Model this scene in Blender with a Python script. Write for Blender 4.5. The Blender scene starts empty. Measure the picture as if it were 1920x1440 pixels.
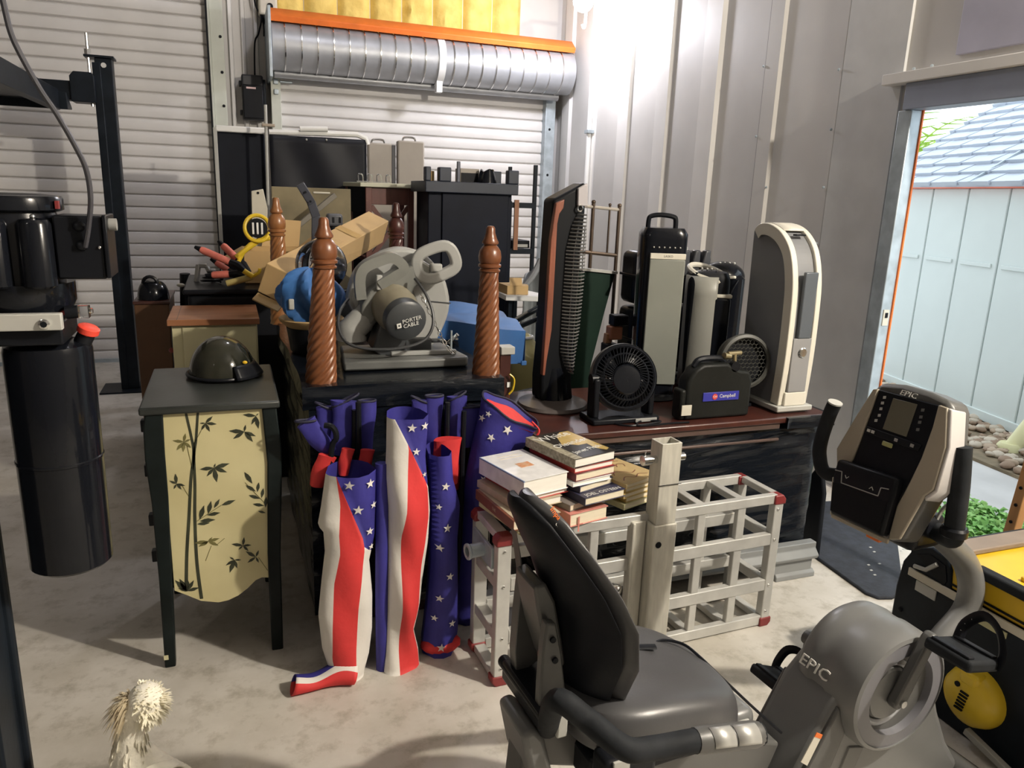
import bpy, bmesh, math, random
from mathutils import Matrix, Vector
random.seed(7)
PI = math.pi
S = bpy.context.scene
COL = S.collection
# ------------------------------------------------------------ camera
cam_d = bpy.data.cameras.new('camera'); cam = bpy.data.objects.new('camera', cam_d); COL.objects.link(cam)
cam_d.sensor_width = 36.0; cam_d.lens = 36.0 * 1420.0 / 1920.0; cam_d.clip_start = 0.05; cam_d.clip_end = 200
_pit, _yaw, _rol = math.radians(14.0), math.radians(20.6), math.radians(2.08)
_f = Vector((math.sin(_yaw)*math.cos(_pit), math.cos(_yaw)*math.cos(_pit), -math.sin(_pit)))
_r = Vector((math.cos(_yaw), -math.sin(_yaw), 0)); _u = _r.cross(_f)
_R = _r*math.cos(_rol) + _u*math.sin(_rol); _U = _u*math.cos(_rol) - _r*math.sin(_rol)
cam.matrix_world = Matrix(((_R.x, _U.x, -_f.x, 0), (_R.y, _U.y, -_f.y, 0), (_R.z, _U.z, -_f.z, 1.5), (0, 0, 0, 1)))
S.camera = cam
# ------------------------------------------------------------ world, lamps, exposure
S.view_settings.view_transform = 'Standard'; S.view_settings.look = 'None'
S.view_settings.gamma = 1.0; S.view_settings.use_curve_mapping = False
S.view_settings.exposure = 0.30
W = bpy.data.worlds.new('World'); S.world = W; W.use_nodes = True
W.node_tree.nodes['Background'].inputs[0].default_value = (0.84, 0.94, 1.0, 1)
W.node_tree.nodes['Background'].inputs[1].default_value = 2.0
def lamp(name, loc, power, color, radius):
    d = bpy.data.lights.new(name, 'POINT'); d.energy = power; d.color = color; d.shadow_soft_size = radius
    o = bpy.data.objects.new(name, d); o.location = loc; COL.objects.link(o); return o
lamp('key_and_fill_light', (2.80, -0.20, 3.10), 440, (1.0, 0.91, 0.78), 0.06)       # lamp behind the photographer
lamp('key_and_fill_light', (-2.2, -0.8, 3.4), 26, (1.0, 0.92, 0.82), 0.12)  # weak fill added at left rear to lift the foreground, no actual lamp
lamp('high_bay_light', (1.1, 4.6, 4.2), 46, (0.93, 0.92, 1.0), 0.10)       # hangs under the roof
lamp('corner_light', (2.64, 5.88, 2.90), 58, (0.90, 0.90, 1.0), 0.07)       # the bulb in view
# ------------------------------------------------------------ materials
def mat(name, col, rough=0.6, metal=0.0, var=0.0, scale=6.0, bump=0.0, bscale=60.0, coat=0.0, col2=None, stretch=None, trans=0.0, emit=None, alpha=1.0, detail=3.0):
    m = bpy.data.materials.new(name); m.use_nodes = True; nt = m.node_tree; N = nt.nodes; L = nt.links
    p = N['Principled BSDF']; c = (*col, 1)
    p.inputs['Base Color'].default_value = c; p.inputs['Roughness'].default_value = rough; p.inputs['Metallic'].default_value = metal
    if max(col) < 0.03: p.inputs['Specular IOR Level'].default_value = 0.16
    p.inputs['Coat Weight'].default_value = coat*(0.6 if max(col) < 0.03 else 1); p.inputs['Transmission Weight'].default_value = trans; p.inputs['Alpha'].default_value = alpha
    if emit: p.inputs['Emission Color'].default_value = (*emit[:3], 1); p.inputs['Emission Strength'].default_value = emit[3]
    tc = N.new('ShaderNodeTexCoord'); mp = N.new('ShaderNodeMapping'); L.new(tc.outputs['Object'], mp.inputs['Vector'])
    if stretch: mp.inputs['Scale'].default_value = stretch
    if var > 0 or col2:
        n = N.new('ShaderNodeTexNoise'); n.inputs['Scale'].default_value = scale; n.inputs['Detail'].default_value = detail; L.new(mp.outputs[0], n.inputs['Vector'])
        r = N.new('ShaderNodeValToRGB'); r.color_ramp.elements[0].position = 0.35; r.color_ramp.elements[1].position = 0.68
        a = col2 or tuple(x*(1-var) for x in col); b = col if col2 else tuple(min(1, x*(1+var)) for x in col)
        r.color_ramp.elements[0].color = (*a, 1); r.color_ramp.elements[1].color = (*b, 1)
        L.new(n.outputs['Fac'], r.inputs['Fac']); L.new(r.outputs[0], p.inputs['Base Color'])
    if bump > 0:
        n2 = N.new('ShaderNodeTexNoise'); n2.inputs['Scale'].default_value = bscale; n2.inputs['Detail'].default_value = 4; L.new(mp.outputs[0], n2.inputs['Vector'])
        b = N.new('ShaderNodeBump'); b.inputs['Strength'].default_value = bump; b.inputs['Distance'].default_value = 0.01; L.new(n2.outputs['Fac'], b.inputs['Height']); L.new(b.outputs[0], p.inputs['Normal'])
    return m
black = mat('black_gloss', (0.006, 0.007, 0.010), 0.20, coat=0.4, bump=0.03)
blackm = mat('black_matte', (0.008, 0.009, 0.012), 0.5, var=0.2, bump=0.05)
blackp = mat('black_plastic', (0.009, 0.010, 0.013), 0.33, bump=0.04)
steelblk = mat('black_paint_steel', (0.010, 0.014, 0.020), 0.42, var=0.25, scale=9, bump=0.04)
film = mat('black_stretch_film', (0.006, 0.008, 0.012), 0.2, bump=0.35, bscale=20, coat=0.5, stretch=(1, 1, 5))
wallm = mat('wall_beige', (0.60, 0.58, 0.55), 0.55, var=0.06, scale=2.0, bump=0.03, bscale=25)
wallrib = mat('wall_rib', (0.72, 0.70, 0.67), 0.5, var=0.05, scale=3)
slatm = mat('door_white', (0.74, 0.72, 0.70), 0.42, var=0.05, scale=3, bump=0.03, bscale=30)
guide = mat('guide_cream', (0.60, 0.62, 0.54), 0.45, var=0.08, scale=5)
galv = mat('galvanised', (0.42, 0.48, 0.52), 0.38, metal=0.35, var=0.15, scale=14)
silver = mat('drum_silver', (0.40, 0.41, 0.43), 0.42, metal=0.4, var=0.08, scale=8)
orange = mat('orange_paint', (0.85, 0.19, 0.03), 0.5, var=0.1, scale=8)
foam = mat('yellow_foam', (0.88, 0.68, 0.20), 0.75, col2=(0.70, 0.50, 0.12), scale=7, bump=0.5, bscale=28)
alu = mat('aluminium', (0.58, 0.575, 0.545), 0.42, metal=0.30, var=0.10, scale=12, bump=0.03, bscale=80)
alu2 = mat('aluminium_worn', (0.58, 0.56, 0.49), 0.5, metal=0.2, var=0.12, scale=10, stretch=(6, 6, 1))
chrome = mat('chrome', (0.75, 0.75, 0.74), 0.18, metal=1.0, var=0.05)
redp = mat('red_plastic', (0.22, 0.028, 0.028), 0.5, var=0.15)
white = mat('white_paper', (0.86, 0.86, 0.84), 0.55, var=0.03)
pagem = mat('book_pages', (0.80, 0.72, 0.55), 0.75, var=0.06, scale=40, stretch=(0.3, 0.3, 14))
pagew = mat('book_pages_white', (0.86, 0.83, 0.76), 0.75, var=0.05, scale=40, stretch=(0.3, 0.3, 14))
greyp = mat('grey_plastic', (0.30, 0.30, 0.29), 0.45, var=0.05, scale=9, bump=0.03)
bikegrey = mat('bike_grey', (0.15, 0.152, 0.15), 0.34, var=0.05, scale=8, bump=0.02)
bikedark = mat('bike_dark', (0.085, 0.085, 0.082), 0.42, var=0.08, scale=8, bump=0.03)
vinyl = mat('seat_vinyl', (0.060, 0.060, 0.063), 0.36, var=0.06, scale=10, bump=0.03, bscale=150)
rubber = mat('rubber', (0.016, 0.018, 0.021), 0.7, var=0.2, scale=20, bump=0.08)
wood = mat('turned_wood', (0.23, 0.085, 0.032), 0.33, col2=(0.15, 0.05, 0.018), scale=14, stretch=(1, 1, 0.25), coat=0.15)
woodl = mat('honey_wood', (0.34, 0.15, 0.055), 0.32, col2=(0.24, 0.095, 0.03), scale=14, stretch=(1, 1, 0.25), coat=0.3)
wooddk = mat('dark_wood', (0.075, 0.022, 0.015), 0.35, col2=(0.045, 0.013, 0.010), scale=12, stretch=(1, 1, 0.3), coat=0.2)
card = mat('cardboard', (0.52, 0.35, 0.16), 0.8, var=0.08, scale=4, bump=0.03)
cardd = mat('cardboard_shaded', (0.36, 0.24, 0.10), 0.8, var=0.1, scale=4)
cream = mat('cream_paint', (0.62, 0.58, 0.36), 0.5, var=0.05, scale=5)
tarp = mat('blue_canvas', (0.035, 0.13, 0.36), 0.6, var=0.15, scale=7, bump=0.12, bscale=20)
beigep = mat('beige_case', (0.40, 0.36, 0.31), 0.55, var=0.05)
yellow = mat('yellow_paint', (0.72, 0.46, 0.02), 0.4, var=0.12, scale=5)
yellowp = mat('yellow_plastic', (0.75, 0.52, 0.03), 0.35, var=0.08, scale=8)
clearm = mat('clear_plastic', (0.95, 0.96, 0.97), 0.05, trans=1.0)
flagblue = mat('flag_blue', (0.030, 0.026, 0.22), 0.7, var=0.15, scale=8, bump=0.5, bscale=13)
flagred = mat('flag_red', (0.62, 0.035, 0.035), 0.7, var=0.08, scale=8, bump=0.5, bscale=13)
flagwhite = mat('flag_white', (0.74, 0.71, 0.66), 0.7, var=0.05, scale=6, bump=0.5, bscale=13)
navy = mat('navy_binding', (0.012, 0.012, 0.035), 0.7)
ivory = mat('ivory_plastic', (0.62, 0.59, 0.50), 0.4, var=0.04)
ltgrey = mat('label_grey', (0.45, 0.45, 0.42), 0.5, var=0.05)
pinkm = mat('pink_handle', (0.60, 0.16, 0.12), 0.5, var=0.15, scale=20)
green = mat('dark_green_board', (0.010, 0.026, 0.018), 0.6, var=0.15, scale=4)
textdark = mat('dark_print', (0.03, 0.03, 0.03), 0.6, var=0.01)
textlight = mat('light_print', (0.72, 0.72, 0.68), 0.5, var=0.01)
# ------------------------------------------------------------ geometry helpers
def spl(p, n=6, closed=False):
    p = [Vector(q) for q in p]; m = len(p); out = []
    for i in range(m if closed else m-1):
        if closed: a, b, c, d = p[i-1], p[i], p[(i+1) % m], p[(i+2) % m]
        else: a, b, c, d = p[max(i-1, 0)], p[i], p[i+1], p[min(i+2, m-1)]
        for k in range(n):
            t = k/n; out.append(0.5*((2*b)+(c-a)*t+(2*a-5*b+4*c-d)*t*t+(3*b-a-3*c+d)*t**3))
    if not closed: out.append(p[-1])
    return out
def frame(d):
    d = Vector(d).normalized(); a = Vector((0, 0, 1)) if abs(d.z) < 0.9 else Vector((1, 0, 0))
    x = a.cross(d).normalized(); return x, d.cross(x), d
class B:
    def __init__(s): s.v = []; s.f = []; s.mi = []; s.m = 0; s.uv = None
    def add(s, v, f, M=None):
        o = len(s.v); s.v += [tuple(M @ Vector(q)) if M else tuple(q) for q in v]
        s.f += [tuple(i+o for i in q) for q in f]; s.mi += [s.m]*len(f); return s
    def box(s, x0, x1, y0, y1, z0, z1, M=None):
        return s.add([(x, y, z) for x in (x0, x1) for y in (y0, y1) for z in (z0, z1)],
                     [(0, 1, 3, 2), (4, 6, 7, 5), (0, 4, 5, 1), (2, 3, 7, 6), (0, 2, 6, 4), (1, 5, 7, 3)], M)
    def bar(s, p, q, w, h, up=(0, 0, 1)):           # rectangular bar from p to q
        p, q = Vector(p), Vector(q); d = (q-p).normalized(); u = Vector(up)
        x = d.cross(u)
        if x.length < 1e-4: x = d.cross(Vector((0, 1, 0)))
        x.normalize(); y = x.cross(d).normalized(); v = []
        for e in (p, q): v += [e+x*a*w/2+y*b*h/2 for a, b in ((-1, -1), (1, -1), (1, 1), (-1, 1))]
        return s.add(v, [(3, 2, 1, 0), (4, 5, 6, 7), (0, 1, 5, 4), (1, 2, 6, 5), (2, 3, 7, 6), (3, 0, 4, 7)])
    def tube(s, pts, r, n=10, caps=True, closed=False, flat=1.0, ph=0.0):
        pts = [Vector(p) for p in pts]; m = len(pts); v = []; f = []; x = None
        for i, p in enumerate(pts):
            d = (pts[(i+1) % m]-pts[i-1]) if closed else (pts[min(i+1, m-1)]-pts[max(i-1, 0)])
            d.normalize()
            if x is None: x = frame(d)[0]
            x = (x-d*x.dot(d))
            x = x.normalized() if x.length > 1e-6 else frame(d)[0]
            y = d.cross(x); rr = r[i] if isinstance(r, (list, tuple)) else r
            v += [p+(x*math.cos(2*PI*k/n+ph)+y*math.sin(2*PI*k/n+ph)*flat)*rr for k in range(n)]
        for i in range(m if closed else m-1):
            a, b = i*n, ((i+1) % m)*n
            f += [(a+k, a+(k+1) % n, b+(k+1) % n, b+k) for k in range(n)]
        if caps and not closed: f += [tuple(range(n-1, -1, -1)), tuple(range((m-1)*n, m*n))]
        return s.add(v, f)
    def cyl(s, p, q, r, r2=None, n=16): return s.tube([p, q], [r, r if r2 is None else r2], n)
    def lathe(s, prof, o=(0, 0, 0), d=(0, 0, 1), n=20, caps=True):       # prof: (radius, height)
        x, y, z = frame(d); o = Vector(o); v = []; f = []; m = len(prof)
        for r, h in prof: v += [o+z*h+(x*math.cos(2*PI*k/n)+y*math.sin(2*PI*k/n))*r for k in range(n)]
        for i in range(m-1): f += [(i*n+k, i*n+(k+1) % n, (i+1)*n+(k+1) % n, (i+1)*n+k) for k in range(n)]
        if caps: f += [tuple(range(n-1, -1, -1)), tuple(range((m-1)*n, m*n))]
        return s.add(v, f)
    def prism(s, poly, a, b):                        # polygon of 3D points moved by vectors a and b
        poly = [Vector(p) for p in poly]; n = len(poly); a = Vector(a); b = Vector(b)
        v = [p+a for p in poly]+[p+b for p in poly]
        return s.add(v, [tuple(range(n-1, -1, -1)), tuple(range(n, 2*n))]+[(k, (k+1) % n, n+(k+1) % n, n+k) for k in range(n)])
    def xz(s, poly, y0, y1): return s.prism([(x, 0, z) for x, z in poly], (0, y0, 0), (0, y1, 0))
    def yz(s, poly, x0, x1): return s.prism([(0, y, z) for y, z in poly], (x0, 0, 0), (x1, 0, 0))
    def xy(s, poly, z0, z1): return s.prism([(x, y, 0) for x, y in poly], (0, 0, z0), (0, 0, z1))
    def grid(s, fn, nu, nv, cu=False, caps=False):
        v = [fn(i/nu, j/nv) for j in range(nv+1) for i in range(nu if cu else nu+1)]; w = nu if cu else nu+1
        f = [(j*w+i, j*w+(i+1) % w, (j+1)*w+(i+1) % w, (j+1)*w+i) for j in range(nv) for i in range(nu)]
        if caps and cu: f += [tuple(range(w-1, -1, -1)), tuple(range(nv*w, (nv+1)*w))]
        return s.add(v, f)
    def sph(s, c, r, nu=16, nv=10, M=None, z0=-1.0, z1=1.0):
        r = (r, r, r) if not isinstance(r, (list, tuple)) else r; a0 = math.asin(z0); a1 = math.asin(z1)
        def fn(u, v):
            a = a0+(a1-a0)*v; q = Vector((math.cos(a)*math.cos(2*PI*u)*r[0], math.cos(a)*math.sin(2*PI*u)*r[1], math.sin(a)*r[2]))
            if M: q = M @ q
            return q+Vector(c)
        return s.grid(fn, nu, nv, cu=True, caps=True)
WM = {}
def fix(bm): bmesh.ops.recalc_face_normals(bm, faces=bm.faces)
def obj(name, b, m, parent=None, bev=0.0, sub=0, smooth=True, local=False, solid=0.0, disp=None, seg=2):
    me = bpy.data.meshes.new(name); inv = WM[parent.name].inverted() if (parent and not local) else None
    vs = [tuple(inv @ Vector(q)) for q in b.v] if inv else b.v
    me.from_pydata(vs, [], b.f); me.update()
    bm = bmesh.new(); bm.from_mesh(me); bmesh.ops.remove_doubles(bm, verts=bm.verts, dist=1e-6)
    same = len(bm.faces) == len(b.f)
    fix(bm); bm.to_mesh(me); bm.free()
    ms = m if isinstance(m, (list, tuple)) else [m]
    for q in ms: me.materials.append(q)
    if len(ms) > 1 and same: me.polygons.foreach_set('material_index', b.mi)
    if smooth:
        me.polygons.foreach_set('use_smooth', [True]*len(me.polygons)); me.set_sharp_from_angle(angle=math.radians(38))
    o = bpy.data.objects.new(name, me); COL.objects.link(o)
    if parent: o.parent = parent
    WM[o.name] = WM[parent.name].copy() if parent else Matrix()
    if solid: q = o.modifiers.new('thickness', 'SOLIDIFY'); q.thickness = solid; q.offset = 0
    if bev: q = o.modifiers.new('bevel', 'BEVEL'); q.width = bev; q.segments = seg; q.limit_method = 'ANGLE'; q.angle_limit = math.radians(40)
    if sub: q = o.modifiers.new('subdivision', 'SUBSURF'); q.levels = sub; q.render_levels = sub
    return o
def tag(o, label=None, cat=None, group=None, kind=None):
    for k, v in (('label', label), ('category', cat), ('group', group), ('kind', kind)):
        if v: o[k] = v
    return o
def thing(name, label, cat, loc=(0, 0, 0), rz=0.0, group=None):
    o = bpy.data.objects.new(name, None); o.empty_display_size = 0.05; COL.objects.link(o)
    o.location = loc; o.rotation_euler = (0, 0, rz); WM[o.name] = Matrix.Translation(loc) @ Matrix.Rotation(rz, 4, 'Z')
    return tag(o, label, cat, group)
def struct(name, b, m, parent=None, **k):
    o = obj(name, b, m, parent, **k)
    if not parent: o['kind'] = 'structure'
    return o
def copy_tree(o, parent=None):
    c = o.copy(); COL.objects.link(c)
    if parent: c.parent = parent
    for ch in list(o.children): copy_tree(ch, c)
    return c
def text(name, body, size, M, m, parent, depth=0.0008, font_shear=0.0, sx=1.0, local=False):      # raised flat lettering, M maps text plane to world
    c = bpy.data.curves.new('lettering', 'FONT'); c.body = body; c.size = size; c.extrude = depth; c.align_x = 'CENTER'; c.align_y = 'CENTER'; c.shear = font_shear; c.resolution_u = 2
    t = bpy.data.objects.new('lettering', c); me = bpy.data.meshes.new_from_object(t); bpy.data.objects.remove(t); bpy.data.curves.remove(c)
    b = B(); vs = [M @ Vector((v.co.x*sx, v.co.y, v.co.z)) for v in me.vertices]; b.v = [tuple(v) for v in vs]; b.f = [tuple(p.vertices) for p in me.polygons]; b.mi = [0]*len(b.f)
    bpy.data.meshes.remove(me)
    return obj(name, b, m, parent, smooth=False, local=local)
def plane_m(o, x, y):                               # matrix with given origin and in-plane axes
    x = Vector(x).normalized(); z = x.cross(Vector(y)).normalized(); y = z.cross(x)
    return Matrix(((x.x, y.x, z.x, o[0]), (x.y, y.y, z.y, o[1]), (x.z, y.z, z.z, o[2]), (0, 0, 0, 1)))
def rotm(ax, deg, c=(0, 0, 0)):
    c = Vector(c); return Matrix.Translation(c) @ Matrix.Rotation(math.radians(deg), 4, ax) @ Matrix.Translation(-c)
def star_poly(r, rot=0.0): return [(r*(1 if k % 2 == 0 else 0.40)*math.sin(rot+k*PI/5), r*(1 if k % 2 == 0 else 0.40)*math.cos(rot+k*PI/5)) for k in range(10)]
# ============================================================ the room
def floor_mat():
    m = mat('concrete_floor', (0.50, 0.46, 0.40), 0.45, bump=0.06, bscale=35); nt = m.node_tree; N = nt.nodes; L = nt.links; p = N['Principled BSDF']
    tc = N.new('ShaderNodeTexCoord')
    n1 = N.new('ShaderNodeTexNoise'); n1.inputs['Scale'].default_value = 1.7; n1.inputs['Detail'].default_value = 7; n1.inputs['Roughness'].default_value = 0.62
    n2 = N.new('ShaderNodeTexNoise'); n2.inputs['Scale'].default_value = 11; n2.inputs['Detail'].default_value = 9; n2.inputs['Roughness'].default_value = 0.68
    L.new(tc.outputs['Object'], n1.inputs[0]); L.new(tc.outputs['Object'], n2.inputs[0])
    r1 = N.new('ShaderNodeValToRGB'); e = r1.color_ramp.elements; e[0].position = 0.36; e[0].color = (0.46, 0.43, 0.37, 1); e[1].position = 0.62; e[1].color = (0.64, 0.61, 0.56, 1)
    r2 = N.new('ShaderNodeValToRGB'); e = r2.color_ramp.elements; e[0].position = 0.33; e[0].color = (0.62, 0.60, 0.55, 1); e[1].position = 0.50; e[1].color = (1, 1, 1, 1)
    L.new(n1.outputs['Fac'], r1.inputs[0]); L.new(n2.outputs['Fac'], r2.inputs[0])
    mx = N.new('ShaderNodeMix'); mx.data_type = 'RGBA'; mx.blend_type = 'MULTIPLY'; mx.inputs[0].default_value = 0.8
    L.new(r1.outputs[0], mx.inputs[6]); L.new(r2.outputs[0], mx.inputs[7]); L.new(mx.outputs[2], p.inputs['Base Color'])
    return m
struct('floor', B().box(-5.0, 3.12, -3.2, 7.3, -0.2, 0.0), floor_mat(), smooth=False)
farwall = mat('far_wall_dark', (0.16, 0.15, 0.14), 0.7, var=0.1)
ceil_m = mat('ceiling_metal', (0.22, 0.21, 0.20), 0.6, var=0.05)
struct('ceiling', B().box(-5.0, 3.2, -3.2, 7.3, 4.8, 4.9), ceil_m, smooth=False)
struct('wall_left', B().box(-5.0, -4.9, -3.2, 7.3, 0, 4.8), farwall, smooth=False)
struct('wall_front', B().box(-5.0, 3.2, -3.3, -3.2, 0, 4.8), farwall, smooth=False)
wb = struct('wall_back', B().box(-5.0, 3.2, 7.2, 7.3, 0, 4.8), wallm, smooth=False)
for x in (0.10, 0.20, 0.30): obj('wall_rib', B().prism([(x-0.022, 7.2, 0), (x-0.012, 7.165, 0), (x+0.012, 7.165, 0), (x+0.022, 7.2, 0)], (0, 0, 0), (0, 0, 4.8)), slatm, wb, smooth=False)
# yellow sprayed insulation above the small roller door
rnd = random.Random(3)
for k in range(8):
    x0 = 0.42+k*0.28
    rg = random.Random(50+k)
    bl = [(rg.uniform(0, 1), rg.uniform(0, 1), rg.uniform(0.03, 0.10), rg.uniform(0.01, 0.035)) for _ in range(16)]
    def fn(u, v, x0=x0, bl=bl):
        e = min(u, 1-u)*5; d = 0.05*min(1, e)
        for a, b_, r, h in bl:
            q = ((u-a)**2*0.2+(v-b_)**2*2)/(r*r)
            if q < 1: d += h*(1-q)*min(1, e)
        return (x0+0.275*u, 7.2-d, 2.55+2.2*v)
    obj('insulation_batt', B().grid(fn, 12, 40), foam, wb)
# ---- big roller door at left, slats one by one
def slat_mesh(x0, x1, y, h):
    prof = [(0.018, 0.0), (0.004, 0.002), (-0.007, 0.010), (-0.0110, 0.03), (-0.012, 0.05), (-0.0110, 0.07), (-0.007, 0.086), (0.006, 0.093), (0.018, h)]
    b = B(); n = len(prof)
    b.add([(x, y+p[0], p[1]) for x in (x0, x1) for p in prof], [(i, i+1, n+i+1, n+i) for i in range(n-1)]); return b
d1 = struct('door_1', B().box(-4.6, -0.06, 7.13, 7.15, 0, 4.4), slatm, smooth=False)
s0 = obj('slat', slat_mesh(-4.6, -0.055, 7.10, 0.1), slatm, d1)
for k in range(1, 44):
    c = s0.copy(); COL.objects.link(c); c.location.z = 0.1*k
obj('bottom_bar', B().box(-4.6, -0.06, 7.07, 7.12, -0.005, 0.03), galv, d1, smooth=False)
g = obj('guide_rail', B().box(-0.055, 0.045, 7.05, 7.16, 0, 4.4).box(-0.075, -0.055, 7.03, 7.15, 0, 4.4), guide, d1, bev=0.004)
obj('brush_strip', B().box(-0.085, -0.070, 7.02, 7.05, 0, 4.4), blackm, d1, smooth=False)
for z in (2.95, 2.66, 2.39, 2.13): obj('bolt_hole', B().cyl((0.02, 7.049, z), (0.02, 7.044, z), 0.012, n=8), blackm, d1)
# ---- small roller door with its drum
d2 = struct('door_2', B().box(0.46, 2.92, 7.15, 7.17, 0, 2.7), slatm, smooth=False)
s1 = obj('slat', slat_mesh(0.46, 2.90, 7.12, 0.1), slatm, d2)
for k in range(1, 26):
    c = s1.copy(); COL.objects.link(c); c.location.z = 0.1*k
obj('guide_rail', B().box(0.395, 0.475, 7.04, 7.16, 0, 2.52), guide, d2, bev=0.004)
obj('guide_rail', B().box(2.885, 2.985, 7.03, 7.16, 0, 2.52), galv, d2, bev=0.004)
obj('guide_latch', B().box(0.47, 0.57, 7.02, 7.05, 2.345, 2.36).box(0.42, 0.455, 7.02, 7.05, 2.33, 2.37).box(0.42, 0.455, 7.02, 7.05, 2.25, 2.29), galv, d2, bev=0.003)
for z in (2.12, 1.7, 1.4, 1.1): obj('bolt_hole', B().cyl((2.93, 7.03, z), (2.93, 7.026, z), 0.012, n=8), blackm, d2)
DY, DZ, DR = 6.86, 2.60, 0.185
obj('drum', B().lathe([(DR, 0), (DR, 2.62)], (0.40, DY, DZ), (1, 0, 0), 28), silver, d2)
bd = [obj('drum_band', B().lathe([(DR, -0.006), (DR+0.007, -0.004), (DR+0.007, 0.004), (DR, 0.006)], (0.5, DY, DZ), (1, 0, 0), 28, caps=False), chrome, d2)]
for k in range(1, 20):
    c = bd[0].copy(); COL.objects.link(c); c.location.x = 0.126*k
obj('bottom_roll', B().cyl((0.42, DY+0.06, DZ-0.20), (2.95, DY+0.06, DZ-0.20), 0.035, n=12), silver, d2)
obj('drum_strap', B().lathe([(DR+0.010, -0.03), (DR+0.012, 0.03)], (1.78, DY, DZ), (1, 0, 0), 28, caps=False).box(1.75, 1.80, DY-0.10, DY-0.03, DZ-0.26, DZ-0.17), white, d2)
obj('drum_bracket', B().box(0.370, 0.395, DY-0.20, 7.2, DZ-0.26, DZ+0.26), galv, d2, bev=0.004)
obj('hood_edge', B().prism([(0, DY-0.13, DZ+0.16), (0, DY-0.15, DZ+0.20), (0, DY-0.06, DZ+0.27), (0, DY+0.12, DZ+0.27), (0, DY+0.12, DZ+0.24), (0, DY-0.06, DZ+0.22)], (0.39, 0, 0), (3.02, 0, 0)), orange, d2, bev=0.004)
# ---- right wall: pans and ribs, with the side door opening
wr = struct('wall_right', B().box(3.08, 3.12, 2.93, 7.3, 0, 4.8).box(3.08, 3.12, -3.2, 1.85, 0, 4.8).box(3.08, 3.12, 1.85, 2.93, 2.0, 4.8), wallm, smooth=False)
def rib(y, w, m=wallrib, d=0.03, z0=0.0):
    return obj('wall_rib', B().prism([(3.08, y-w/2-0.012, 0), (3.08-d, y-w/2, 0), (3.08-d, y+w/2, 0), (3.08, y+w/2+0.012, 0)], (0, 0, z0), (0, 0, 4.8)), m, wr, smooth=False)
for y, w in ((6.95, 0.16), (6.36, 0.05), (5.79, 0.17), (5.20, 0.16), (4.61, 0.18)): rib(y, w)
rib(3.98, 0.12, wallm, 0.02); rib(3.42, 0.02, wallm, 0.012)
obj('wall_seam', B().box(3.066, 3.08, 4.045, 4.052, 0, 4.8), mat('seam_dark', (0.22, 0.21, 0.2), 0.6), wr, smooth=False)
obj('wall_panel', B().box(3.060, 3.08, 2.15, 2.72, 2.17, 3.6), mat('wall_panel_blue', (0.42, 0.41, 0.50), 0.5, var=0.06), wr, bev=0.003)
obj('wall_panel', B().box(3.064, 3.08, 3.00, 3.40, 0, 4.8), mat('wall_panel_grey', (0.56, 0.56, 0.55), 0.5, var=0.05), wr, smooth=False)
for y, z in ((3.42, 2.2), (3.42, 1.9), (3.42, 1.6), (3.42, 1.3), (3.9, 1.6), (4.05, 2.3), (4.05, 1.9), (2.93, 2.14), (2.83, 2.14)):
    obj('screw_head', B().sph((3.055, y, z), 0.008, 6, 4), galv, wr)
for x in (): pass
cd = obj('conduit', B().tube([(3.03, 6.36, 4.8), (3.03, 6.36, 0.1)], 0.022, 10), white, wr)
obj('conduit_clip', B().box(3.0, 3.06, 6.32, 6.40, 2.05, 2.08), galv, cd, bev=0.003)
t1 = struct('trim_1', B().box(3.00, 3.10, 1.8, 3.06, 2.075, 2.125), wallrib, bev=0.004)             # header flange
t2 = struct('trim_2', B().box(3.02, 3.13, 1.75, 2.93, 1.955, 2.075), mat('lintel_blue', (0.27, 0.30, 0.38), 0.45, var=0.08, scale=4), bev=0.004)
t3 = struct('trim_3', B().box(3.035, 3.10, 2.885, 2.965, 0, 1.955), galv, bev=0.004)                 # steel jamb
obj('jamb_edge', B().box(3.10, 3.108, 2.878, 2.965, 0, 1.955), orange, t3, smooth=False)
obj('strike_plate', B().box(3.05, 3.085, 2.880, 2.886, 0.93, 1.01), ivory, t3, smooth=False)
obj('latch_hole', B().box(3.06, 3.075, 2.876, 2.881, 0.97, 0.995), blackm, t3, smooth=False)
# ============================================================ outside
shed_m = mat('shed_panel', (0.68, 0.74, 0.73), 0.6, var=0.03, scale=2)
shingle_m = mat('shed_shingle', (0.50, 0.54, 0.62), 0.6, var=0.05, scale=3)
path_m = mat('outdoor_concrete', (0.55, 0.53, 0.52), 0.8, var=0.1, scale=3, bump=0.05)
soil_m = mat('soil', (0.22, 0.17, 0.11), 0.9, var=0.25, scale=8)
struct('path', B().box(3.12, 9, -3, 12, -0.25, -0.03), path_m, smooth=False)
GR = struct('gravel_bed', B().xy([(4.30, 2.72), (4.37, 3.34), (4.75, 4.3), (4.9, 5.2), (5.5, 5.2), (5.13, 3.53), (4.9, 2.4)], -0.04, -0.01), soil_m, smooth=False)
rg = random.Random(11)
stm = [mat('river_stone_%s' % n, c, 0.75, var=0.2, scale=20, col2=None) for n, c in (('tan', (0.44, 0.33, 0.24)), ('pale', (0.54, 0.46, 0.37)), ('brown', (0.28, 0.19, 0.13)))]
sme = []
for k in range(6):
    b = B(); b.sph((0, 0, 0), 1, 8, 5); o_ = obj('stone', b, stm[k % 3], GR); sme.append(o_.data); 
    for v in o_.data.vertices: v.co *= rg.uniform(0.85, 1.15)
    bpy.data.objects.remove(o_)
n_ = 0; tries = 0
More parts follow.
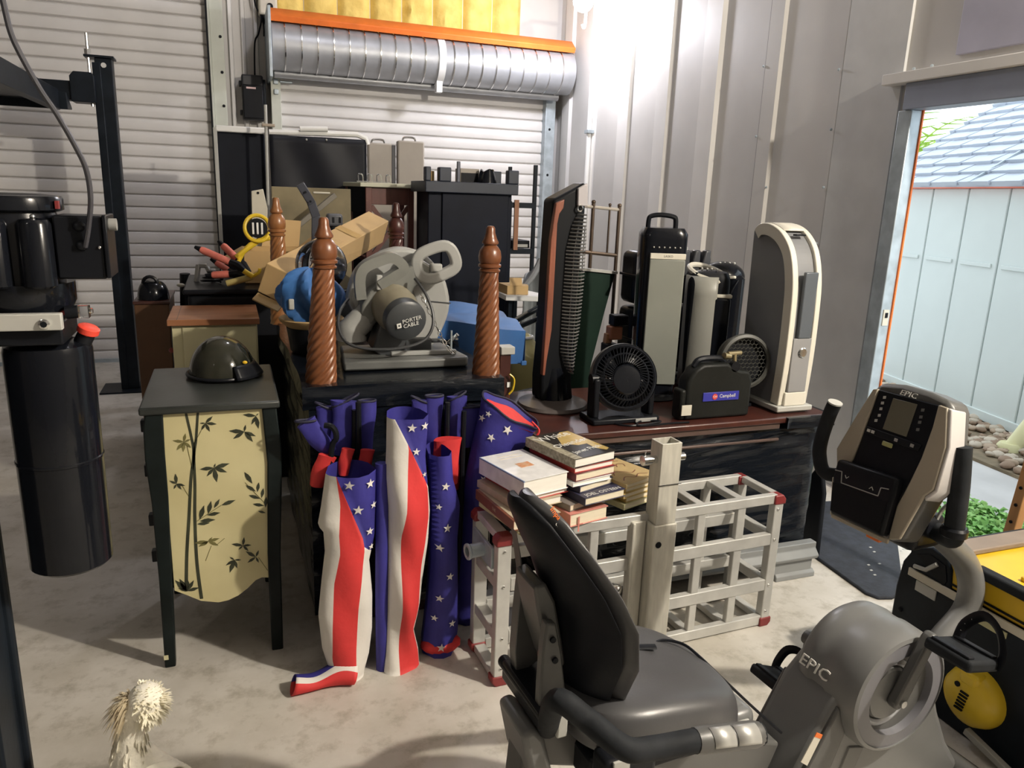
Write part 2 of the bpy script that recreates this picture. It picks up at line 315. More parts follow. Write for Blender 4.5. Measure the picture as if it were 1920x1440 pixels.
while n_ < 299 and tries < 4000:
    tries += 1; y = rg.uniform(2.6, 5.1); x = rg.uniform(4.25, 5.5)
    xl = 4.30+(y-2.72)*0.22; xr = 5.13+(y-3.53)*0.23-0.03
    if x < xl or x > xr: continue
    s = rg.uniform(0.022, 0.042)
    c = bpy.data.objects.new('stone', sme[rg.randrange(6)]); COL.objects.link(c); c.parent = GR
    c.location = (x, y, 0.004+s*0.2*rg.random()); c.scale = (s*rg.uniform(0.8, 1.4), s, s*0.6); c.rotation_euler = (rg.uniform(-.3, .3), rg.uniform(-.3, .3), rg.uniform(0, 6.3)); n_ += 1
# ground cover by the path
b = B(); rg = random.Random(5)
for k in range(1300):
    x = rg.uniform(3.17, 3.62); y = 2.38+(x-3.2)*0.35+rg.uniform(-0.22, 0.20)
    a = rg.uniform(0, 6.3); l = rg.uniform(0.02, 0.05); w = l*0.35; z = rg.uniform(-0.03, 0.03); t = rg.uniform(0.2, 0.8)*l
    dx, dy = math.cos(a), math.sin(a)
    b.add([(x, y, z), (x+dx*l/2-dy*w, y+dy*l/2+dx*w, z+t), (x+dx*l, y+dy*l, z+t*0.7), (x+dx*l/2+dy*w, y+dy*l/2-dx*w, z+t)], [(0, 1, 2, 3)])
tag(obj('ground_cover', b, mat('leaf_green', (0.16, 0.40, 0.08), 0.6, col2=(0.32, 0.55, 0.16), scale=9), smooth=False), 'low leafy green ground cover beside the outdoor path', 'plant', kind='stuff')
# shed
e1, e2 = Vector((5.13, 3.53, 0)), Vector((5.506, 5.173, 0)); sd = (e2-e1).normalized(); sn = Vector((sd.y, -sd.x, 0)); up_ = sn if sn.x > 0 else -sn
SH = thing('garden_shed', 'pale blue-grey garden shed with shingled roof outside the side door', 'shed', tuple(e1))
def sp(t, z, d=0.0): q = e1+sd*t-up_*d; return (q.x, q.y, z)
L0, L1 = -2.2, 2.05; EV = 1.69
def spanel(name, t0, t1, z0, z1, d0, d1, m, bev=0.0): 
    b = B(); b.add([sp(t, z, d) for t in (t0, t1) for d in (d0, d1) for z in (z0, z1)], [(0, 1, 3, 2), (4, 6, 7, 5), (0, 4, 5, 1), (2, 3, 7, 6), (0, 2, 6, 4), (1, 5, 7, 3)]); return obj(name, b, m, SH, bev=bev, smooth=False)
spanel('wall_core', L0, L1, 0, EV, -2.4, 0.0, shed_m)
ts = [L0, -1.75, -1.30, -0.86, -0.42, 0.02, 0.46, 0.88, 1.29, 1.70, L1]
for a, b_ in zip(ts, ts[1:]): spanel('wall_panel', a+0.008, b_-0.008, 0.06, EV-0.02, 0.0, 0.018, shed_m, 0.006)
for a, b_ in zip(ts[::1], ts[1::1]): spanel('panel_rail', a+0.05, b_-0.05, 1.105, 1.135, 0.018, 0.030, shed_m, 0.004)
spanel('base_board', L0, L1, 0.0, 0.07, 0.0, 0.03, shed_m, 0.004)
spanel('eave_trim', L0, L1+0.05, EV-0.02, EV+0.02, 0.0, 0.09, mat('shed_red_trim', (0.72, 0.17, 0.10), 0.5, var=0.06), 0.004)
RP = math.radians(33); ra = up_*math.cos(RP)+Vector((0, 0, math.sin(RP))); rn = Vector((0, 0, 1))*math.cos(RP)-up_*math.sin(RP)
r0 = e1-up_*0.10+Vector((0, 0, EV+0.005))
def rp(t, s, h): return r0+sd*t+ra*s+rn*h
b = B(); b.add([rp(t, s, h) for t in (L0, L1+0.08) for s in (0, 1.9) for h in (-0.03, 0.0)], [(0, 1, 3, 2), (4, 6, 7, 5), (0, 4, 5, 1), (2, 3, 7, 6), (0, 2, 6, 4), (1, 5, 7, 3)])
roof = obj('roof', b, shingle_m, SH, smooth=False)
rg = random.Random(8); sw, sh_ = 0.165, 0.150
for r in range(12):
    t = L0+(0.08 if r % 2 else 0.0)+rg.uniform(0, 0.03); k = 0
    while t < L1+0.05:
        w = min(sw*rg.uniform(0.9, 1.1), L1+0.07-t)
        if w > 0.03 and t > -1.6:
            s = r*sh_; lift = 0.026+0.008*((k % 2))
            b = B(); b.add([rp(t+0.006, s-0.012*(k % 2), lift), rp(t+w-0.006, s-0.012*(k % 2), lift), rp(t+w-0.003, s+sh_+0.02, 0.002), rp(t+0.003, s+sh_+0.02, 0.002), rp(t+0.006, s-0.012*(k % 2), 0.0), rp(t+w-0.006, s-0.012*(k % 2), 0.0)],
                           [(0, 1, 2, 3), (4, 5, 1, 0), (4, 0, 3), (1, 5, 2)])
            obj('shingle', b, shingle_m, roof, smooth=False)
        t += w; k += 1
obj('roof_seam', B().bar(rp(0.78, 0, 0.022), rp(0.72, 1.85, 0.022), 0.018, 0.012, up=tuple(rn)), galv, roof, smooth=False)
# palm and the dark roof far behind
PA = thing('palm', 'bright green palm fronds behind the garden shed', 'palm', (6.85, 6.45, 0))
leafm = mat('palm_leaf', (0.30, 0.52, 0.06), 0.5, col2=(0.52, 0.70, 0.14), scale=5)
obj('trunk', B().tube([(6.85, 6.45, 0), (6.85, 6.45, 1.95)], [0.12, 0.09], 10), wooddk, PA)
rg = random.Random(21)
for k in range(26):
    a = 2*PI*k/26+rg.uniform(-.2, .2); el = rg.uniform(0.5, 1.2); L_ = rg.uniform(0.8, 1.3); b = B(); c0 = Vector((6.85, 6.45, 1.95)); pts = []
    for i in range(9):
        t = i/8; pts.append(c0+Vector((math.cos(a)*L_*t*math.cos(el*(1-t*0.6)), math.sin(a)*L_*t*math.cos(el*(1-t*0.6)), L_*t*math.sin(el)-0.5*t*t*L_)))
    b.tube(pts, [0.012*(1-i/10) for i in range(9)], 5)
    for i in range(1, 9):
        d = (pts[i]-pts[i-1]).normalized(); sd_ = d.cross(Vector((0, 0, 1))).normalized()
        for sgn in (-1, 1):
            tip = pts[i]+d*0.16+sd_*sgn*0.20+Vector((0, 0, -0.05)); b.add([pts[i], pts[i]+d*0.035, tip], [(0, 1, 2)])
    obj('frond', b, leafm, PA, smooth=False)
HO = thing('house', 'dark slatted roof of a neighbouring house with red trim behind the palm', 'house', (11.0, 4.5, 0))
obj('wall', B().box(9.6, 14.2, 2.0, 7.6, 0, 2.2), shed_m, HO, smooth=False)
obj('roof', B().prism([(9.3, 0, 2.2), (11.7, 0, 3.6), (14.4, 0, 2.2)], (0, 1.8, 0), (0, 7.8, 0)), mat('far_roof', (0.20, 0.19, 0.21), 0.7, var=0.2, scale=5), HO, smooth=False)
obj('eave_trim', B().box(9.22, 9.32, 1.8, 7.8, 2.12, 2.24), redp, HO, smooth=False)
# corner lamp in view
LP = thing('wall_lamp', 'bare glowing work lamp high in the back right corner', 'lamp', (2.75, 5.99, 2.95))
obj('bracket', B().box(3.02, 3.08, 5.93, 6.05, 3.00, 3.14).bar((3.05, 5.99, 3.09), (2.76, 5.97, 3.09), 0.03, 0.03), galv, LP, bev=0.004)
obj('bulb', B().sph((2.72, 5.95, 3.00), 0.080, 16, 10), mat('lamp_glow', (1, 1, 1), 0.5, emit=(0.97, 0.97, 1.0, 40)), LP)
obj('hook', B().tube(spl([(2.765, 5.98, 3.08), (2.76, 5.98, 2.85), (2.748, 5.98, 2.815), (2.735, 5.98, 2.84)], 4), 0.010, 8), white, LP)
# ============================================================ car lift at left
def lerp(c, z):                                      # piecewise linear curve [(z, x)...] with z descending or ascending
    c = sorted(c)
    if z <= c[0][0]: return c[0][1]
    for (a, b), (d, e) in zip(c, c[1:]):
        if z <= d: return b+(e-b)*(z-a)/max(1e-9, d-a)
    return c[-1][1]
LF = thing('car_lift', 'black four post car lift with ramp deck at far left', 'car lift', (-0.78, 4.0, 0))
obj('post', B().box(-0.78, -0.675, 6.05, 6.16, 0.012, 2.29).box(-0.795, -0.745, 6.04, 6.06, 0.012, 2.26), steelblk, LF, bev=0.005)
obj('base_plate', B().box(-0.93, -0.60, 5.95, 6.26, 0, 0.012), steelblk, LF, bev=0.003)
obj('top_plate', B().box(-0.84, -0.66, 6.03, 6.18, 2.29, 2.305), steelblk, LF, bev=0.003)
obj('threaded_rod', B().cyl((-0.815, 6.06, 1.98), (-0.815, 6.06, 2.44), 0.010, n=8), chrome, LF)
obj('nut', B().cyl((-0.815, 6.06, 2.305), (-0.815, 6.06, 2.34), 0.022, n=6), chrome, LF, smooth=False)
obj('bolt', B().cyl((-0.725, 6.052, 2.245), (-0.725, 6.042, 2.245), 0.017, n=10), chrome, LF)
obj('crossbeam', B().box(-3.6, -0.86, 6.02, 6.14, 2.01, 2.13), steelblk, LF, bev=0.006)
obj('carriage', B().xz([(-0.93, 2.0), (-0.93, 2.16), (-0.905, 2.19), (-0.80, 2.19), (-0.785, 2.17), (-0.785, 2.0)], 6.0, 6.17), steelblk, LF, bev=0.004)
obj('runway', B().box(-1.50, -0.99, 2.5, 5.86, 1.985, 2.04).box(-1.50, -1.44, 2.5, 5.86, 1.93, 2.04).box(-1.03, -0.975, 2.5, 5.86, 1.93, 2.055), steelblk, LF, bev=0.004)
obj('ramp_lip', B().yz([(5.84, 1.935), (5.84, 2.04), (6.00, 1.96), (6.00, 1.945)], -1.5, -0.93), steelblk, LF, bev=0.003)
obj('post', B().box(-0.62, -0.497, 1.62, 1.76, 0, 2.29).box(-0.512, -0.485, 1.74, 1.765, 0, 2.25), steelblk, LF, bev=0.006)
# hydraulic power unit on the near post
PU = thing('hydraulic_power_unit', 'black hydraulic pump with long tank and red filler cap hanging from lift post', 'hydraulic pump', (-0.36, 1.75, 0.69))
TK = (-0.358, 1.75, 0.0)
obj('tank', B().lathe([(0.0, 0.685), (0.074, 0.686), (0.080, 0.692), (0.081, 0.925), (0.0828, 0.927), (0.0828, 0.931), (0.081, 0.933), (0.081, 1.160), (0.078, 1.172), (0.070, 1.176), (0.0, 1.196)], TK, n=36), black, PU)
obj('filler_neck', B().tube([(-0.298, 1.74, 1.165), (-0.283, 1.74, 1.195)], 0.017, 14), blackp, PU)
obj('filler_cap', B().lathe([(0.017, 0), (0.021, 0.003), (0.021, 0.014), (0.017, 0.017)], (-0.283, 1.74, 1.193), (0.35, -0.15, 0.9), 16), mat('red_cap', (0.80, 0.07, 0.04), 0.45), PU)
obj('manifold', B().box(-0.43, -0.312, 1.66, 1.82, 1.185, 1.23), blackp, PU, bev=0.004)
br = obj('bracket', B().box(-0.50, -0.308, 1.64, 1.66, 1.218, 1.250), ltgrey, PU, bev=0.002)
obj('bracket_bolt', B().lathe([(0.010, 0), (0.010, 0.004), (0.006, 0.006), (0.0, 0.006)], (-0.337, 1.64, 1.231), (0, -1, 0), 12), chrome, br)
obj('bracket_hole', B().cyl((-0.337, 1.6335, 1.231), (-0.337, 1.632, 1.231), 0.006, n=8), blackm, br)
obj('valve', B().tube([(-0.310, 1.70, 1.243), (-0.288, 1.70, 1.245)], 0.013, 10), blackp, PU)
obj('valve_fitting', B().box(-0.288, -0.268, 1.69, 1.71, 1.232, 1.258).cyl((-0.268, 1.70, 1.246), (-0.262, 1.70, 1.246), 0.006), clearm, PU, bev=0.002)
obj('motor_base', B().lathe([(0.075, 1.235), (0.088, 1.262), (0.088, 1.30)], (-0.385, 1.75, 0), n=28), black, PU)
mo = obj('motor', B().lathe([(0.086, 1.30), (0.086, 1.42), (0.078, 1.44), (0.078, 1.445)], (-0.400, 1.76, 0), n=32), black, PU)
obj('motor_cap', B().lathe([(0.0, 1.468), (0.055, 1.470), (0.090, 1.466), (0.093, 1.460), (0.093, 1.440), (0.085, 1.436)], (-0.398, 1.76, 0), n=32), black, PU)
obj('warning_label', B().box(-0.312, -0.306, 1.715, 1.730, 1.443, 1.458), redp, mo, smooth=False)
for x in (-0.415, -0.343):
    cp = obj('capacitor_cover', B().lathe([(0.0, 1.428), (0.024, 1.424), (0.029, 1.416), (0.030, 1.30), (0.026, 1.296)], (x, 1.675, 0), n=20), black, PU)
    obj('cover_screw', B().sph((x, 1.672, 1.429), 0.005, 8, 5), chrome, cp)
cb = obj('switch_box', B().box(-0.315, -0.230, 1.69, 1.79, 1.31, 1.432), blackp, PU, bev=0.004)
obj('box_cover', B().box(-0.230, -0.222, 1.685, 1.795, 1.312, 1.434), blackp, cb, bev=0.002)
obj('cable_gland', B().cyl((-0.226, 1.72, 1.415), (-0.208, 1.72, 1.415), 0.012, n=12), greyp, cb)
for z, x in ((1.412, -0.270), (1.375, -0.268)): obj('push_button', B().sph((x, 1.688, z), (0.012, 0.008, 0.010), 12, 6), blackp, cb)
obj('box_screw', B().sph((-0.238, 1.689, 1.372), 0.004, 8, 5), chrome, cb)
hz = spl([(-0.345, 1.60, 1.86), (-0.335, 1.60, 1.787), (-0.329, 1.60, 1.738), (-0.317, 1.60, 1.701), (-0.296, 1.61, 1.65), (-0.276, 1.62, 1.611), (-0.254, 1.64, 1.556), (-0.243, 1.655, 1.516), (-0.242, 1.665, 1.465), (-0.252, 1.675, 1.41), (-0.262, 1.684, 1.373)], 5)
obj('cable', B().tube(hz, 0.0048, 8), mat('grey_cable', (0.05, 0.05, 0.06), 0.35), PU)
# ============================================================ painted chest and helmet
CH = thing('painted_chest', 'black chest with cream panel painted with bamboo, helmet on top', 'chest', (-0.07, 2.6, 0))
chm = mat('chest_black', (0.009, 0.013, 0.013), 0.38, var=0.3, scale=10, bump=0.04)
chtop = mat('chest_top', (0.028, 0.032, 0.030), 0.33, var=0.25, scale=6, bump=0.03)
panm = mat('panel_cream', (0.66, 0.60, 0.34), 0.45, col2=(0.56, 0.50, 0.27), scale=5)
obj('top', B().box(-0.272, 0.122, 2.345, 2.875, 0.838, 0.862), chtop, CH, bev=0.006)
legp = [(-0.256, 0.84), (-0.264, 0.80), (-0.266, 0.70), (-0.258, 0.56), (-0.256, 0.30), (-0.260, 0.0), (-0.228, 0.0), (-0.219, 0.29), (-0.211, 0.577), (-0.211, 0.716), (-0.208, 0.84)]
legr = [(0.069, 0.84), (0.078, 0.66), (0.066, 0.35), (0.066, 0.0), (0.102, 0.0), (0.106, 0.34), (0.118, 0.58), (0.122, 0.70), (0.112, 0.84)]
for p in (legp, legr):
    for y in (2.352, 2.83): obj('leg', B().xz(p, y, y+0.035), chm, CH, bev=0.004)
pn = [(-0.212, 0.838), (0.074, 0.838), (0.078, 0.66), (0.068, 0.35), (0.066, 0.264), (0.045, 0.268), (0.026, 0.261), (0.0, 0.236), (-0.029, 0.215), (-0.06, 0.203), (-0.09, 0.200), (-0.141, 0.214), (-0.18, 0.240), (-0.215, 0.262), (-0.214, 0.577), (-0.214, 0.716)]
pan = obj('painted_panel', B().xz(pn, 2.362, 2.38), panm, CH, smooth=False)
obj('side_panel', B().box(-0.245, -0.225, 2.385, 2.835, 0.27, 0.84), chm, CH, smooth=False)
obj('side_panel', B().box(0.085, 0.105, 2.385, 2.835, 0.27, 0.84), chm, CH, smooth=False)
obj('back_panel', B().box(-0.22, 0.08, 2.83, 2.845, 0.27, 0.84), chm, CH, smooth=False)
obj('bottom_board', B().box(-0.225, 0.085, 2.385, 2.83, 0.26, 0.275), chm, CH, smooth=False)
for z in (0.80, 0.66, 0.50, 0.38): obj('hinge', B().box(-0.272, -0.246, 2.37, 2.40, z-0.018, z+0.018), blackp, CH, bev=0.003)
obj('paint_chip', B().box(-0.2605, -0.2470, 2.3508, 2.3522, 0.030, 0.046), cream, CH, smooth=False)
ink = mat('painted_ink', (0.035, 0.040, 0.022), 0.5, var=0.3, scale=20)
inkg = mat('painted_olive', (0.16, 0.145, 0.05), 0.5, var=0.2, scale=20)
PY = 2.3612
def stroke(p, r0, r1, m, name):                      # flat painted stem
    b = B(); p = spl([(x, 0, z) for x, z in p], 5); n = len(p); v = []
    for i, q in enumerate(p):
        d = (p[min(i+1, n-1)]-p[max(i-1, 0)]).normalized(); w = r0+(r1-r0)*i/(n-1)
        v += [(q.x+d.z*w, PY, q.z-d.x*w), (q.x-d.z*w, PY, q.z+d.x*w)]
    b.add(v, [(2*i, 2*i+1, 2*i+3, 2*i+2) for i in range(n-1)]); return obj(name, b, m, pan, smooth=False)
def leaf(a, t, m=ink):
    a = Vector((a[0], PY, a[1])); t = Vector((t[0], PY, t[1])); d = t-a; n = Vector((d.z, 0, -d.x)).normalized()*d.length*0.15
    y = Vector((0, -0.0004, 0))
    b = B(); b.add([a+y, a+d*0.3+n*0.8+y, a+d*0.55+n+y, t+y, a+d*0.55-n+y, a+d*0.3-n*0.8+y], [(0, 1, 2, 3, 4, 5)]); obj('painted_leaf', b, m, pan, smooth=False)
stroke([(-0.146, 0.836), (-0.136, 0.763), (-0.132, 0.708), (-0.145, 0.626), (-0.157, 0.514), (-0.172, 0.381), (-0.182, 0.254)], 0.0035, 0.005, ink, 'painted_stem')
stroke([(-0.113, 0.836), (-0.123, 0.753), (-0.132, 0.699), (-0.135, 0.607), (-0.142, 0.493), (-0.145, 0.348), (-0.139, 0.221)], 0.0035, 0.005, ink, 'painted_stem')
for a, c in (((-0.107, 0.779), (-0.132, 0.735)), ((-0.150, 0.74), (-0.140, 0.66)), ((-0.17, 0.607), (-0.150, 0.56)), ((-0.085, 0.40), (-0.06, 0.42)), ((0.038, 0.34), (0.064, 0.29)), ((-0.137, 0.487), (-0.064, 0.532)), ((0.009, 0.60), (0.068, 0.52)), ((-0.10, 0.40), (-0.12, 0.35))): stroke([a, c], 0.001, 0.001, inkg, 'painted_stem')
CL = [[(-0.094, 0.801), (-0.072, 0.822), (-0.062, 0.796), (-0.083, 0.773), (-0.107, 0.779), (-0.11, 0.802)],
 [(-0.157, 0.747), (-0.188, 0.754), (-0.179, 0.722), (-0.161, 0.715), (-0.137, 0.754), (-0.151, 0.774), (-0.138, 0.727)],
 [(0.051, 0.814), (0.013, 0.821), (0.057, 0.772), (0.037, 0.787), (0.059, 0.822)],
 [(0.015, 0.766), (-0.03, 0.772), (-0.019, 0.745), (0.039, 0.731), (0.048, 0.749), (0.02, 0.788)],
 [(-0.078, 0.657), (-0.119, 0.656), (-0.1, 0.631), (-0.072, 0.609), (-0.041, 0.639), (-0.032, 0.667), (-0.073, 0.671)],
 [(-0.186, 0.616), (-0.205, 0.628), (-0.195, 0.599), (-0.162, 0.607), (-0.187, 0.649), (-0.173, 0.596)],
 [(-0.108, 0.416), (-0.15, 0.415), (-0.138, 0.401), (-0.121, 0.403), (-0.074, 0.422), (-0.079, 0.398), (-0.095, 0.429)],
 [(-0.007, 0.388), (-0.041, 0.398), (-0.021, 0.375), (-0.002, 0.417), (0.019, 0.386), (0.009, 0.366)],
 [(0.03, 0.343), (0.0, 0.367), (0.003, 0.326), (0.04, 0.366), (0.038, 0.321)],
 [(-0.035, 0.342), (-0.062, 0.326), (-0.051, 0.299), (-0.028, 0.311), (-0.014, 0.339), (-0.048, 0.354)],
 [(-0.18, 0.255), (-0.211, 0.298), (-0.198, 0.301), (-0.177, 0.303), (-0.157, 0.29), (-0.142, 0.262), (-0.204, 0.270)]]
for i, c in enumerate(CL):
    for t in c[1:]: leaf(c[0], t, inkg if i in (1, 6) else ink)
for a, t in [((0.009, 0.635), (0.031, 0.594)), ((0.011, 0.591), (0.04, 0.567)), ((0.05, 0.597), (0.044, 0.564)), ((0.018, 0.557), (0.052, 0.541)), ((0.063, 0.576), (0.056, 0.543)), ((0.029, 0.526), (0.064, 0.516)), ((0.070, 0.546), (0.066, 0.509)), ((0.043, 0.5), (0.067, 0.491)), ((-0.128, 0.492), (-0.113, 0.538)), ((-0.103, 0.508), (-0.092, 0.55)), ((-0.085, 0.525), (-0.067, 0.554)), ((-0.064, 0.532), (-0.021, 0.545)), ((-0.107, 0.504), (-0.067, 0.508)), ((-0.129, 0.487), (-0.083, 0.486)), ((-0.137, 0.478), (-0.1, 0.477))]: leaf(a, t)
HE = thing('helmet', 'glossy black half shell helmet lying on the painted chest', 'helmet', (-0.045, 2.72, 0.862))
hm = mat('helmet_gloss', (0.012, 0.014, 0.010), 0.12, coat=0.8, col2=(0.035, 0.034, 0.024), scale=9)
def hfn(u, v):
    a = v*PI/2*0.99; r = math.cos(a); z = 0.862+0.009+0.128*math.sin(a); t = 2*PI*u
    return (-0.045+0.108*r*math.cos(t)*(1+0.03*math.cos(t)), 2.72+0.120*r*math.sin(t), z)
obj('shell', B().grid(hfn, 32, 14, cu=True, caps=True), hm, HE)
obj('brim', B().tube([(-0.045+0.110*math.cos(t*PI/20), 2.72+0.122*math.sin(t*PI/20), 0.873-0.001*math.cos(t*PI/20)) for t in range(40)], 0.006, 8, closed=True), blackp, HE)
obj('visor', B().grid(lambda u, v: (-0.045+(0.104+0.030*v)*math.cos((u-0.5)*1.9-0.25), 2.72+(0.118+0.022*v)*math.sin((u-0.5)*1.9-0.25), 0.915-0.045*v), 14, 4), blackp, HE, solid=0.004)
obj('emblem', B().sph((0.030, 2.628, 0.925), (0.008, 0.004, 0.006), 10, 6), yellow, HE)
# ============================================================ wrapped dresser with the upturned table on it
WD = thing('wrapped_dresser', 'furniture wrapped in black stretch film under the upturned table', 'dresser', (0.55, 3.1, 0))
rg = random.Random(4)
def wrapfn(x0, x1, y0, y1, z0, z1, seed):
    r = random.Random(seed); ph = [(r.uniform(8, 40), r.uniform(-6, 6), r.uniform(0, 6), r.uniform(0.001, 0.003)) for _ in range(7)]
    def fn(u, v):
        t = u*4; k = int(t) % 4; s = t-int(t); c = [(x0, y0), (x1, y0), (x1, y1), (x0, y1)]
        a, b = c[k], c[(k+1) % 4]; x = a[0]+(b[0]-a[0])*s; y = a[1]+(b[1]-a[1])*s; z = z0+(z1-z0)*v
        n = [(0, -1), (1, 0), (0, 1), (-1, 0)][k]; d = sum(h*math.sin(f*z*3+g*(x+y)*3+p) for f, g, p, h in ph)*(1 if 0.02 < s < 0.98 else 0.3)
        return (x+n[0]*d, y+n[1]*d, z)
    return fn
obj('film_wrap', B().grid(wrapfn(0.215, 0.845, 2.43, 3.72, 0.06, 0.80, 1), 96, 60, cu=True, caps=True), film, WD)
obj('plinth', B().box(0.24, 0.82, 2.46, 3.70, 0, 0.07), wooddk, WD, bev=0.005)
UT = thing('upturned_table', 'upside-down wooden table, four twisted legs pointing up, top wrapped in black film', 'table', (0.55, 3.1, 0.80))
obj('table_top', B().grid(wrapfn(0.195, 0.880, 2.42, 3.76, 0.803, 0.880, 9), 120, 10, cu=True, caps=True), film, UT)
def twist_leg(x, y, zb, zt, xt, yt, m, R=0.050):
    h = zt-zb; b = B(); n = 28; rows = []
    zs = [i/60*0.70 for i in range(61)]
    def rad(s): return R*(1.0-0.36*s/0.70)
    def fn(u, v):
        s = 0.70*v; a = 2*PI*u; tw = 1.0+0.055*math.cos(10*a-s*h*200.0)
        r = rad(s)*tw; return (x+(xt-x)*s+r*math.cos(a), y+(yt-y)*s+r*math.sin(a), zb+s*h)
    b.grid(fn, 80, 110, cu=True)
    e = R
    prof = [(0.62*e, 0.70), (0.76*e, 0.705), (0.78*e, 0.715), (0.66*e, 0.722), (0.66*e, 0.728), (0.82*e, 0.735), (0.83*e, 0.750), (0.70*e, 0.757), (0.80*e, 0.77), (0.83*e, 0.80), (0.76*e, 0.84), (0.55*e, 0.868), (0.44*e, 0.875), (0.58*e, 0.885), (0.60*e, 0.895), (0.46*e, 0.92), (0.34*e, 0.955), (0.32*e, 0.985), (0.22*e, 0.998), (0.0, 1.0)]
    cx = x+(xt-x)*0.85; cy = y+(yt-y)*0.85
    b.lathe([(r, zb+s*h) for r, s in prof], (cx, cy, 0), n=20)
    return obj('leg', b, m, UT)
twist_leg(0.263, 2.50, 0.872, 1.412, 0.288, 2.50, wood, 0.050)
twist_leg(0.838, 2.50, 0.872, 1.396, 0.842, 2.50, wood, 0.048)
twist_leg(0.215, 3.70, 0.872, 1.452, 0.210, 3.70, woodl, 0.048)
twist_leg(0.760, 3.70, 0.872, 1.445, 0.764, 3.70, wooddk, 0.048)
# ============================================================ folding chairs in flag bags
def flag_bag(name, label, Lc, Rc, A, Bc, Cc, yF, D, z0, z1, mats, group, wob=0.012, seed=0, back=0.10):
    T = thing(name, label, 'chair bag', (lerp(Lc, 0.3)*0.5+lerp(Rc, 0.3)*0.5, yF+0.08, 0), 0, group)
    r = random.Random(seed); ph = [(r.uniform(6, 24), r.uniform(5, 20), r.uniform(0, 6)) for _ in range(4)]
    segs = [6, 6, 6, 4]; rows = 44; b = B(); v = []; f = []; mi = []
    def S_(x, z, l, rr):
        t = (x-l)/max(1e-6, rr-l); q = 2*t-1
        w = wob*sum(math.sin(a*z+c*x*2+p) for a, c, p in ph)*0.5
        return (x, yF+D*(1-math.sqrt(max(0, 1-q*q)))+w*(1-q*q), z)
    w_ = sum(segs)+1
    for j in range(rows+1):
        z = z0+(z1-z0)*j/rows; l = lerp(Lc, z); rr = lerp(Rc, z)
        a = min(max(lerp(A, z), l+0.0005), rr); bb = min(max(lerp(Bc, z), a), rr); c = min(max(lerp(Cc, z), bb), rr)
        kn = [l, a, bb, c, rr]; xs = [l]
        for k in range(4): xs += [kn[k]+(kn[k+1]-kn[k])*i/segs[k] for i in range(1, segs[k]+1)]
        v += [S_(x, z, l, rr) for x in xs]
    for j in range(rows):
        i = 0
        for k in range(4):
            for _ in range(segs[k]): f.append((j*w_+i, j*w_+i+1, (j+1)*w_+i+1, (j+1)*w_+i)); mi.append(k); i += 1
    o = len(v); nb = 10
    for j in range(rows+1):
        z = z0+(z1-z0)*j/rows; l = lerp(Lc, z); rr = lerp(Rc, z)
        for i in range(nb+1):
            t = i/nb; q = 2*t-1; v.append((l+(rr-l)*t, yF+D+back*math.sqrt(max(0, 1-q*q)), z))
    for j in range(rows):
        for i in range(nb): f.append((o+j*(nb+1)+i, o+j*(nb+1)+i+1, o+(j+1)*(nb+1)+i+1, o+(j+1)*(nb+1)+i)); mi.append(4)
    f.append(tuple(range(w_))+tuple(range(o+nb, o-1, -1))); mi.append(4)
    b.v = v; b.f = f; b.mi = mi
    me = bpy.data.meshes.new('bag'); inv = WM[T.name].inverted(); me.from_pydata([tuple(inv @ Vector(q)) for q in v], [], f)
    for q in mats: me.materials.append(q)
    me.polygons.foreach_set('material_index', mi); me.polygons.foreach_set('use_smooth', [True]*len(f)); me.validate(); me.update()
    bg = bpy.data.objects.new('bag', me); COL.objects.link(bg); bg.parent = T; WM[bg.name] = WM[T.name].copy()
    def star(x, z, r, rot=0.0, m=flagwhite):
        l, rr = lerp(Lc, z), lerp(Rc, z); b = B()
        P_ = [(x+dx, z+dz) for dx, dz in star_poly(r, rot)]; vv = []
        for px, pz in P_+[(x, z)]:
            q = Vector(S_(min(max(px, l+0.002), rr-0.002), pz, l, rr)); vv.append(q+Vector((0, -0.0045, 0)))
        b.add(vv, [(k, (k+1) % 10, 10) for k in range(10)]); obj('star', b, m, bg, smooth=False)
    return T, bg, star
W_, R_, Bl = flagwhite, flagred, flagblue
T1, bg1, star1 = flag_bag('flag_chair_bag', 'flag pattern chair bag with toe trailing on the floor, nearest the bamboo chest', 
  [(0.685, 0.233), (0.581, 0.217), (0.519, 0.205), (0.506, 0.222), (0.436, 0.225), (0.335, 0.212), (0.225, 0.20), (0.107, 0.209), (0.03, 0.228)],
  [(0.69, 0.383), (0.563, 0.381), (0.475, 0.377), (0.389, 0.358), (0.273, 0.368), (0.156, 0.366), (0.063, 0.354), (0.01, 0.338)],
  [(0.682, 0.259), (0.598, 0.269), (0.499, 0.263), (0.441, 0.265), (0.341, 0.246), (0.192, 0.237), (0.085, 0.235), (0.0, 0.25)],
  [(0.682, 0.260), (0.483, 0.333), (0.445, 0.339), (0.343, 0.328), (0.254, 0.317), (0.101, 0.307), (0.006, 0.305)],
  [(0.682, 0.260), (0.483, 0.333), (0.450, 0.338), (0.405, 0.385), (0.0, 0.40)], 2.105, 0.05, 0.0, 0.685, [W_, R_, W_, Bl, Bl], 'flag pattern folding chair bags', seed=1)
for x, z, r in ((0.293, 0.662, 0.016), (0.357, 0.657, 0.015), (0.319, 0.580, 0.017), (0.368, 0.584, 0.012), (0.355, 0.502, 0.014), (0.361, 0.446, 0.011)): star1(x, z, r, 0.1)
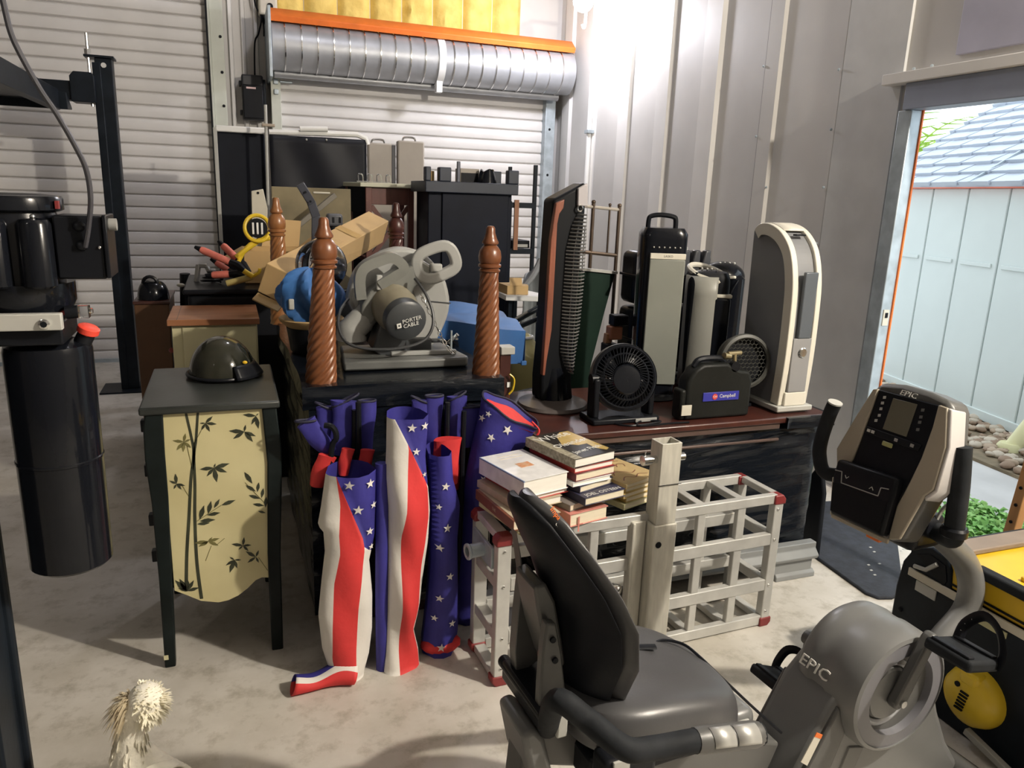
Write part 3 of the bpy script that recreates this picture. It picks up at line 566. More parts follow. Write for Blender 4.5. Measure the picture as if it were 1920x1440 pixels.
# its empty toe lying on the floor
def toe(u, v):
    t = 2*PI*u; s = v; x = 0.30-0.185*s; y = 2.115+0.01*math.sin(4*s)
    hz_ = 0.055*(1-0.15*s)+0.012*math.sin(7*s); hy = 0.045*(1-0.3*s)
    return (x+0.01*math.sin(t), y-hy*math.cos(t)*1.0, max(0.002, hz_*0.5+0.52*hz_*math.sin(t)))
b = B()
for k, (u0, u1) in enumerate(((0.0, 0.12), (0.12, 0.22), (0.22, 0.55), (0.55, 1.0))):
    b.m = k; b.grid(lambda u, v, u0=u0, u1=u1: toe(u0+(u1-u0)*u, v), 6, 18)
tm = obj('toe', b, [R_, W_, Bl, R_], T1, solid=0.003)
T2, bg2, star2 = flag_bag('flag_chair_bag', 'flag pattern chair bag, tallest, with white and red stripes, second from the chest',
  [(0.847, 0.414), (0.745, 0.412), (0.66, 0.408), (0.559, 0.415), (0.38, 0.413), (0.227, 0.408), (0.07, 0.40), (0.0, 0.392)],
  [(0.835, 0.541), (0.713, 0.533), (0.611, 0.541), (0.543, 0.547), (0.438, 0.542), (0.325, 0.527), (0.225, 0.516), (0.134, 0.496), (0.06, 0.512), (0.0, 0.516)],
  [(0.85, 0.431), (0.764, 0.472), (0.561, 0.462), (0.475, 0.448), (0.232, 0.448), (0.075, 0.442), (0.0, 0.443)],
  [(0.85, 0.431), (0.764, 0.472), (0.634, 0.531), (0.612, 0.536), (0.523, 0.538), (0.376, 0.515), (0.222, 0.506), (0.163, 0.486), (0.06, 0.508), (0.0, 0.514)],
  [(0.85, 0.431), (0.764, 0.472), (0.634, 0.531), (0.60, 0.60), (0.0, 0.60)], 2.095, 0.055, 0.0, 0.848, [W_, R_, W_, Bl, Bl], 'flag pattern folding chair bags', seed=2)
obj('side_fabric', B().tube(spl([(0.396, 2.15, 0.0), (0.394, 2.145, 0.25), (0.398, 2.15, 0.5), (0.400, 2.16, 0.70)], 6), [0.020]*19, 12), flagblue, T2)
for x, z, r in ((0.480, 0.822, 0.015), (0.520, 0.825, 0.014), (0.494, 0.746, 0.013), (0.522, 0.668, 0.009)): star2(x, z, r, 0.1)
T3, bg3, star3 = flag_bag('flag_chair_bag', 'dark blue chair bag with rows of white stars, beside the aluminium frame',
  [(0.705, 0.554), (0.623, 0.561), (0.485, 0.566), (0.329, 0.564), (0.169, 0.554), (0.023, 0.537), (0.0, 0.54)],
  [(0.70, 0.63), (0.608, 0.637), (0.52, 0.662), (0.396, 0.655), (0.234, 0.660), (0.067, 0.663), (0.0, 0.655)],
  [(0, 0)], [(0, 0)], [(0, 0)], 2.15, 0.05, 0.0, 0.705, [Bl, Bl, Bl, Bl, Bl], 'flag pattern folding chair bags', seed=3)
for x, z, r in ((0.601, 0.604, 0.015), (0.580, 0.536, 0.011), (0.607, 0.464, 0.015), (0.582, 0.400, 0.014), (0.615, 0.299, 0.015), (0.585, 0.217, 0.014), (0.570, 0.145, 0.012), (0.629, 0.119, 0.014), (0.590, 0.042, 0.016)): star3(x, z, r, 0.15)
obj('toe', B().sph((0.60, 2.19, 0.03), (0.07, 0.05, 0.03), 14, 8, z0=-0.95), R_, T3)
# fourth, open bag leaning behind the books
T4 = thing('flag_chair_bag', 'open blue star chair bag with red lining, tilted behind the book stacks', 'chair bag', (0.84, 2.30, 0), 0, 'flag pattern folding chair bags')
cx = [(0.0, 0.735, 2.36), (0.25, 0.75, 2.35), (0.50, 0.765, 2.33), (0.66, 0.815, 2.31), (0.74, 0.845, 2.30), (0.80, 0.860, 2.29)]
def b4(u, v):
    z = v*0.80; x = lerp([(a, b) for a, b, c in cx], z); y = lerp([(a, c) for a, b, c in cx], z); w = 0.045+0.055*max(0, (z-0.45)/0.35)
    t = 2*PI*u; dx = w*math.cos(t); return (x+dx, y+0.05*math.sin(t), z+(-0.55*dx+0.025*math.sin(t) if v > 0.99 else -0.55*dx*v*v)+0.004*math.sin(5*t+9*z))
bg4 = obj('bag', B().grid(b4, 28, 26, cu=True), flagblue, T4, solid=0.004)
obj('lining', B().grid(lambda u, v: tuple(Vector(b4(u, 1.0)).lerp(Vector((0.865, 2.29, 0.79)), 0.1+0.9*v)+Vector((0, 0, -0.02-0.06*v))), 24, 3, cu=True), flagred, T4)
obj('hem', B().tube([Vector(b4(k/28, 1.0)) for k in range(28)], 0.004, 6, closed=True), navy, T4)
for u, v, r in ((0.73, 0.93, 0.019), (0.66, 0.87, 0.016), (0.60, 0.95, 0.012), (0.55, 0.93, 0.014), (0.70, 0.70, 0.014)):
    q = Vector(b4(u, v)); du = (Vector(b4(u+0.02, v))-q).normalized(); dv = (Vector(b4(u, v-0.02))-q).normalized()*-1
    b = B(); n = du.cross(dv); n = n if n.y < 0 else -n
    b.add([q+du*a+dv*c+n*0.005 for a, c in star_poly(r, 0.2)]+[q+n*0.006], [(k, (k+1) % 10, 10) for k in range(10)]); obj('star', b, flagwhite, bg4, smooth=False)
obj('drawstring', B().tube(spl([(0.93, 2.27, 0.76), (0.955, 2.265, 0.73), (0.945, 2.262, 0.70), (0.965, 2.26, 0.67), (0.95, 2.26, 0.645)], 5), 0.004, 6), flagred, T4)
# folded camp chairs sticking out of the bags
def sleeve(p0, p1, w, d, m, T, name='seat_fabric', bow=0.0, seed=0):
    r = random.Random(seed); p0, p1 = Vector(p0), Vector(p1); ax = (p1-p0).normalized(); sx = ax.cross(Vector((0, 1, 0))).normalized(); ph = r.uniform(0, 6)
    def fn(u, v):
        t = 2*PI*u; c = p0.lerp(p1, v)+Vector((bow*math.sin(PI*v), 0, 0)); k = 1+0.12*math.sin(3*t+ph+5*v)+0.08*math.sin(7*v+ph)
        return tuple(c+sx*(w*0.5*math.cos(t)*k*(0.85+0.3*v))+Vector((0, 1, 0))*(d*0.5*math.sin(t)*k))
    return obj(name, B().grid(fn, 18, 12, cu=True, caps=True), m, T)
def camp_chair(label, parts, poles, reds, loc, group='folded camp chairs in the bags'):
    mv = lambda p: (p[0], p[1]+0.085, p[2])
    parts = [(mv(a), mv(b_), c, d) for a, b_, c, d in parts]; reds = [(mv(a), mv(b_), c, d) for a, b_, c, d in reds]; poles = [[mv(p) for p in q] for q in poles]
    T = thing('camp_chair', label, 'folding chair', (loc[0], loc[1]+0.085, loc[2]), 0, group)
    for i, (p0, p1, w, d) in enumerate(parts):
        d *= 0.5; s = sleeve(p0, p1, w, d, flagblue, T, seed=i); q = Vector(p1)
        obj('hem', B().tube([(q.x+w*0.55*math.cos(t*PI/8), q.y+d*0.5*math.sin(t*PI/8), q.z+0.002+0.3*w*math.sin(i*2.1)*math.cos(t*PI/8)) for t in range(16)], 0.004, 6, closed=True), navy, s)
    for p in poles: obj('pole', B().tube(p, 0.009, 8), blackp, T)
    for p0, p1, w, d in reds: sleeve(p0, p1, w, d, flagred, T, 'strap')
    return T
camp_chair('folded camp chair with drooping blue armrest and red straps, beside the bamboo chest',
  [((0.262, 2.20, 0.70), (0.190, 2.18, 0.815), 0.055, 0.05), ((0.300, 2.24, 0.68), (0.318, 2.24, 0.855), 0.075, 0.06), ((0.262, 2.26, 0.70), (0.255, 2.26, 0.835), 0.05, 0.05), ((0.375, 2.24, 0.64), (0.385, 2.24, 0.850), 0.05, 0.06)],
  [spl([(0.25, 2.17, 0.20), (0.26, 2.17, 0.68), (0.278, 2.165, 0.76), (0.268, 2.165, 0.795), (0.245, 2.175, 0.80)], 5), [(0.352, 2.21, 0.1), (0.352, 2.20, 0.86)], [(0.335, 2.23, 0.1), (0.343, 2.22, 0.83)]],
  [((0.215, 2.19, 0.60), (0.250, 2.17, 0.705), 0.05, 0.03), ((0.295, 2.16, 0.64), (0.312, 2.16, 0.725), 0.036, 0.02), ((0.362, 2.165, 0.63), (0.372, 2.165, 0.715), 0.04, 0.02)], (0.30, 2.22, 0))
camp_chair('folded camp chair with blue sleeves and a black pole behind the star bag',
  [((0.610, 2.28, 0.60), (0.612, 2.27, 0.845), 0.055, 0.06), ((0.688, 2.28, 0.60), (0.690, 2.27, 0.840), 0.055, 0.06), ((0.565, 2.27, 0.60), (0.562, 2.27, 0.835), 0.05, 0.05)],
  [[(0.650, 2.26, 0.05), (0.650, 2.24, 0.83)], [(0.705, 2.26, 0.05), (0.704, 2.23, 0.80)]],
  [((0.645, 2.22, 0.55), (0.640, 2.21, 0.715), 0.085, 0.05)], (0.65, 2.26, 0))
camp_chair('folded camp chair with white starred blue flap and white strip next to the open bag',
  [((0.735, 2.27, 0.66), (0.738, 2.27, 0.80), 0.06, 0.05)], [[(0.745, 2.33, 0.05), (0.750, 2.31, 0.80)]], [((0.70, 2.30, 0.50), (0.70, 2.29, 0.66), 0.05, 0.04)], (0.74, 2.29, 0))
# ============================================================ aluminium cargo frame standing on its side
FA = math.atan2(0.045, 1.07)
FR = thing('cargo_frame', 'aluminium grid cargo carrier frame standing on its long side with red corner caps', 'cargo carrier', (0.72, 1.955, 0), FA)
def fo(name, b, m=alu, parent=None, bev=0.003): return obj(name, b, m, parent or FR, bev=bev, local=True)
for y in (0.0, 0.195):
    n = 'rail'
    for z0, z1 in ((0.004, 0.042), (0.143, 0.187), (0.322, 0.366), (0.480, 0.514)): fo(n, B().box(0.035, 1.045, y, y+0.026, z0, z1))
    for x0, x1 in ((-0.012, 0.033), (1.035, 1.072)): fo('upright', B().box(x0, x1, y-0.003, y+0.03, 0.012, 0.500))
    for x0, x1 in ((0.305, 0.335), (0.715, 0.745), (0.880, 0.913)): fo('crossbar', B().box(x0, x1, y+0.003, y+0.024, 0.04, 0.482))
for x0, x1 in ((-0.008, 0.030), (0.300, 0.335), (0.72, 0.75), (0.885, 0.915), (1.04, 1.068)):
    fo('spacer', B().box(x0, x1, 0.025, 0.197, 0.488, 0.512)); fo('spacer', B().box(x0, x1, 0.025, 0.197, 0.006, 0.030))
for x0, x1 in ((-0.008, 0.030), (1.04, 1.068)):
    for z in (0.165, 0.344): fo('spacer', B().box(x0, x1, 0.025, 0.197, z-0.018, z+0.018))
for x, z in ((-0.012, 0.500), (1.052, 0.500), (-0.012, 0.012), (1.052, 0.012)):
    for y in (0.0, 0.195):
        s = 1 if z > 0.3 else -1; e = -1 if x < 0.5 else 1
        b = B(); pts = [(x-0.006 if e < 0 else x-0.020, z-0.018*s), (x-0.006 if e < 0 else x+0.024, z-0.018*s)] 
        ax = -0.018 if e < 0 else 1.078; ix = 0.034 if e < 0 else 1.030
        b.xz([(ax, z-0.022*s), (ax, z-0.002*s), (ax+(0.012 if e < 0 else -0.012), z+0.0125*s), (ix, z+0.0125*s), (ix, z-0.022*s)], y-0.007, y+0.034); fo('corner_cap', b, redp, bev=0.004)
ch = fo('channel', B().box(0.448, 0.500, -0.010, 0.020, 0.085, 0.495), alu2)
fo('channel_lip', B().box(0.446, 0.456, -0.020, -0.008, 0.085, 0.495), alu2, ch)
po = fo('hitch_tube', B().box(0.505, 0.592, -0.050, 0.022, 0.082, 0.492), alu2, bev=0.005)
b = B(); x0, x1, y0, y1, w = 0.512, 0.585, -0.046, 0.018, 0.006
for a in ((x0, x1, y0, y0+w), (x0, x1, y1-w, y1), (x0, x0+w, y0+w, y1-w), (x1-w, x1, y0+w, y1-w)): b.box(*a, 0.492, 0.765)
fo('inner_tube', b, alu2, po, 0.0015)
fo('tube_bore', B().box(x0+w, x1-w, y0+w, y1-w, 0.60, 0.61), blackm, po, 0)
fo('hitch_pin', B().cyl((0.468, -0.015, 0.706), (0.618, -0.015, 0.706), 0.013, n=14).cyl((0.462, -0.015, 0.706), (0.492, -0.015, 0.706), 0.017, n=14).box(0.470, 0.474, -0.017, -0.013, 0.72, 0.735), chrome, bev=0.001)
fo('tube_hole', B().cyl((0.525, -0.0505, 0.425), (0.525, -0.052, 0.425), 0.011, n=14), blackm, po, 0)
fo('tube_seam', B().box(0.505, 0.592, -0.0508, -0.0498, 0.628, 0.630), blackm, po, 0)
fo('locking_pin', B().lathe([(0.016, 0), (0.018, 0.004), (0.018, 0.03), (0.012, 0.036), (0, 0.036)], (0.385, -0.006, 0.275), (0.6, -0.8, 0), 16), chrome)
fo('end_coupler', B().lathe([(0.022, 0), (0.022, 0.05), (0.026, 0.052), (0.026, 0.06), (0.016, 0.06), (0.016, 0.04)], (-0.015, 0.105, 0.425), (-1, -0.1, 0), 18, caps=False).box(-0.020, -0.010, 0.03, 0.195, 0.39, 0.46), galv, bev=0.002)
rg = random.Random(2)
for x in (0.01, 1.05):
    for z in (0.06, 0.165, 0.344, 0.46): fo('rivet', B().sph((x, -0.004, z), 0.005, 8, 4), chrome, bev=0)
# ============================================================ books on the frame
def book(label, x, y, z, w, l, h, deg, cov, pages=pagem, group='books stacked on the aluminium frame', soft=False):
    T = thing('book', label, 'book', (x, y, z), math.radians(deg), group)
    t = 0.0022 if not soft else 0.001; i = 0.0 if soft else 0.004
    c = obj('cover', B().box(0, w, 0, l, 0, t).box(0, w, 0, l, h-t, h).box(-0.001, t, 0, l, 0, h), cov, T, local=True, bev=0.0008, seg=1)
    obj('pages', B().box(t, w-i, i, l-i, t, h-t), pages, T, local=True, smooth=False)
    return T, c
def cov(n, c, **k): return mat('cover_'+n, c, 0.38, var=0.08, scale=30, **k)
olive = cov('olive', (0.50, 0.47, 0.26)); tan = cov('tan', (0.50, 0.42, 0.30)); brownc = cov('brown', (0.20, 0.07, 0.04)); whitec = cov('white', (0.80, 0.80, 0.80))
pinkc = cov('pink', (0.62, 0.24, 0.20)); maroon = cov('maroon', (0.16, 0.035, 0.04)); greyc = cov('grey', (0.24, 0.21, 0.19)); navyc = cov('navy', (0.035, 0.035, 0.07)); redc = cov('red', (0.45, 0.05, 0.04)); blackc = cov('black', (0.025, 0.022, 0.02))
goldc = cov('gold', (0.50, 0.36, 0.12)); floral = cov('floral', (0.56, 0.42, 0.21)); patt = mat('cover_pattern', (0.42, 0.38, 0.28), 0.5, col2=(0.20, 0.18, 0.12), scale=90)
Z0 = 0.516
book('thin olive book at the very bottom of the left stack', 0.775, 1.92, Z0, 0.15, 0.22, 0.017, 12, olive)
book('thin yellowish book second from bottom of the left stack', 0.755, 1.915, Z0+0.0175, 0.15, 0.23, 0.016, 12, olive, pagew)
T, c = book('tan book with dark brown spine sticking out of the left stack', 0.735, 1.90, Z0+0.034, 0.16, 0.265, 0.032, 7, brownc)
obj('front_cover', B().box(0.008, 0.16, 0.001, 0.264, 0.0318, 0.0328), tan, T, local=True, smooth=False)
for i, s in enumerate((0.03, 0.05, 0.022)): obj('cover_lettering', B().tube(spl([(0.05+s*0.2*i, 0.05+0.03*i, 0.0332), (0.06+s, 0.07+0.03*i, 0.0332), (0.075+s*0.5, 0.05+0.04*i, 0.0332), (0.10, 0.075+0.03*i, 0.0332)], 5), 0.001, 5), brownc, T, local=True)
text('spine_lettering', 'THE', 0.014, Matrix.Translation((0.735, 1.90, Z0+0.034)) @ Matrix.Rotation(math.radians(7), 4, 'Z') @ plane_m((-0.0012, 0.13, 0.016), (0, -1, 0), (0, 0, 1)), tan, T, 0.0003)
book('grey and tan paperback under the big white book', 0.765, 1.95, Z0+0.0675, 0.165, 0.235, 0.024, 13, tan, pagew)
book('white paged book with red cover edge under the big white book', 0.80, 1.965, Z0+0.092, 0.16, 0.225, 0.017, 15, redc, pagew)
T, c = book('big white hardback with small orange picture on the left stack', 0.784, 1.952, Z0+0.1095, 0.17, 0.245, 0.054, 15, whitec, pagew)
WT = Matrix.Translation((0.784, 1.952, Z0+0.1095)) @ Matrix.Rotation(math.radians(15), 4, 'Z')
obj('cover_picture', B().box(0.062, 0.112, 0.100, 0.138, 0.0540, 0.0545), mat('picture_orange', (0.62, 0.22, 0.07), 0.5, col2=(0.65, 0.50, 0.35), scale=45), T, local=True, smooth=False)
obj('cover_edge', B().box(-0.0015, 0.002, 0, 0.245, 0.050, 0.0548), mat('blue_edge', (0.25, 0.34, 0.52), 0.5), T, local=True, smooth=False)
for yy in (0.19, 0.21): obj('cover_lettering', B().box(0.045, 0.13, yy, yy+0.003, 0.0540, 0.0544), pagem, T, local=True, smooth=False)
# second stack
book('pink book at the bottom of the middle stack', 0.938, 1.945, Z0, 0.15, 0.21, 0.042, 13, pinkc)
obj('page_marker', B().box(0.030, 0.036, -0.0015, -0.0005, -0.02, 0.03).box(0.036, 0.050, -0.0012, -0.0004, 0.002, 0.006), pinkc, bpy.data.objects['book.006'], local=True, smooth=False)
book('grey book under the dark titled book of the middle stack', 0.945, 1.965, Z0+0.0425, 0.16, 0.23, 0.022, 20, greyc, pagem)
T, c = book('dark navy book with white lettering in the middle stack', 0.985, 1.945, Z0+0.065, 0.165, 0.235, 0.026, 14, navyc)
JT = Matrix.Translation((0.985, 1.945, Z0+0.065)) @ Matrix.Rotation(math.radians(14), 4, 'Z')
text('cover_lettering', 'JOEL OSTEEN', 0.024, JT @ plane_m((0.086, 0.018, 0.0262), (1, 0, 0), (0, 1, 0)), textlight, T, 0.0003, sx=1.0)
book('navy and cream book lying askew above the dark titled book', 0.985, 1.985, Z0+0.0915, 0.15, 0.215, 0.022, 20, navyc)
book('thin white book in the upper middle stack', 0.960, 1.985, Z0+0.114, 0.155, 0.225, 0.016, 13, whitec, pagew)
book('dark red hardback with cream pages in the middle stack', 0.968, 1.985, Z0+0.1305, 0.165, 0.24, 0.026, 15, maroon)
book('red edged book just under the black patterned book', 0.965, 1.990, Z0+0.157, 0.16, 0.24, 0.018, 14, redc, pagew)
T, c = book('black and gold patterned novel on top of the middle stack', 0.962, 1.985, Z0+0.1755, 0.172, 0.25, 0.030, 16, blackc, pagew)
OT = Matrix.Translation((0.962, 1.985, Z0+0.1755)) @ Matrix.Rotation(math.radians(16), 4, 'Z')
obj('spine_band', B().box(-0.0016, 0.0, 0, 0.25, 0, 0.0302).box(-0.0016, 0.030, 0, 0.25, 0.030, 0.0305), patt, T, local=True, smooth=False)
obj('cover_picture', B().xy([(0.05, 0.12), (0.09, 0.20), (0.13, 0.235), (0.168, 0.235), (0.168, 0.03), (0.15, 0.02), (0.13, 0.05), (0.135, 0.10), (0.10, 0.10), (0.07, 0.13)], 0.030, 0.0304), goldc, T, local=True, smooth=False)
for s, x, y in (('White', 0.080, 0.208), ('Oleander', 0.092, 0.130), ('Janet Fitch', 0.098, 0.055)):
    text('cover_lettering', s, {'White': 0.058, 'Oleander': 0.040}.get(s, 0.030), OT @ plane_m((x, y, 0.0307), (1, 0.12, 0), (0, 1, 0)), textlight, T, 0.0004)
# third stack behind the post
for i, (dx, dy, w, l, h, dg, lab) in enumerate(((0.0, 0.0, 0.17, 0.19, 0.020, 20, 'olive yellow book at the bottom of the right stack'), (0.01, 0.01, 0.165, 0.185, 0.018, 18, 'yellow book second from bottom of the right stack'),
   (-0.005, 0.0, 0.175, 0.195, 0.017, 21, 'yellow tan book in the middle of the right stack'), (0.004, 0.006, 0.165, 0.19, 0.016, 19, 'yellow tan book just under the scrolled cover'))):
    book(lab, 1.165+dx, 2.018+dy, Z0+[0, 0.0205, 0.039, 0.0565][i], w, l, h, dg, goldc if i != 0 else olive)
T, c = book('tan book with brown scroll pattern on top of the right stack', 1.168, 2.018, Z0+0.073, 0.17, 0.195, 0.016, 21, floral)
rg = random.Random(6)
for i, p in enumerate((((0.02, 0.03), (0.05, 0.05), (0.08, 0.03), (0.11, 0.045), (0.14, 0.03)), ((0.03, 0.08), (0.05, 0.10), (0.08, 0.09), (0.10, 0.065), (0.13, 0.075)), ((0.05, 0.14), (0.065, 0.155), (0.085, 0.15), (0.08, 0.13), (0.065, 0.135)),
   ((0.10, 0.13), (0.12, 0.15), (0.14, 0.14), (0.13, 0.12)), ((0.02, 0.12), (0.03, 0.14), (0.025, 0.165)), ((0.10, 0.17), (0.12, 0.18), (0.15, 0.17)))):
    obj('scroll_print', B().tube(spl([(a, b_, 0.0162) for a, b_ in p], 5), 0.0022, 5, flat=0.2), brownc, T, local=True)
# ============================================================ wrapped low dresser at right
TD = thing('low_dresser', 'long low dresser wrapped in black film with grey bracket foot, fans standing on it', 'dresser', (1.58, 2.55, 0))
obj('film_wrap', B().grid(wrapfn(0.985, 2.195, 2.30, 2.86, 0.13, 0.672, 5), 130, 44, cu=True, caps=True), film, TD)
obj('top', B().box(0.955, 2.215, 2.275, 2.88, 0.675, 0.70), wooddk, TD, bev=0.006)
obj('top_moulding', B().box(0.965, 1.98, 2.283, 2.30, 0.652, 0.676).box(0.975, 1.99, 2.290, 2.30, 0.600, 0.612), mat('brown_edge', (0.10, 0.065, 0.055), 0.4, var=0.2), TD, bev=0.004)
obj('top_film', B().grid(wrapfn(2.00, 2.235, 2.262, 2.89, 0.655, 0.699, 12), 90, 6, cu=True, caps=True), film, TD)
FT = [B(), B()]
for b, x0, x1 in ((FT[0], 1.90, 2.215), (FT[1], 0.965, 1.2)):
    b.xz([(x0, 0.125), (x1, 0.125), (x1, 0.0), (x1-0.17 if x0 > 1.5 else x1, 0.0)] + ([(x1-0.19, 0.03), (x1-0.23, 0.06), (x0, 0.065)] if x0 > 1.5 else [(x0+0.15, 0), (x0, 0.0)][:1]+[(x0, 0.0)]), 2.262, 2.30)
foot = mat('foot_grey', (0.24, 0.25, 0.25), 0.4, var=0.1)
obj('bracket_foot', FT[0], foot, TD, bev=0.004); obj('bracket_foot', FT[1], foot, TD, bev=0.004)
obj('base_moulding', B().yz([(2.245, 0.085), (2.238, 0.10), (2.262, 0.125), (2.262, 0.15), (2.30, 0.15), (2.30, 0.085)], 0.95, 2.225).yz([(2.25, 0.0), (2.25, 0.02), (2.262, 0.03), (2.30, 0.03), (2.30, 0.0)], 2.03, 2.225), foot, TD, bev=0.003)
obj('bracket_foot', B().box(2.185, 2.215, 2.30, 2.86, 0, 0.125), foot, TD, bev=0.004)
# tower fan
TF = thing('tower_fan', 'tall black tower fan with slanted top and reddish wood side strip', 'tower fan', (1.16, 2.63, 0.70))
obj('base', B().lathe([(0.135, 0.70), (0.140, 0.706), (0.135, 0.718), (0.06, 0.735)], (1.165, 2.64, 0), n=32), mat('fan_base', (0.10, 0.085, 0.08), 0.35, var=0.15), TF)
core = [(1.098, 0.73), (1.095, 0.82), (1.104, 0.97), (1.106, 1.27), (1.112, 1.49), (1.238, 1.556), (1.243, 1.45), (1.236, 1.35), (1.235, 1.19), (1.230, 1.01), (1.222, 0.87), (1.226, 0.80), (1.236, 0.73)]
obj('body', B().xz(core, 2.60, 2.70), mat('fan_black', (0.006, 0.007, 0.009), 0.5), TF, bev=0.012, seg=3)
obj('neck', B().tube([(1.167, 2.65, 0.72), (1.165, 2.65, 0.80), (1.160, 2.65, 0.86)], [0.074, 0.062, 0.055], 20), black, TF)
obj('wood_strip', B().xz([(1.117, 1.478), (1.150, 1.492), (1.147, 1.461), (1.132, 1.44), (1.126, 1.404), (1.125, 1.201), (1.124, 1.014), (1.109, 0.892), (1.105, 0.837), (1.094, 0.838), (1.099, 1.052), (1.103, 1.346)], 2.585, 2.61), mat('reddish_wood', (0.22, 0.075, 0.045), 0.35, var=0.2, stretch=(8, 8, 1)), TF, bev=0.003)
ga = [(0.836, 1.212), (0.873, 1.188), (0.928, 1.168), (1.089, 1.167), (1.311, 1.171), (1.40, 1.19), (1.452, 1.215)]; gb = [(0.836, 1.216), (0.863, 1.226), (1.01, 1.242), (1.186, 1.249), (1.348, 1.249), (1.45, 1.244)]
gm = mat('grille_grey', (0.11, 0.11, 0.105), 0.3, var=0.1)
for k in range(46):
    z = 0.845+k*0.0132; a, b_ = lerp(ga, z), lerp(gb, z)
    pts = [(a+(b_-a)*t/8, 2.596-0.030*math.sin(PI*t/8), z) for t in range(9)]
    obj('grille_slat', B().tube(pts, 0.0030, 4), gm, TF)
for f in (0.3, 0.55, 0.8): obj('grille_wire', B().tube([(lerp(ga, z)+(lerp(gb, z)-lerp(ga, z))*f, 2.600-0.030*math.sin(PI*f), z) for z in [0.85+0.05*i for i in range(12)]], 0.002, 4), chrome, TF)
obj('top_cap', B().xz([(1.205, 1.47), (1.203, 1.532), (1.240, 1.552), (1.246, 1.47)], 2.588, 2.602), mat('cap_lilac', (0.40, 0.38, 0.40), 0.4), TF, bev=0.003)
obj('handle_ring', B().tube([(1.214+0.010*math.cos(t*PI/6), 2.587, 1.462+0.012*math.sin(t*PI/6)) for t in range(12)], 0.003, 6, closed=True), chrome, TF)
# circulator fan
SF = thing('desk_fan', 'small round black fan on a low stand in front of the tower fan', 'fan', (1.335, 2.40, 0.70))
fc = Vector((1.335, 2.40, 0.862)); fd = Vector((-0.18, -0.90, 0.30)).normalized(); fx, fy, _ = frame(fd)
obj('housing', B().lathe([(0.04, -0.085), (0.09, -0.07), (0.118, -0.02), (0.122, 0.0), (0.122, 0.028), (0.114, 0.034), (0.108, 0.030)], fc, fd, 40, caps=False), blackp, SF)
rim = obj('rim', B().lathe([(0.123, -0.01), (0.1255, 0.0), (0.1255, 0.02), (0.123, 0.03)], fc, fd, 40, caps=False), mat('rim_grey', (0.14, 0.14, 0.13), 0.35), SF)
for k in range(48):
    a = 2*PI*k/48; r = fx*math.cos(a)+fy*math.sin(a); s = fx*math.cos(a+0.25)+fy*math.sin(a+0.25)
    obj('grille_rib', B().tube([fc+r*0.110+fd*0.030, fc+(r*0.6+s*0.4)*0.085+fd*0.047, fc+s*0.052+fd*0.055], 0.0022, 4, caps=False), blackp, SF)
obj('grille_ring', B().lathe([(0.080, 0.046), (0.084, 0.049), (0.088, 0.046)], fc, fd, 36, caps=False), blackp, SF)
obj('hub', B().lathe([(0.056, 0.045), (0.056, 0.056), (0.050, 0.062), (0.0, 0.066)], fc+Vector((0, 0, -0.012)), fd, 28), black, SF)
for k in range(5):
    a = 2*PI*k/5; r = fx*math.cos(a)+fy*math.sin(a); t = fx*-math.sin(a)+fy*math.cos(a)
    obj('blade', B().add([fc+r*0.03-t*0.02+fd*0.0, fc+r*0.10-t*0.05+fd*0.01, fc+r*0.10+t*0.03-fd*0.015, fc+r*0.03+t*0.02-fd*0.02], [(0, 1, 2, 3)]), black, SF, solid=0.003)
st = obj('stand', B().box(1.20, 1.475, 2.345, 2.47, 0.70, 0.722).box(1.21, 1.235, 2.37, 2.43, 0.72, 0.868).box(1.437, 1.462, 2.37, 2.43, 0.72, 0.872), blackp, SF, bev=0.007)
for x in (1.222, 1.45): obj('pivot', B().cyl((x-0.016, 2.40, 0.862), (x+0.016, 2.40, 0.862), 0.02, n=14), blackp, SF)
obj('control_strip', B().box(1.37, 1.46, 2.340, 2.346, 0.704, 0.718), greyp, SF, bev=0.002)
# tower heaters
def tower(T, o, w, d, h, rz, taper, m, name='body', n=24, top_r=0.03):
    R_ = Matrix.Translation(o) @ Matrix.Rotation(rz, 4, 'Z'); b = B(); rows = 14; v = []
    def fn(u, vv):
        t = 2*PI*u; e = 0.45; cx = math.copysign(abs(math.cos(t))**e, math.cos(t)); cy = math.copysign(abs(math.sin(t))**e, math.sin(t)); z = vv*h; k = taper+(1-taper)*vv
        if vv > 1-top_r/h: q = (vv-(1-top_r/h))/(top_r/h); k *= 1-0.16*(1-math.sqrt(max(0, 1-q*q)))
        return R_ @ Vector((w/2*cx*k, d/2*cy*k, z))
    b.grid(fn, 48, 30, cu=True, caps=True); return obj(name, b, m, T), R_
HB = thing('tower_heater', 'tall black tower heater with grey front panel and carry handle', 'tower heater', (1.64, 2.68, 0.70))
_, M1 = tower(HB, (1.64, 2.70, 0.715), 0.185, 0.150, 0.680, math.radians(-18), 0.93, black)
obj('base', B().lathe([(0.11, 0.70), (0.115, 0.705), (0.09, 0.722)], (1.64, 2.70, 0), n=28), blackp, HB)
def mb(M, *a): 
    b = B(); b.box(*a, M=M); return b
obj('front_panel', mb(M1, -0.062, 0.080, -0.0785, -0.068, 0.05, 0.560), mat('heater_panel', (0.20, 0.21, 0.185), 0.5, var=0.05), HB, bev=0.004)
lb = obj('label_strip', mb(M1, -0.062, 0.080, -0.0800, -0.070, 0.560, 0.583), ivory, HB, bev=0.002)
obj('control_dots', (lambda b: [b.sph(M1 @ Vector((-0.05+0.021*i, -0.0755, 0.606)), 0.0035, 8, 5) for i in range(6)] and b)(B()), ltgrey, HB)
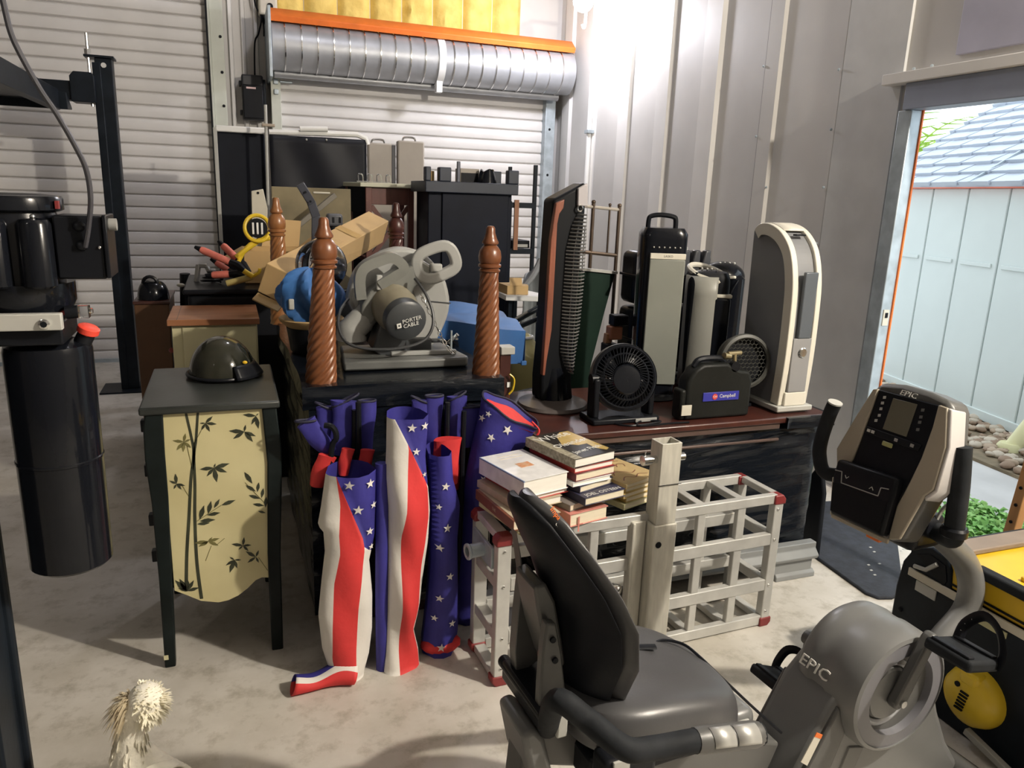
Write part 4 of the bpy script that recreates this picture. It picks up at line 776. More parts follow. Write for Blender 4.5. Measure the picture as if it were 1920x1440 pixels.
text('label_print', 'LASKO', 0.012, M1 @ plane_m((0.01, -0.0802, 0.5715), (1, 0, 0), (0, 0, 1)), textdark, lb, 0.0003)
obj('carry_handle', B().tube(spl([M1 @ Vector(p) for p in ((-0.050, 0.06, 0.64), (-0.050, 0.06, 0.705), (-0.040, 0.06, 0.722), (0.0, 0.06, 0.728), (0.050, 0.06, 0.722), (0.062, 0.06, 0.705), (0.062, 0.06, 0.64))], 4), 0.010, 8), blackp, HB)
HC = thing('tower_heater', 'grey and black tower heater with pale oval control ring, middle of the three', 'tower heater', (1.90, 2.74, 0.70), 0, None)
_, M2 = tower(HC, (1.905, 2.75, 0.715), 0.180, 0.17, 0.50, math.radians(-25), 0.95, blackm, top_r=0.06)
obj('grey_shell', B().grid(lambda u, v: M2 @ Vector((0.094*math.cos(PI+0.25+u*PI*0.52), 0.095*math.sin(PI+0.25+u*PI*0.52)-0.004, 0.01+0.475*v)), 14, 6), mat('heater_shell', (0.30, 0.30, 0.27), 0.4, var=0.05), HC, solid=0.008)
obj('black_face', mb(M2, 0.016, 0.088, -0.101, -0.06, 0.02, 0.40), black, HC, bev=0.01)
obj('face_trim', mb(M2, 0.012, 0.092, -0.098, -0.06, 0.40, 0.415), ivory, HC, bev=0.004)
obj('control_ring', B().tube([M2 @ Vector((0.080*math.cos(t*PI/16), 0.074*math.sin(t*PI/16)-0.006, 0.492-0.022*math.sin(t*PI/16)*-1-0.02*math.cos(t*PI/16))) for t in range(32)], 0.012, 8, closed=True), ivory, HC)
obj('control_panel', B().sph(M2 @ Vector((0, -0.006, 0.488)), (0.075, 0.065, 0.022), 20, 8), black, HC)
obj('button', (lambda b: [b.sph(M2 @ Vector((-0.03+0.02*i, -0.02-0.01*(i % 2), 0.513)), 0.005, 8, 5) for i in range(4)] and b)(B()), ltgrey, HC)
HD = thing('tower_heater', 'glossy black tower heater with rounded top beside the tall white purifier', 'tower heater', (2.07, 2.86, 0.70))
_, M3 = tower(HD, (2.085, 2.90, 0.70), 0.19, 0.17, 0.49, math.radians(-25), 0.96, black, top_r=0.02)
obj('top_dome', B().sph(M3 @ Vector((0, 0, 0.475)), (0.105, 0.09, 0.07), 24, 10, z0=0.0), black, HD)
obj('top_trim', B().tube([M3 @ Vector((0.10*math.cos(t*PI/14), 0.088*math.sin(t*PI/14), 0.482)) for t in range(14, 24)], 0.007, 8), ivory, HD)
obj('button', (lambda b: [b.sph(M3 @ Vector((-0.02+0.022*i, -0.03+0.006*i, 0.538)), 0.006, 8, 5) for i in range(4)] and b)(B()), ltgrey, HD)
obj('cord', B().tube(spl([(2.10, 2.80, 1.17), (2.05, 2.78, 1.10), (2.04, 2.77, 0.95), (2.06, 2.76, 0.80)], 5), 0.003, 6), blackp, HD)
# air purifier
AP = thing('air_purifier', 'tall grey air purifier with cream white arched rim, rightmost on the dresser', 'air purifier', (2.07, 2.45, 0.70))
prof = spl([(0, 2.60, 1.400), (0, 2.565, 1.425), (0, 2.50, 1.425), (0, 2.43, 1.395), (0, 2.37, 1.33), (0, 2.335, 1.22), (0, 2.325, 1.08), (0, 2.325, 0.90), (0, 2.335, 0.730)], 5)
body = [(p.y+0.012, p.z-0.008) for p in prof]+[(2.60, 0.730)]
obj('body', B().yz([(y, z) for y, z in body], 2.012, 2.128), mat('purifier_grey', (0.20, 0.205, 0.215), 0.42, var=0.04), AP, smooth=False)
rimm = mat('purifier_white', (0.72, 0.69, 0.60), 0.35, var=0.02)
for x0, x1 in ((2.000, 2.026), (2.114, 2.138)):
    v = B(); n = len(prof); pv = []
    for i, p in enumerate(prof):
        t = (prof[min(i+1, n-1)]-prof[max(i-1, 0)]).normalized(); nr = Vector((0, t.z, -t.y)); nr = nr if nr.dot(Vector((0, 2.60, 1.05))-p) > 0 else -nr; w = 0.048 if x0 < 2.05 else 0.02
        pv += [(x0, p.y, p.z), (x1, p.y, p.z), (x1, p.y+nr.y*0.02, p.z+nr.z*0.02), (x0, p.y+nr.y*w, p.z+nr.z*w)]
    v.add(pv, [(4*i+k, 4*i+(k+1) % 4, 4*i+4+(k+1) % 4, 4*i+4+k) for i in range(n-1) for k in range(4)]+[(0, 1, 2, 3), (4*n-1, 4*n-2, 4*n-3, 4*n-4)])
    obj('rim', v, rimm, AP, bev=0.003)
b = B(); n = 14; b.grid(lambda u, v: (2.02+0.10*u, prof[int(v*14)].y-0.0005, prof[int(v*14)].z+0.0005), 1, 14); obj('top_face', b, rimm, AP, solid=0.004)
obj('lower_face', B().box(2.02, 2.12, 2.322, 2.335, 0.73, 0.785), rimm, AP, bev=0.003)
obj('screen', B().box(2.045, 2.105, 2.318, 2.335, 1.00, 1.255), mat('purifier_screen', (0.10, 0.115, 0.135), 0.25), AP, bev=0.004)
obj('front_panel', B().box(2.028, 2.114, 2.321, 2.335, 0.785, 1.00), mat('purifier_front', (0.27, 0.27, 0.275), 0.45), AP, bev=0.003)
obj('power_button', B().lathe([(0.018, 0.0), (0.020, 0.004), (0.016, 0.007), (0.0, 0.006)], (2.075, 2.321, 0.945), (0, -1, 0), 20), chrome, AP)
obj('vent_slot', B().box(2.050, 2.095, 2.405, 2.425, 1.386, 1.392), blackm, AP, smooth=False)
obj('foot', B().box(1.985, 2.155, 2.315, 2.62, 0.708, 0.73).box(2.0, 2.14, 2.33, 2.60, 0.70, 0.709), ltgrey, AP, bev=0.006)
# honeycomb round fan
HF = thing('round_fan', 'round dark fan with honeycomb grille beside the white purifier', 'fan', (1.95, 2.52, 0.70))
hc = Vector((1.893, 2.435, 0.893)); hd = Vector((-0.15, -0.97, 0.12)).normalized(); hx, hy, _ = frame(hd)
hfm = mat('fan_olive', (0.055, 0.056, 0.05), 0.5, var=0.1)
obj('housing', B().lathe([(0.05, -0.05), (0.10, -0.04), (0.110, 0.0), (0.109, 0.012), (0.098, 0.018)], hc, hd, 36, caps=False), hfm, HF)
obj('rim', B().lathe([(0.090, 0.016), (0.096, 0.022), (0.107, 0.018), (0.110, 0.010)], hc, hd, 40, caps=False), hfm, HF)
obj('back_disc', B().lathe([(0.10, -0.012), (0.0, -0.012)], hc, hd, 30, caps=False), blackm, HF)
cells = []
for i in range(-6, 7):
    for j in range(-6, 7):
        x = (i+(0.5 if j % 2 else 0))*0.0175; y = j*0.0152
        if x*x+y*y < 0.086**2: cells.append((x, y))
b = B()
for x, y in cells:
    c0 = hc+hx*x+hy*y+hd*0.012
    b.tube([c0+(hx*math.cos(PI*k/3+PI/6)+hy*math.sin(PI*k/3+PI/6))*0.0095 for k in range(6)], 0.0014, 4, closed=True)
obj('honeycomb_grille', b, hfm, HF); HF.children[-1]['kind'] = 'stuff'
obj('stand', B().box(1.87, 1.96, 2.44, 2.56, 0.70, 0.715).cyl((1.90, 2.48, 0.71), (1.895, 2.47, 0.80), 0.018), blackp, HF, bev=0.004)
# 12 volt inflator box
IN = thing('air_compressor', 'low black air compressor box with blue label and small valve', 'compressor', (1.70, 2.38, 0.70))
cmp_ = mat('compressor_black', (0.013, 0.014, 0.013), 0.45, var=0.2, bump=0.1, bscale=60)
obj('case', B().xz([(1.57, 0.702), (1.57, 0.85), (1.60, 0.895), (1.635, 0.915), (1.74, 0.915), (1.80, 0.885), (1.845, 0.88), (1.86, 0.84), (1.86, 0.702)], 2.325, 2.395), cmp_, IN, bev=0.012, seg=3)
obj('side_housing', B().box(1.548, 1.575, 2.33, 2.39, 0.703, 0.82), cmp_, IN, bev=0.01)
obj('top_handle', B().tube(spl([(1.61, 2.36, 0.90), (1.63, 2.36, 0.925), (1.68, 2.36, 0.930), (1.73, 2.36, 0.925), (1.75, 2.36, 0.90)], 4), 0.012, 8), blackp, IN)
lb = obj('blue_label', B().box(1.640, 1.800, 2.3215, 2.326, 0.772, 0.806), mat('label_blue', (0.03, 0.035, 0.30), 0.4), IN, bev=0.001)
obj('logo_disc', B().lathe([(0.0115, 0), (0.0115, 0.0012), (0, 0.0012)], (1.692, 2.3215, 0.789), (0, -1, 0), 18), mat('logo_red', (0.6, 0.06, 0.05), 0.4), lb)
text('logo_letter', 'CH', 0.012, plane_m((1.692, 2.3198, 0.789), (1, 0, 0), (0, 0, 1)), textlight, lb, 0.0004)
text('label_lettering', 'Campbell', 0.019, plane_m((1.748, 2.3208, 0.790), (1, 0, 0), (0, 0, 1)), textlight, lb, 0.0004)
obj('rating_label', B().box(1.552, 1.595, 2.322, 2.327, 0.722, 0.762), ivory, IN, bev=0.001)
vl = obj('valve', B().cyl((1.795, 2.36, 0.88), (1.790, 2.36, 0.945), 0.008, n=10).cyl((1.755, 2.355, 0.945), (1.82, 2.365, 0.945), 0.009, n=10).cyl((1.765, 2.355, 0.935), (1.735, 2.35, 0.94), 0.012, n=10), mat('brass', (0.50, 0.42, 0.25), 0.3, metal=0.8), IN)
obj('gauge', B().cyl((1.775, 2.345, 0.90), (1.775, 2.325, 0.90), 0.02, n=16), blackp, IN)
# cords lying on the dresser
obj('power_cord', B().tube(spl([(1.25, 2.46, 0.705), (1.28, 2.36, 0.705), (1.33, 2.31, 0.705), (1.42, 2.315, 0.705), (1.47, 2.33, 0.706), (1.40, 2.345, 0.708), (1.36, 2.30, 0.705), (1.50, 2.30, 0.705), (1.57, 2.295, 0.705)], 8), 0.0035, 6), blackp, SF)
# ============================================================ chop saw on the upturned table
SW = thing('chop_saw', 'grey chop saw with big blade guard and looped cord on the upturned table', 'saw', (0.58, 2.75, 0.883))
sg = mat('saw_grey', (0.19, 0.195, 0.18), 0.42, var=0.06, bump=0.04); sl = mat('saw_light', (0.36, 0.365, 0.35), 0.42, var=0.06); sd_ = mat('saw_dark', (0.055, 0.06, 0.065), 0.4, var=0.1); mot = mat('motor_tan', (0.26, 0.235, 0.17), 0.45, var=0.12, scale=12)
gp = [(0.401, 1.104), (0.422, 1.183), (0.455, 1.232), (0.502, 1.262), (0.55, 1.285), (0.602, 1.296), (0.66, 1.287), (0.705, 1.263), (0.75, 1.215), (0.78, 1.161), (0.795, 1.078), (0.775, 1.0), (0.74, 0.931), (0.70, 0.895), (0.66, 0.94), (0.55, 0.97), (0.45, 0.99)]
gpl = [(p.x, p.z) for p in spl([(x, 0, z) for x, z in gp[:13]], 3)]+gp[13:]
obj('blade_guard', B().xz(gpl, 2.825, 2.905), sl, SW, bev=0.016, seg=3)
obj('guard_seam', B().bar((0.70, 2.8235, 1.095), (0.795, 2.8235, 1.085), 0.003, 0.004), sd_, SW, bev=0)
obj('blade', B().cyl((0.585, 2.86, 1.06), (0.585, 2.863, 1.06), 0.165, n=48), chrome, SW)
obj('arm', B().xz([(0.43, 1.035), (0.44, 1.10), (0.475, 1.15), (0.53, 1.185), (0.60, 1.225), (0.655, 1.262), (0.70, 1.235), (0.685, 1.185), (0.63, 1.155), (0.62, 1.09), (0.57, 1.08), (0.53, 1.085), (0.50, 1.055), (0.47, 1.02)], 2.735, 2.83), sg, SW, bev=0.010, seg=3)
obj('rear_handle', B().tube(spl([(0.648, 2.75, 1.268), (0.70, 2.74, 1.300), (0.752, 2.73, 1.309), (0.780, 2.73, 1.275), (0.784, 2.73, 1.235), (0.745, 2.735, 1.208), (0.690, 2.74, 1.190), (0.652, 2.75, 1.210)], 5, closed=True), 0.029, 4, closed=True, ph=PI/4), sl, SW, bev=0.008, seg=3)
obj('trigger', B().box(0.690, 0.735, 2.725, 2.75, 1.215, 1.245), sl, SW, bev=0.006)
obj('carry_handle', B().tube(spl([(0.436, 2.735, 1.12), (0.430, 2.725, 1.19), (0.445, 2.72, 1.232), (0.50, 2.72, 1.258), (0.548, 2.72, 1.268), (0.588, 2.725, 1.232), (0.555, 2.73, 1.205), (0.50, 2.735, 1.170)], 5), 0.026, 4, ph=PI/4), sg, SW, bev=0.007, seg=3)
obj('lock_button', B().box(0.490, 0.512, 2.722, 2.74, 1.150, 1.205), sl, SW, bev=0.004)
mc = obj('motor', B().lathe([(0.082, -0.04), (0.082, 0.06), (0.074, 0.10), (0.074, 0.135), (0.070, 0.14)], (0.553, 2.755, 1.092), (0.12, -0.92, -0.22), 32), mot, SW)
fd_ = Vector((0.12, -0.92, -0.22)).normalized(); ec = Vector((0.553, 2.755, 1.092))+fd_*0.135
cap = obj('motor_cap', B().lathe([(0.074, -0.02), (0.076, 0.0), (0.074, 0.022), (0.064, 0.030), (0.0, 0.032)], ec, fd_, 32), sd_, SW)
lx = Vector((1, 0.12, 0.22)).normalized(); M_ = plane_m(ec+fd_*0.0335+Vector((0.012, 0, 0)), lx, (-0.2, -0.2, 1))
text('logo_lettering', 'PORTER', 0.020, M_ @ Matrix.Translation((0.006, 0.009, 0)), textlight, cap, 0.0006); text('logo_lettering', 'CABLE', 0.020, M_ @ Matrix.Translation((0.000, -0.009, 0)), textlight, cap, 0.0006)
b = B(); b.box(-0.052, -0.036, -0.010, 0.008, 0, 0.0008, M=M_); obj('logo_square', b, textlight, cap, smooth=False)
b = B(); b.box(-0.047, -0.041, -0.004, 0.002, 0.0008, 0.0014, M=M_); obj('logo_dot', b, sd_, cap, smooth=False)
obj('gear_housing', B().lathe([(0.088, 0), (0.088, 0.05), (0.075, 0.06)], (0.56, 2.83, 1.10), (0, -1, 0), 28), sg, SW)
obj('dust_chute', B().tube(spl([(0.50, 2.79, 1.09), (0.455, 2.78, 1.045), (0.410, 2.77, 1.00), (0.405, 2.77, 0.965)], 5), [0.045]*6+[0.05]*4+[0.055]*6, 16), sl, SW)
obj('pivot_post', B().xz([(0.50, 1.03), (0.59, 1.03), (0.60, 0.885), (0.525, 0.885), (0.47, 0.94)], 2.70, 2.82), sd_, SW, bev=0.006)
obj('base', B().prism([(0.352, 2.60, 0), (0.80, 2.60, 0), (0.81, 2.63, 0), (0.78, 2.90, 0), (0.38, 2.90, 0)], (0, 0, 0.884), (0, 0, 0.918)), mat('saw_base', (0.13, 0.135, 0.13), 0.42, var=0.2, bump=0.05), SW, bev=0.008)
obj('base_rib', B().box(0.53, 0.775, 2.66, 2.68, 0.918, 0.935), sl, SW, bev=0.004)
obj('vise', B().box(0.56, 0.70, 2.74, 2.78, 0.918, 0.965).box(0.69, 0.755, 2.75, 2.77, 0.945, 0.96), sd_, SW, bev=0.005)
obj('vise_handle', B().cyl((0.76, 2.72, 0.95), (0.79, 2.70, 0.985), 0.007, n=8).cyl((0.775, 2.71, 0.97), (0.80, 2.74, 0.96), 0.005, n=8), chrome, SW)
obj('depth_screw', B().cyl((0.765, 2.70, 0.918), (0.765, 2.70, 1.0), 0.004, n=8), galv, SW)
obj('cord', B().tube(spl([(0.625, 2.70, 1.195), (0.652, 2.66, 1.15), (0.672, 2.63, 1.09), (0.670, 2.61, 1.035), (0.640, 2.60, 0.99), (0.58, 2.59, 0.968), (0.50, 2.59, 0.960), (0.42, 2.60, 0.965), (0.365, 2.62, 0.985), (0.345, 2.66, 1.03), (0.36, 2.72, 1.08), (0.40, 2.80, 1.11)], 6), 0.0055, 8), mat('cord_grey', (0.04, 0.042, 0.045), 0.45), SW)
cp_ = spl([(0.645, 2.68, 1.135), (0.672, 2.65, 1.07), (0.705, 2.64, 1.00), (0.735, 2.64, 0.95), (0.755, 2.64, 0.928)], 4); n = len(cp_)
lk = 15
for k in range(lk):
    t = k/(lk-1)*(n-1); i = min(int(t), n-2); p = cp_[i].lerp(cp_[i+1], t-i); d = (cp_[i+1]-cp_[i]).normalized(); a = d.cross(Vector((0, 1, 0))).normalized(); s = a if k % 2 else d.cross(a)
    obj('chain_link', B().tube([p+d*0.0115*math.cos(q*PI/5)+s*0.0058*math.sin(q*PI/5) for q in range(10)], 0.0018, 5, closed=True), chrome, SW)
# ============================================================ things heaped on and behind the table
def boxed(pts8): return B().add(pts8, [(0, 1, 2, 3), (7, 6, 5, 4), (0, 4, 5, 1), (1, 5, 6, 2), (2, 6, 7, 3), (3, 7, 4, 0)])
LB = thing('cardboard_box', 'long slim cardboard carton lying tilted across the junk pile', 'box', (0.45, 3.6, 0.95))
e0 = [(0.138, 3.22, 1.200), (0.229, 3.15, 1.160), (0.190, 3.16, 1.045), (0.098, 3.23, 1.085)]; e1_ = [(0.720, 4.22, 1.389), (0.818, 4.16, 1.341), (0.785, 4.16, 1.225), (0.690, 4.22, 1.262)]
obj('carton', boxed(e0+e1_), card, LB, bev=0.004, smooth=False)
v0 = [Vector(q) for q in e0]; v1 = [Vector(q) for q in e1_]
def lbp(t, s): return v0[0].lerp(v1[0], t).lerp(v0[1].lerp(v1[1], t), s)+Vector((0, 0, 0.0015))
obj('tape', B().add([lbp(0.60, 0), lbp(0.60, 1), lbp(0.66, 1), lbp(0.66, 0)], [(0, 1, 2, 3)]), mat('tape_tan', (0.42, 0.27, 0.11), 0.35, var=0.1), LB, smooth=False)
obj('printed_panel', B().add([lbp(0.30, 0.2), lbp(0.30, 0.85), lbp(0.5, 0.85), lbp(0.5, 0.2)], [(0, 1, 2, 3)]), mat('card_print', (0.44, 0.29, 0.13), 0.8, col2=(0.50, 0.34, 0.16), scale=60, stretch=(1, 1, 6)), LB, smooth=False)
obj('end_flap', boxed([(0.10, 3.20, 1.085), (0.19, 3.13, 1.045), (0.165, 3.06, 1.03), (0.075, 3.13, 1.07), (0.10, 3.20, 1.080), (0.19, 3.13, 1.040), (0.165, 3.06, 1.025), (0.075, 3.13, 1.065)]), cardd, LB, smooth=False)
BB = thing('canvas_bag', 'rumpled blue canvas bag in a basket left of the front table leg', 'bag', (0.29, 2.98, 0.883))
rgb = random.Random(9); ph = [(rgb.uniform(2, 7), rgb.uniform(2, 9), rgb.uniform(0, 6)) for _ in range(6)]
def bagfn(cx, cy, cz, rx, ry, rz, amp):
    def fn(u, v):
        a = -PI/2+PI*(0.02+0.96*v); t = 2*PI*u; k = 1+amp*sum(math.sin(f*t+g*a+p) for f, g, p in ph)/2; k *= 1+0.12*math.cos(a)**4
        return (cx+rx*k*math.cos(a)*math.cos(t), cy+ry*k*math.cos(a)*math.sin(t), cz+rz*(1+0.3*(k-1))*math.sin(a))
    return fn
obj('cloth', B().grid(bagfn(0.285, 2.96, 1.10, 0.108, 0.095, 0.105, 0.13), 40, 28, cu=True, caps=True), tarp, BB)
obj('basket_rim', B().lathe([(0.085, 0.975), (0.12, 1.005), (0.123, 1.012), (0.12, 1.016), (0.08, 0.985)], (0.285, 2.985, 0), n=30), card, BB)
obj('basket', B().lathe([(0.075, 0.882), (0.082, 0.89), (0.095, 0.98)], (0.285, 2.985, 0), n=24), blackm, BB)
obj('buckle', B().box(0.195, 0.215, 2.885, 2.895, 1.06, 1.10), ltgrey, BB, bev=0.004)
DO = thing('clear_dome', 'clear plastic dome with black visor resting on the blue canvas bag', 'dome', (0.345, 3.16, 1.10))
obj('shell', B().sph((0.345, 3.15, 1.199), (0.103, 0.09, 0.103), 28, 16), clearm, DO)
obj('dark_lining', B().sph((0.375, 3.16, 1.17), (0.062, 0.055, 0.055), 20, 10), black, DO)
# blue cover at right of the saw
BC = thing('canopy_bag', 'flat blue canvas canopy bag behind the right front table leg', 'bag', (0.98, 3.25, 0.88))
def cvr(u, v):
    x = 0.66+0.53*u; y = 3.02+0.62*v; z = 0.965-0.035*max(0, (u-0.6))/0.4+0.012*math.sin(7*u+3*v)+0.010*math.sin(13*v+4*u); return (x+0.08*v*u, y, z)
b = B(); b.grid(cvr, 24, 16); b.grid(lambda u, v: (cvr(u, 0)[0]+0.006*math.sin(20*u)*v, cvr(u, 0)[1]-0.012*math.sin(9*u+2)*v, cvr(u, 0)[2]-v*(0.083 if u < 0.45 else 0.15)), 24, 8); b.grid(lambda u, v: (cvr(1, u)[0]+0.01*math.sin(12*u)*v, cvr(1, u)[1], cvr(1, u)[2]-0.15*v), 16, 8)
obj('canvas', b, tarp, BC)
obj('strap_tip', B().box(1.17, 1.195, 3.005, 3.015, 0.78, 0.80), tarp, BC, bev=0.003)
obj('pole_bundle', B().box(0.67, 0.88, 3.04, 3.60, 0.884, 0.94), blackm, BC, bev=0.01)
# bracket clamp beside the right front leg
CLP = thing('bar_clamp', 'dark wooden bar clamp with yellow cord beside right front table leg', 'clamp', (0.985, 2.70, 0.702))
obj('bar', B().box(0.955, 1.0, 2.68, 2.72, 0.702, 0.92), wooddk, CLP, bev=0.003)
obj('jaw', B().box(0.955, 1.012, 2.67, 2.73, 0.905, 0.935), ltgrey, CLP, bev=0.003)
obj('yellow_cord', B().tube(spl([(0.99, 2.665, 0.83), (1.008, 2.66, 0.81), (1.004, 2.66, 0.77), (0.99, 2.665, 0.75)], 5), 0.004, 6), yellowp, CLP)
obj('tag', B().box(0.985, 1.0, 2.674, 2.678, 0.775, 0.795), white, CLP, smooth=False)
# yellow plastic sack
SK = thing('stuffed_sack', 'stuffed pale yellow plastic sack between table leg and tower fan', 'sack', (1.365, 3.5, 0))
skm = mat('sack_yellow', (0.50, 0.45, 0.20), 0.25, var=0.1, scale=5, bump=0.15, bscale=12, coat=0.2)
obj('sack', B().grid(lambda u, v: (1.365+(0.12+0.02*math.sin(3*v))*math.cos(2*PI*u)*(min(1, (1-v)*6+0.35))*(1+0.04*math.sin(9*2*PI*u+11*v)), 3.50+0.11*math.sin(2*PI*u)*(min(1, (1-v)*6+0.35)), 0.812*v+0.012*math.sin(2*PI*u*2)*v), 40, 30, cu=True, caps=True), skm, SK)
obj('tie', B().tube([(1.365+0.05*math.cos(t), 3.50+0.045*math.sin(t), 0.810) for t in [k*PI/8 for k in range(16)]], 0.008, 6, closed=True), white, SK)
WK = thing('curved_handle', 'black curved metal handle bar in front of the yellow sack', 'handle', (1.10, 2.92, 0))
obj('tube', B().tube(spl([(1.02, 2.90, 0.0), (1.02, 2.90, 0.55), (1.035, 2.90, 0.64), (1.08, 2.90, 0.677), (1.22, 2.90, 0.695), (1.24, 2.93, 0.60), (1.24, 2.95, 0.0)], 6), 0.009, 8), blackp, WK)
obj('grip', B().tube([(1.10, 2.90, 0.681), (1.21, 2.90, 0.694)], 0.012, 8), mat('grip_grey', (0.22, 0.22, 0.23), 0.5), WK)
# ---- left heap: crate with tools
CR = thing('storage_tote', 'dark storage tote under the pink handled tools', 'tote', (0.05, 4.2, 0))
obj('body', B().prism([(-0.20, 3.95, 0), (0.63, 3.95, 0), (0.63, 4.6, 0), (-0.20, 4.6, 0)], (0, 0, 0), (0, 0, 0.98)), blackm, CR, bev=0.02)
obj('lid', B().box(-0.22, 0.65, 3.93, 4.62, 0.98, 1.005), blackp, CR, bev=0.008)
OC = thing('open_carton', 'open cardboard carton with raised flaps behind the pink handles', 'box', (0.22, 4.15, 1.005))
b = B(); t = 0.006; x0, x1, y0, y1, z0, z1 = 0.07, 0.37, 4.14, 4.48, 1.006, 1.175
b.box(x0, x1, y0, y0+t, z0, z1).box(x0, x1, y1-t, y1, z0, z1).box(x0, x0+t, y0+t, y1-t, z0, z1).box(x1-t, x1, y0+t, y1-t, z0, z1).box(x0, x1, y0, y1, z0-0.0005, z0+t)
obj('carton', b, card, OC, smooth=False)
for p in ([(x0, y0, z1), (x0, y1, z1), (x0-0.10, y1, z1-0.06), (x0-0.10, y0, z1-0.06)], [(x1, y1, z1), (x0+0.1, y1, z1), (x0+0.14, y1+0.05, z1+0.15), (x1+0.02, y1+0.05, z1+0.14)], [(x1, y0, z1), (x1, y1, z1), (x1+0.09, y1, z1+0.07), (x1+0.09, y0, z1+0.07)]):
    obj('flap', B().add(p, [(0, 1, 2, 3)]), card, OC, solid=0.005, smooth=False)
def grip(label, p, q, r=0.017):
    T = thing('hand_tool', label, 'tool', p, 0, 'pink handled tools on the heap'); p, q = Vector(p), Vector(q)
    obj('grip', B().tube([p, p.lerp(q, 0.1), p.lerp(q, 0.9), q], [r*0.8, r, r, r*0.9], 12), pinkm, T)
    d = (q-p).normalized(); obj('head', B().tube([q, q+d*0.04, q+d*0.07+Vector((0.01, 0, -0.02))], [r*0.9, r*1.2, r*0.7], 8), blackm, T); obj('ferrule', B().tube([p-d*0.03, p], [0.008, r*0.8], 8), blackm, T)
grip('pink handled tool pointing to the left, longest of the four', (-0.13, 4.02, 1.190), (0.00, 3.97, 1.135), 0.018)
grip('pink handled tool standing steepest above the others', (-0.03, 4.12, 1.205), (0.035, 4.08, 1.140), 0.018)
grip('pink handled tool lying flat, lowest of the four', (-0.085, 4.0, 1.068), (-0.005, 3.98, 1.075), 0.018)
grip('pink handled tool half hidden under the longest one', (-0.065, 4.09, 1.122), (-0.01, 4.07, 1.085), 0.016)
YR = thing('cord_reel', 'yellow cord reel with black and white hub behind the rear table leg', 'cord reel', (0.14, 4.3, 1.19))
obj('ring', B().tube([(0.138+0.060*math.cos(k*PI/16), 4.07+0.02*math.sin(k*PI/16), 1.294+0.063*math.sin(k*PI/16)) for k in range(32)], 0.010, 8, closed=True), yellowp, YR)
obj('hub', B().cyl((0.138, 4.06, 1.294), (0.138, 4.09, 1.294), 0.048, n=24), blackm, YR)
for k in range(3): obj('hub_stripe', B().box(0.112+0.021*k, 0.122+0.021*k, 4.052, 4.06, 1.265, 1.322), white, YR, bev=0.002)
obj('frame', B().tube(spl([(0.19, 4.08, 1.275), (0.13, 4.07, 1.225), (0.08, 4.05, 1.19), (0.03, 4.04, 1.15)], 5), 0.013, 8).tube(spl([(0.20, 4.08, 1.245), (0.10, 4.06, 1.215), (0.04, 4.04, 1.13)], 5), 0.010, 8), yellowp, YR)
YT = thing('yellow_gun', 'yellow and black caulking tool at the foot of the left heap', 'tool', (0.06, 3.98, 1.01))
obj('barrel', B().tube([(-0.02, 3.93, 1.035), (0.07, 3.92, 1.06), (0.10, 3.92, 1.07)], 0.016, 10), mat('dull_yellow', (0.42, 0.34, 0.12), 0.5, var=0.2), YT)
obj('handle', B().tube([(0.06, 3.90, 1.10), (0.10, 3.90, 1.072)], 0.013, 10), yellowp, YT); obj('trigger', B().tube(spl([(0.10, 3.92, 1.07), (0.13, 3.91, 1.09), (0.135, 3.91, 1.11)], 4), 0.008, 8), yellowp, YT)
FRM = thing('metal_bracket', 'dark bent metal bracket left of the pink handled tools', 'bracket', (-0.13, 4.28, 1.005))
obj('upright', B().bar((-0.17, 4.28, 1.00), (-0.155, 4.30, 1.09), 0.02, 0.02).bar((-0.155, 4.30, 1.085), (-0.115, 4.30, 1.085), 0.02, 0.02).bar((-0.115, 4.30, 1.08), (-0.08, 4.28, 1.00), 0.02, 0.02), greyp, FRM, bev=0.003)
WC = obj('wire_coil', B().tube([(-0.10+0.05*math.cos(k*0.5)+0.003*k*0.3, 4.19+0.05*math.sin(k*0.5), 1.012+0.0012*k) for k in range(52)], 0.005, 6), blackp)
tag(WC, 'tangled coil of black wire below the pink handled tools', 'wire')
PL = thing('ivory_plank', 'ivory plastic bracket plank sticking up at the left of the heap', 'plank', (0.17, 4.42, 1.0))
obj('plank', B().xz([(0.12, 1.0), (0.19, 1.0), (0.212, 1.379), (0.193, 1.484), (0.131, 1.471)], 4.53, 4.555), ivory, PL, bev=0.003)
obj('hole', B().cyl((0.165, 4.529, 1.462), (0.165, 4.526, 1.462), 0.007, n=10), blackm, PL)
BR = thing('steel_bar', 'bent black steel bar with holes rising from the heap', 'bar', (0.40, 3.95, 1.0))
sb = mat('bar_steel', (0.07, 0.075, 0.095), 0.4, metal=0.4, var=0.15)
obj('bar', B().bar((0.337, 3.9, 1.515), (0.392, 3.92, 1.425), 0.040, 0.016, up=(0, 1, 0)).bar((0.388, 3.92, 1.432), (0.412, 3.93, 1.36), 0.042, 0.016, up=(0, 1, 0)).bar((0.411, 3.93, 1.366), (0.40, 3.95, 1.0), 0.042, 0.016, up=(0, 1, 0)), sb, BR, bev=0.003)
for x, z in ((0.36, 1.478), (0.382, 1.435)): obj('hole', B().cyl((x, 3.892, z), (x, 3.888, z), 0.006, n=8), blackm, BR)
TH = thing('power_tool', 'small dark grey power tool head behind the front table leg', 'tool', (0.54, 4.3, 1.0))
obj('head', B().box(0.505, 0.588, 4.26, 4.34, 1.30, 1.368), mat('tool_slate', (0.09, 0.095, 0.11), 0.45, var=0.1), TH, bev=0.014, seg=3); obj('grip', B().tube([(0.54, 4.30, 1.31), (0.52, 4.30, 1.005)], 0.025, 10), blackm, TH)
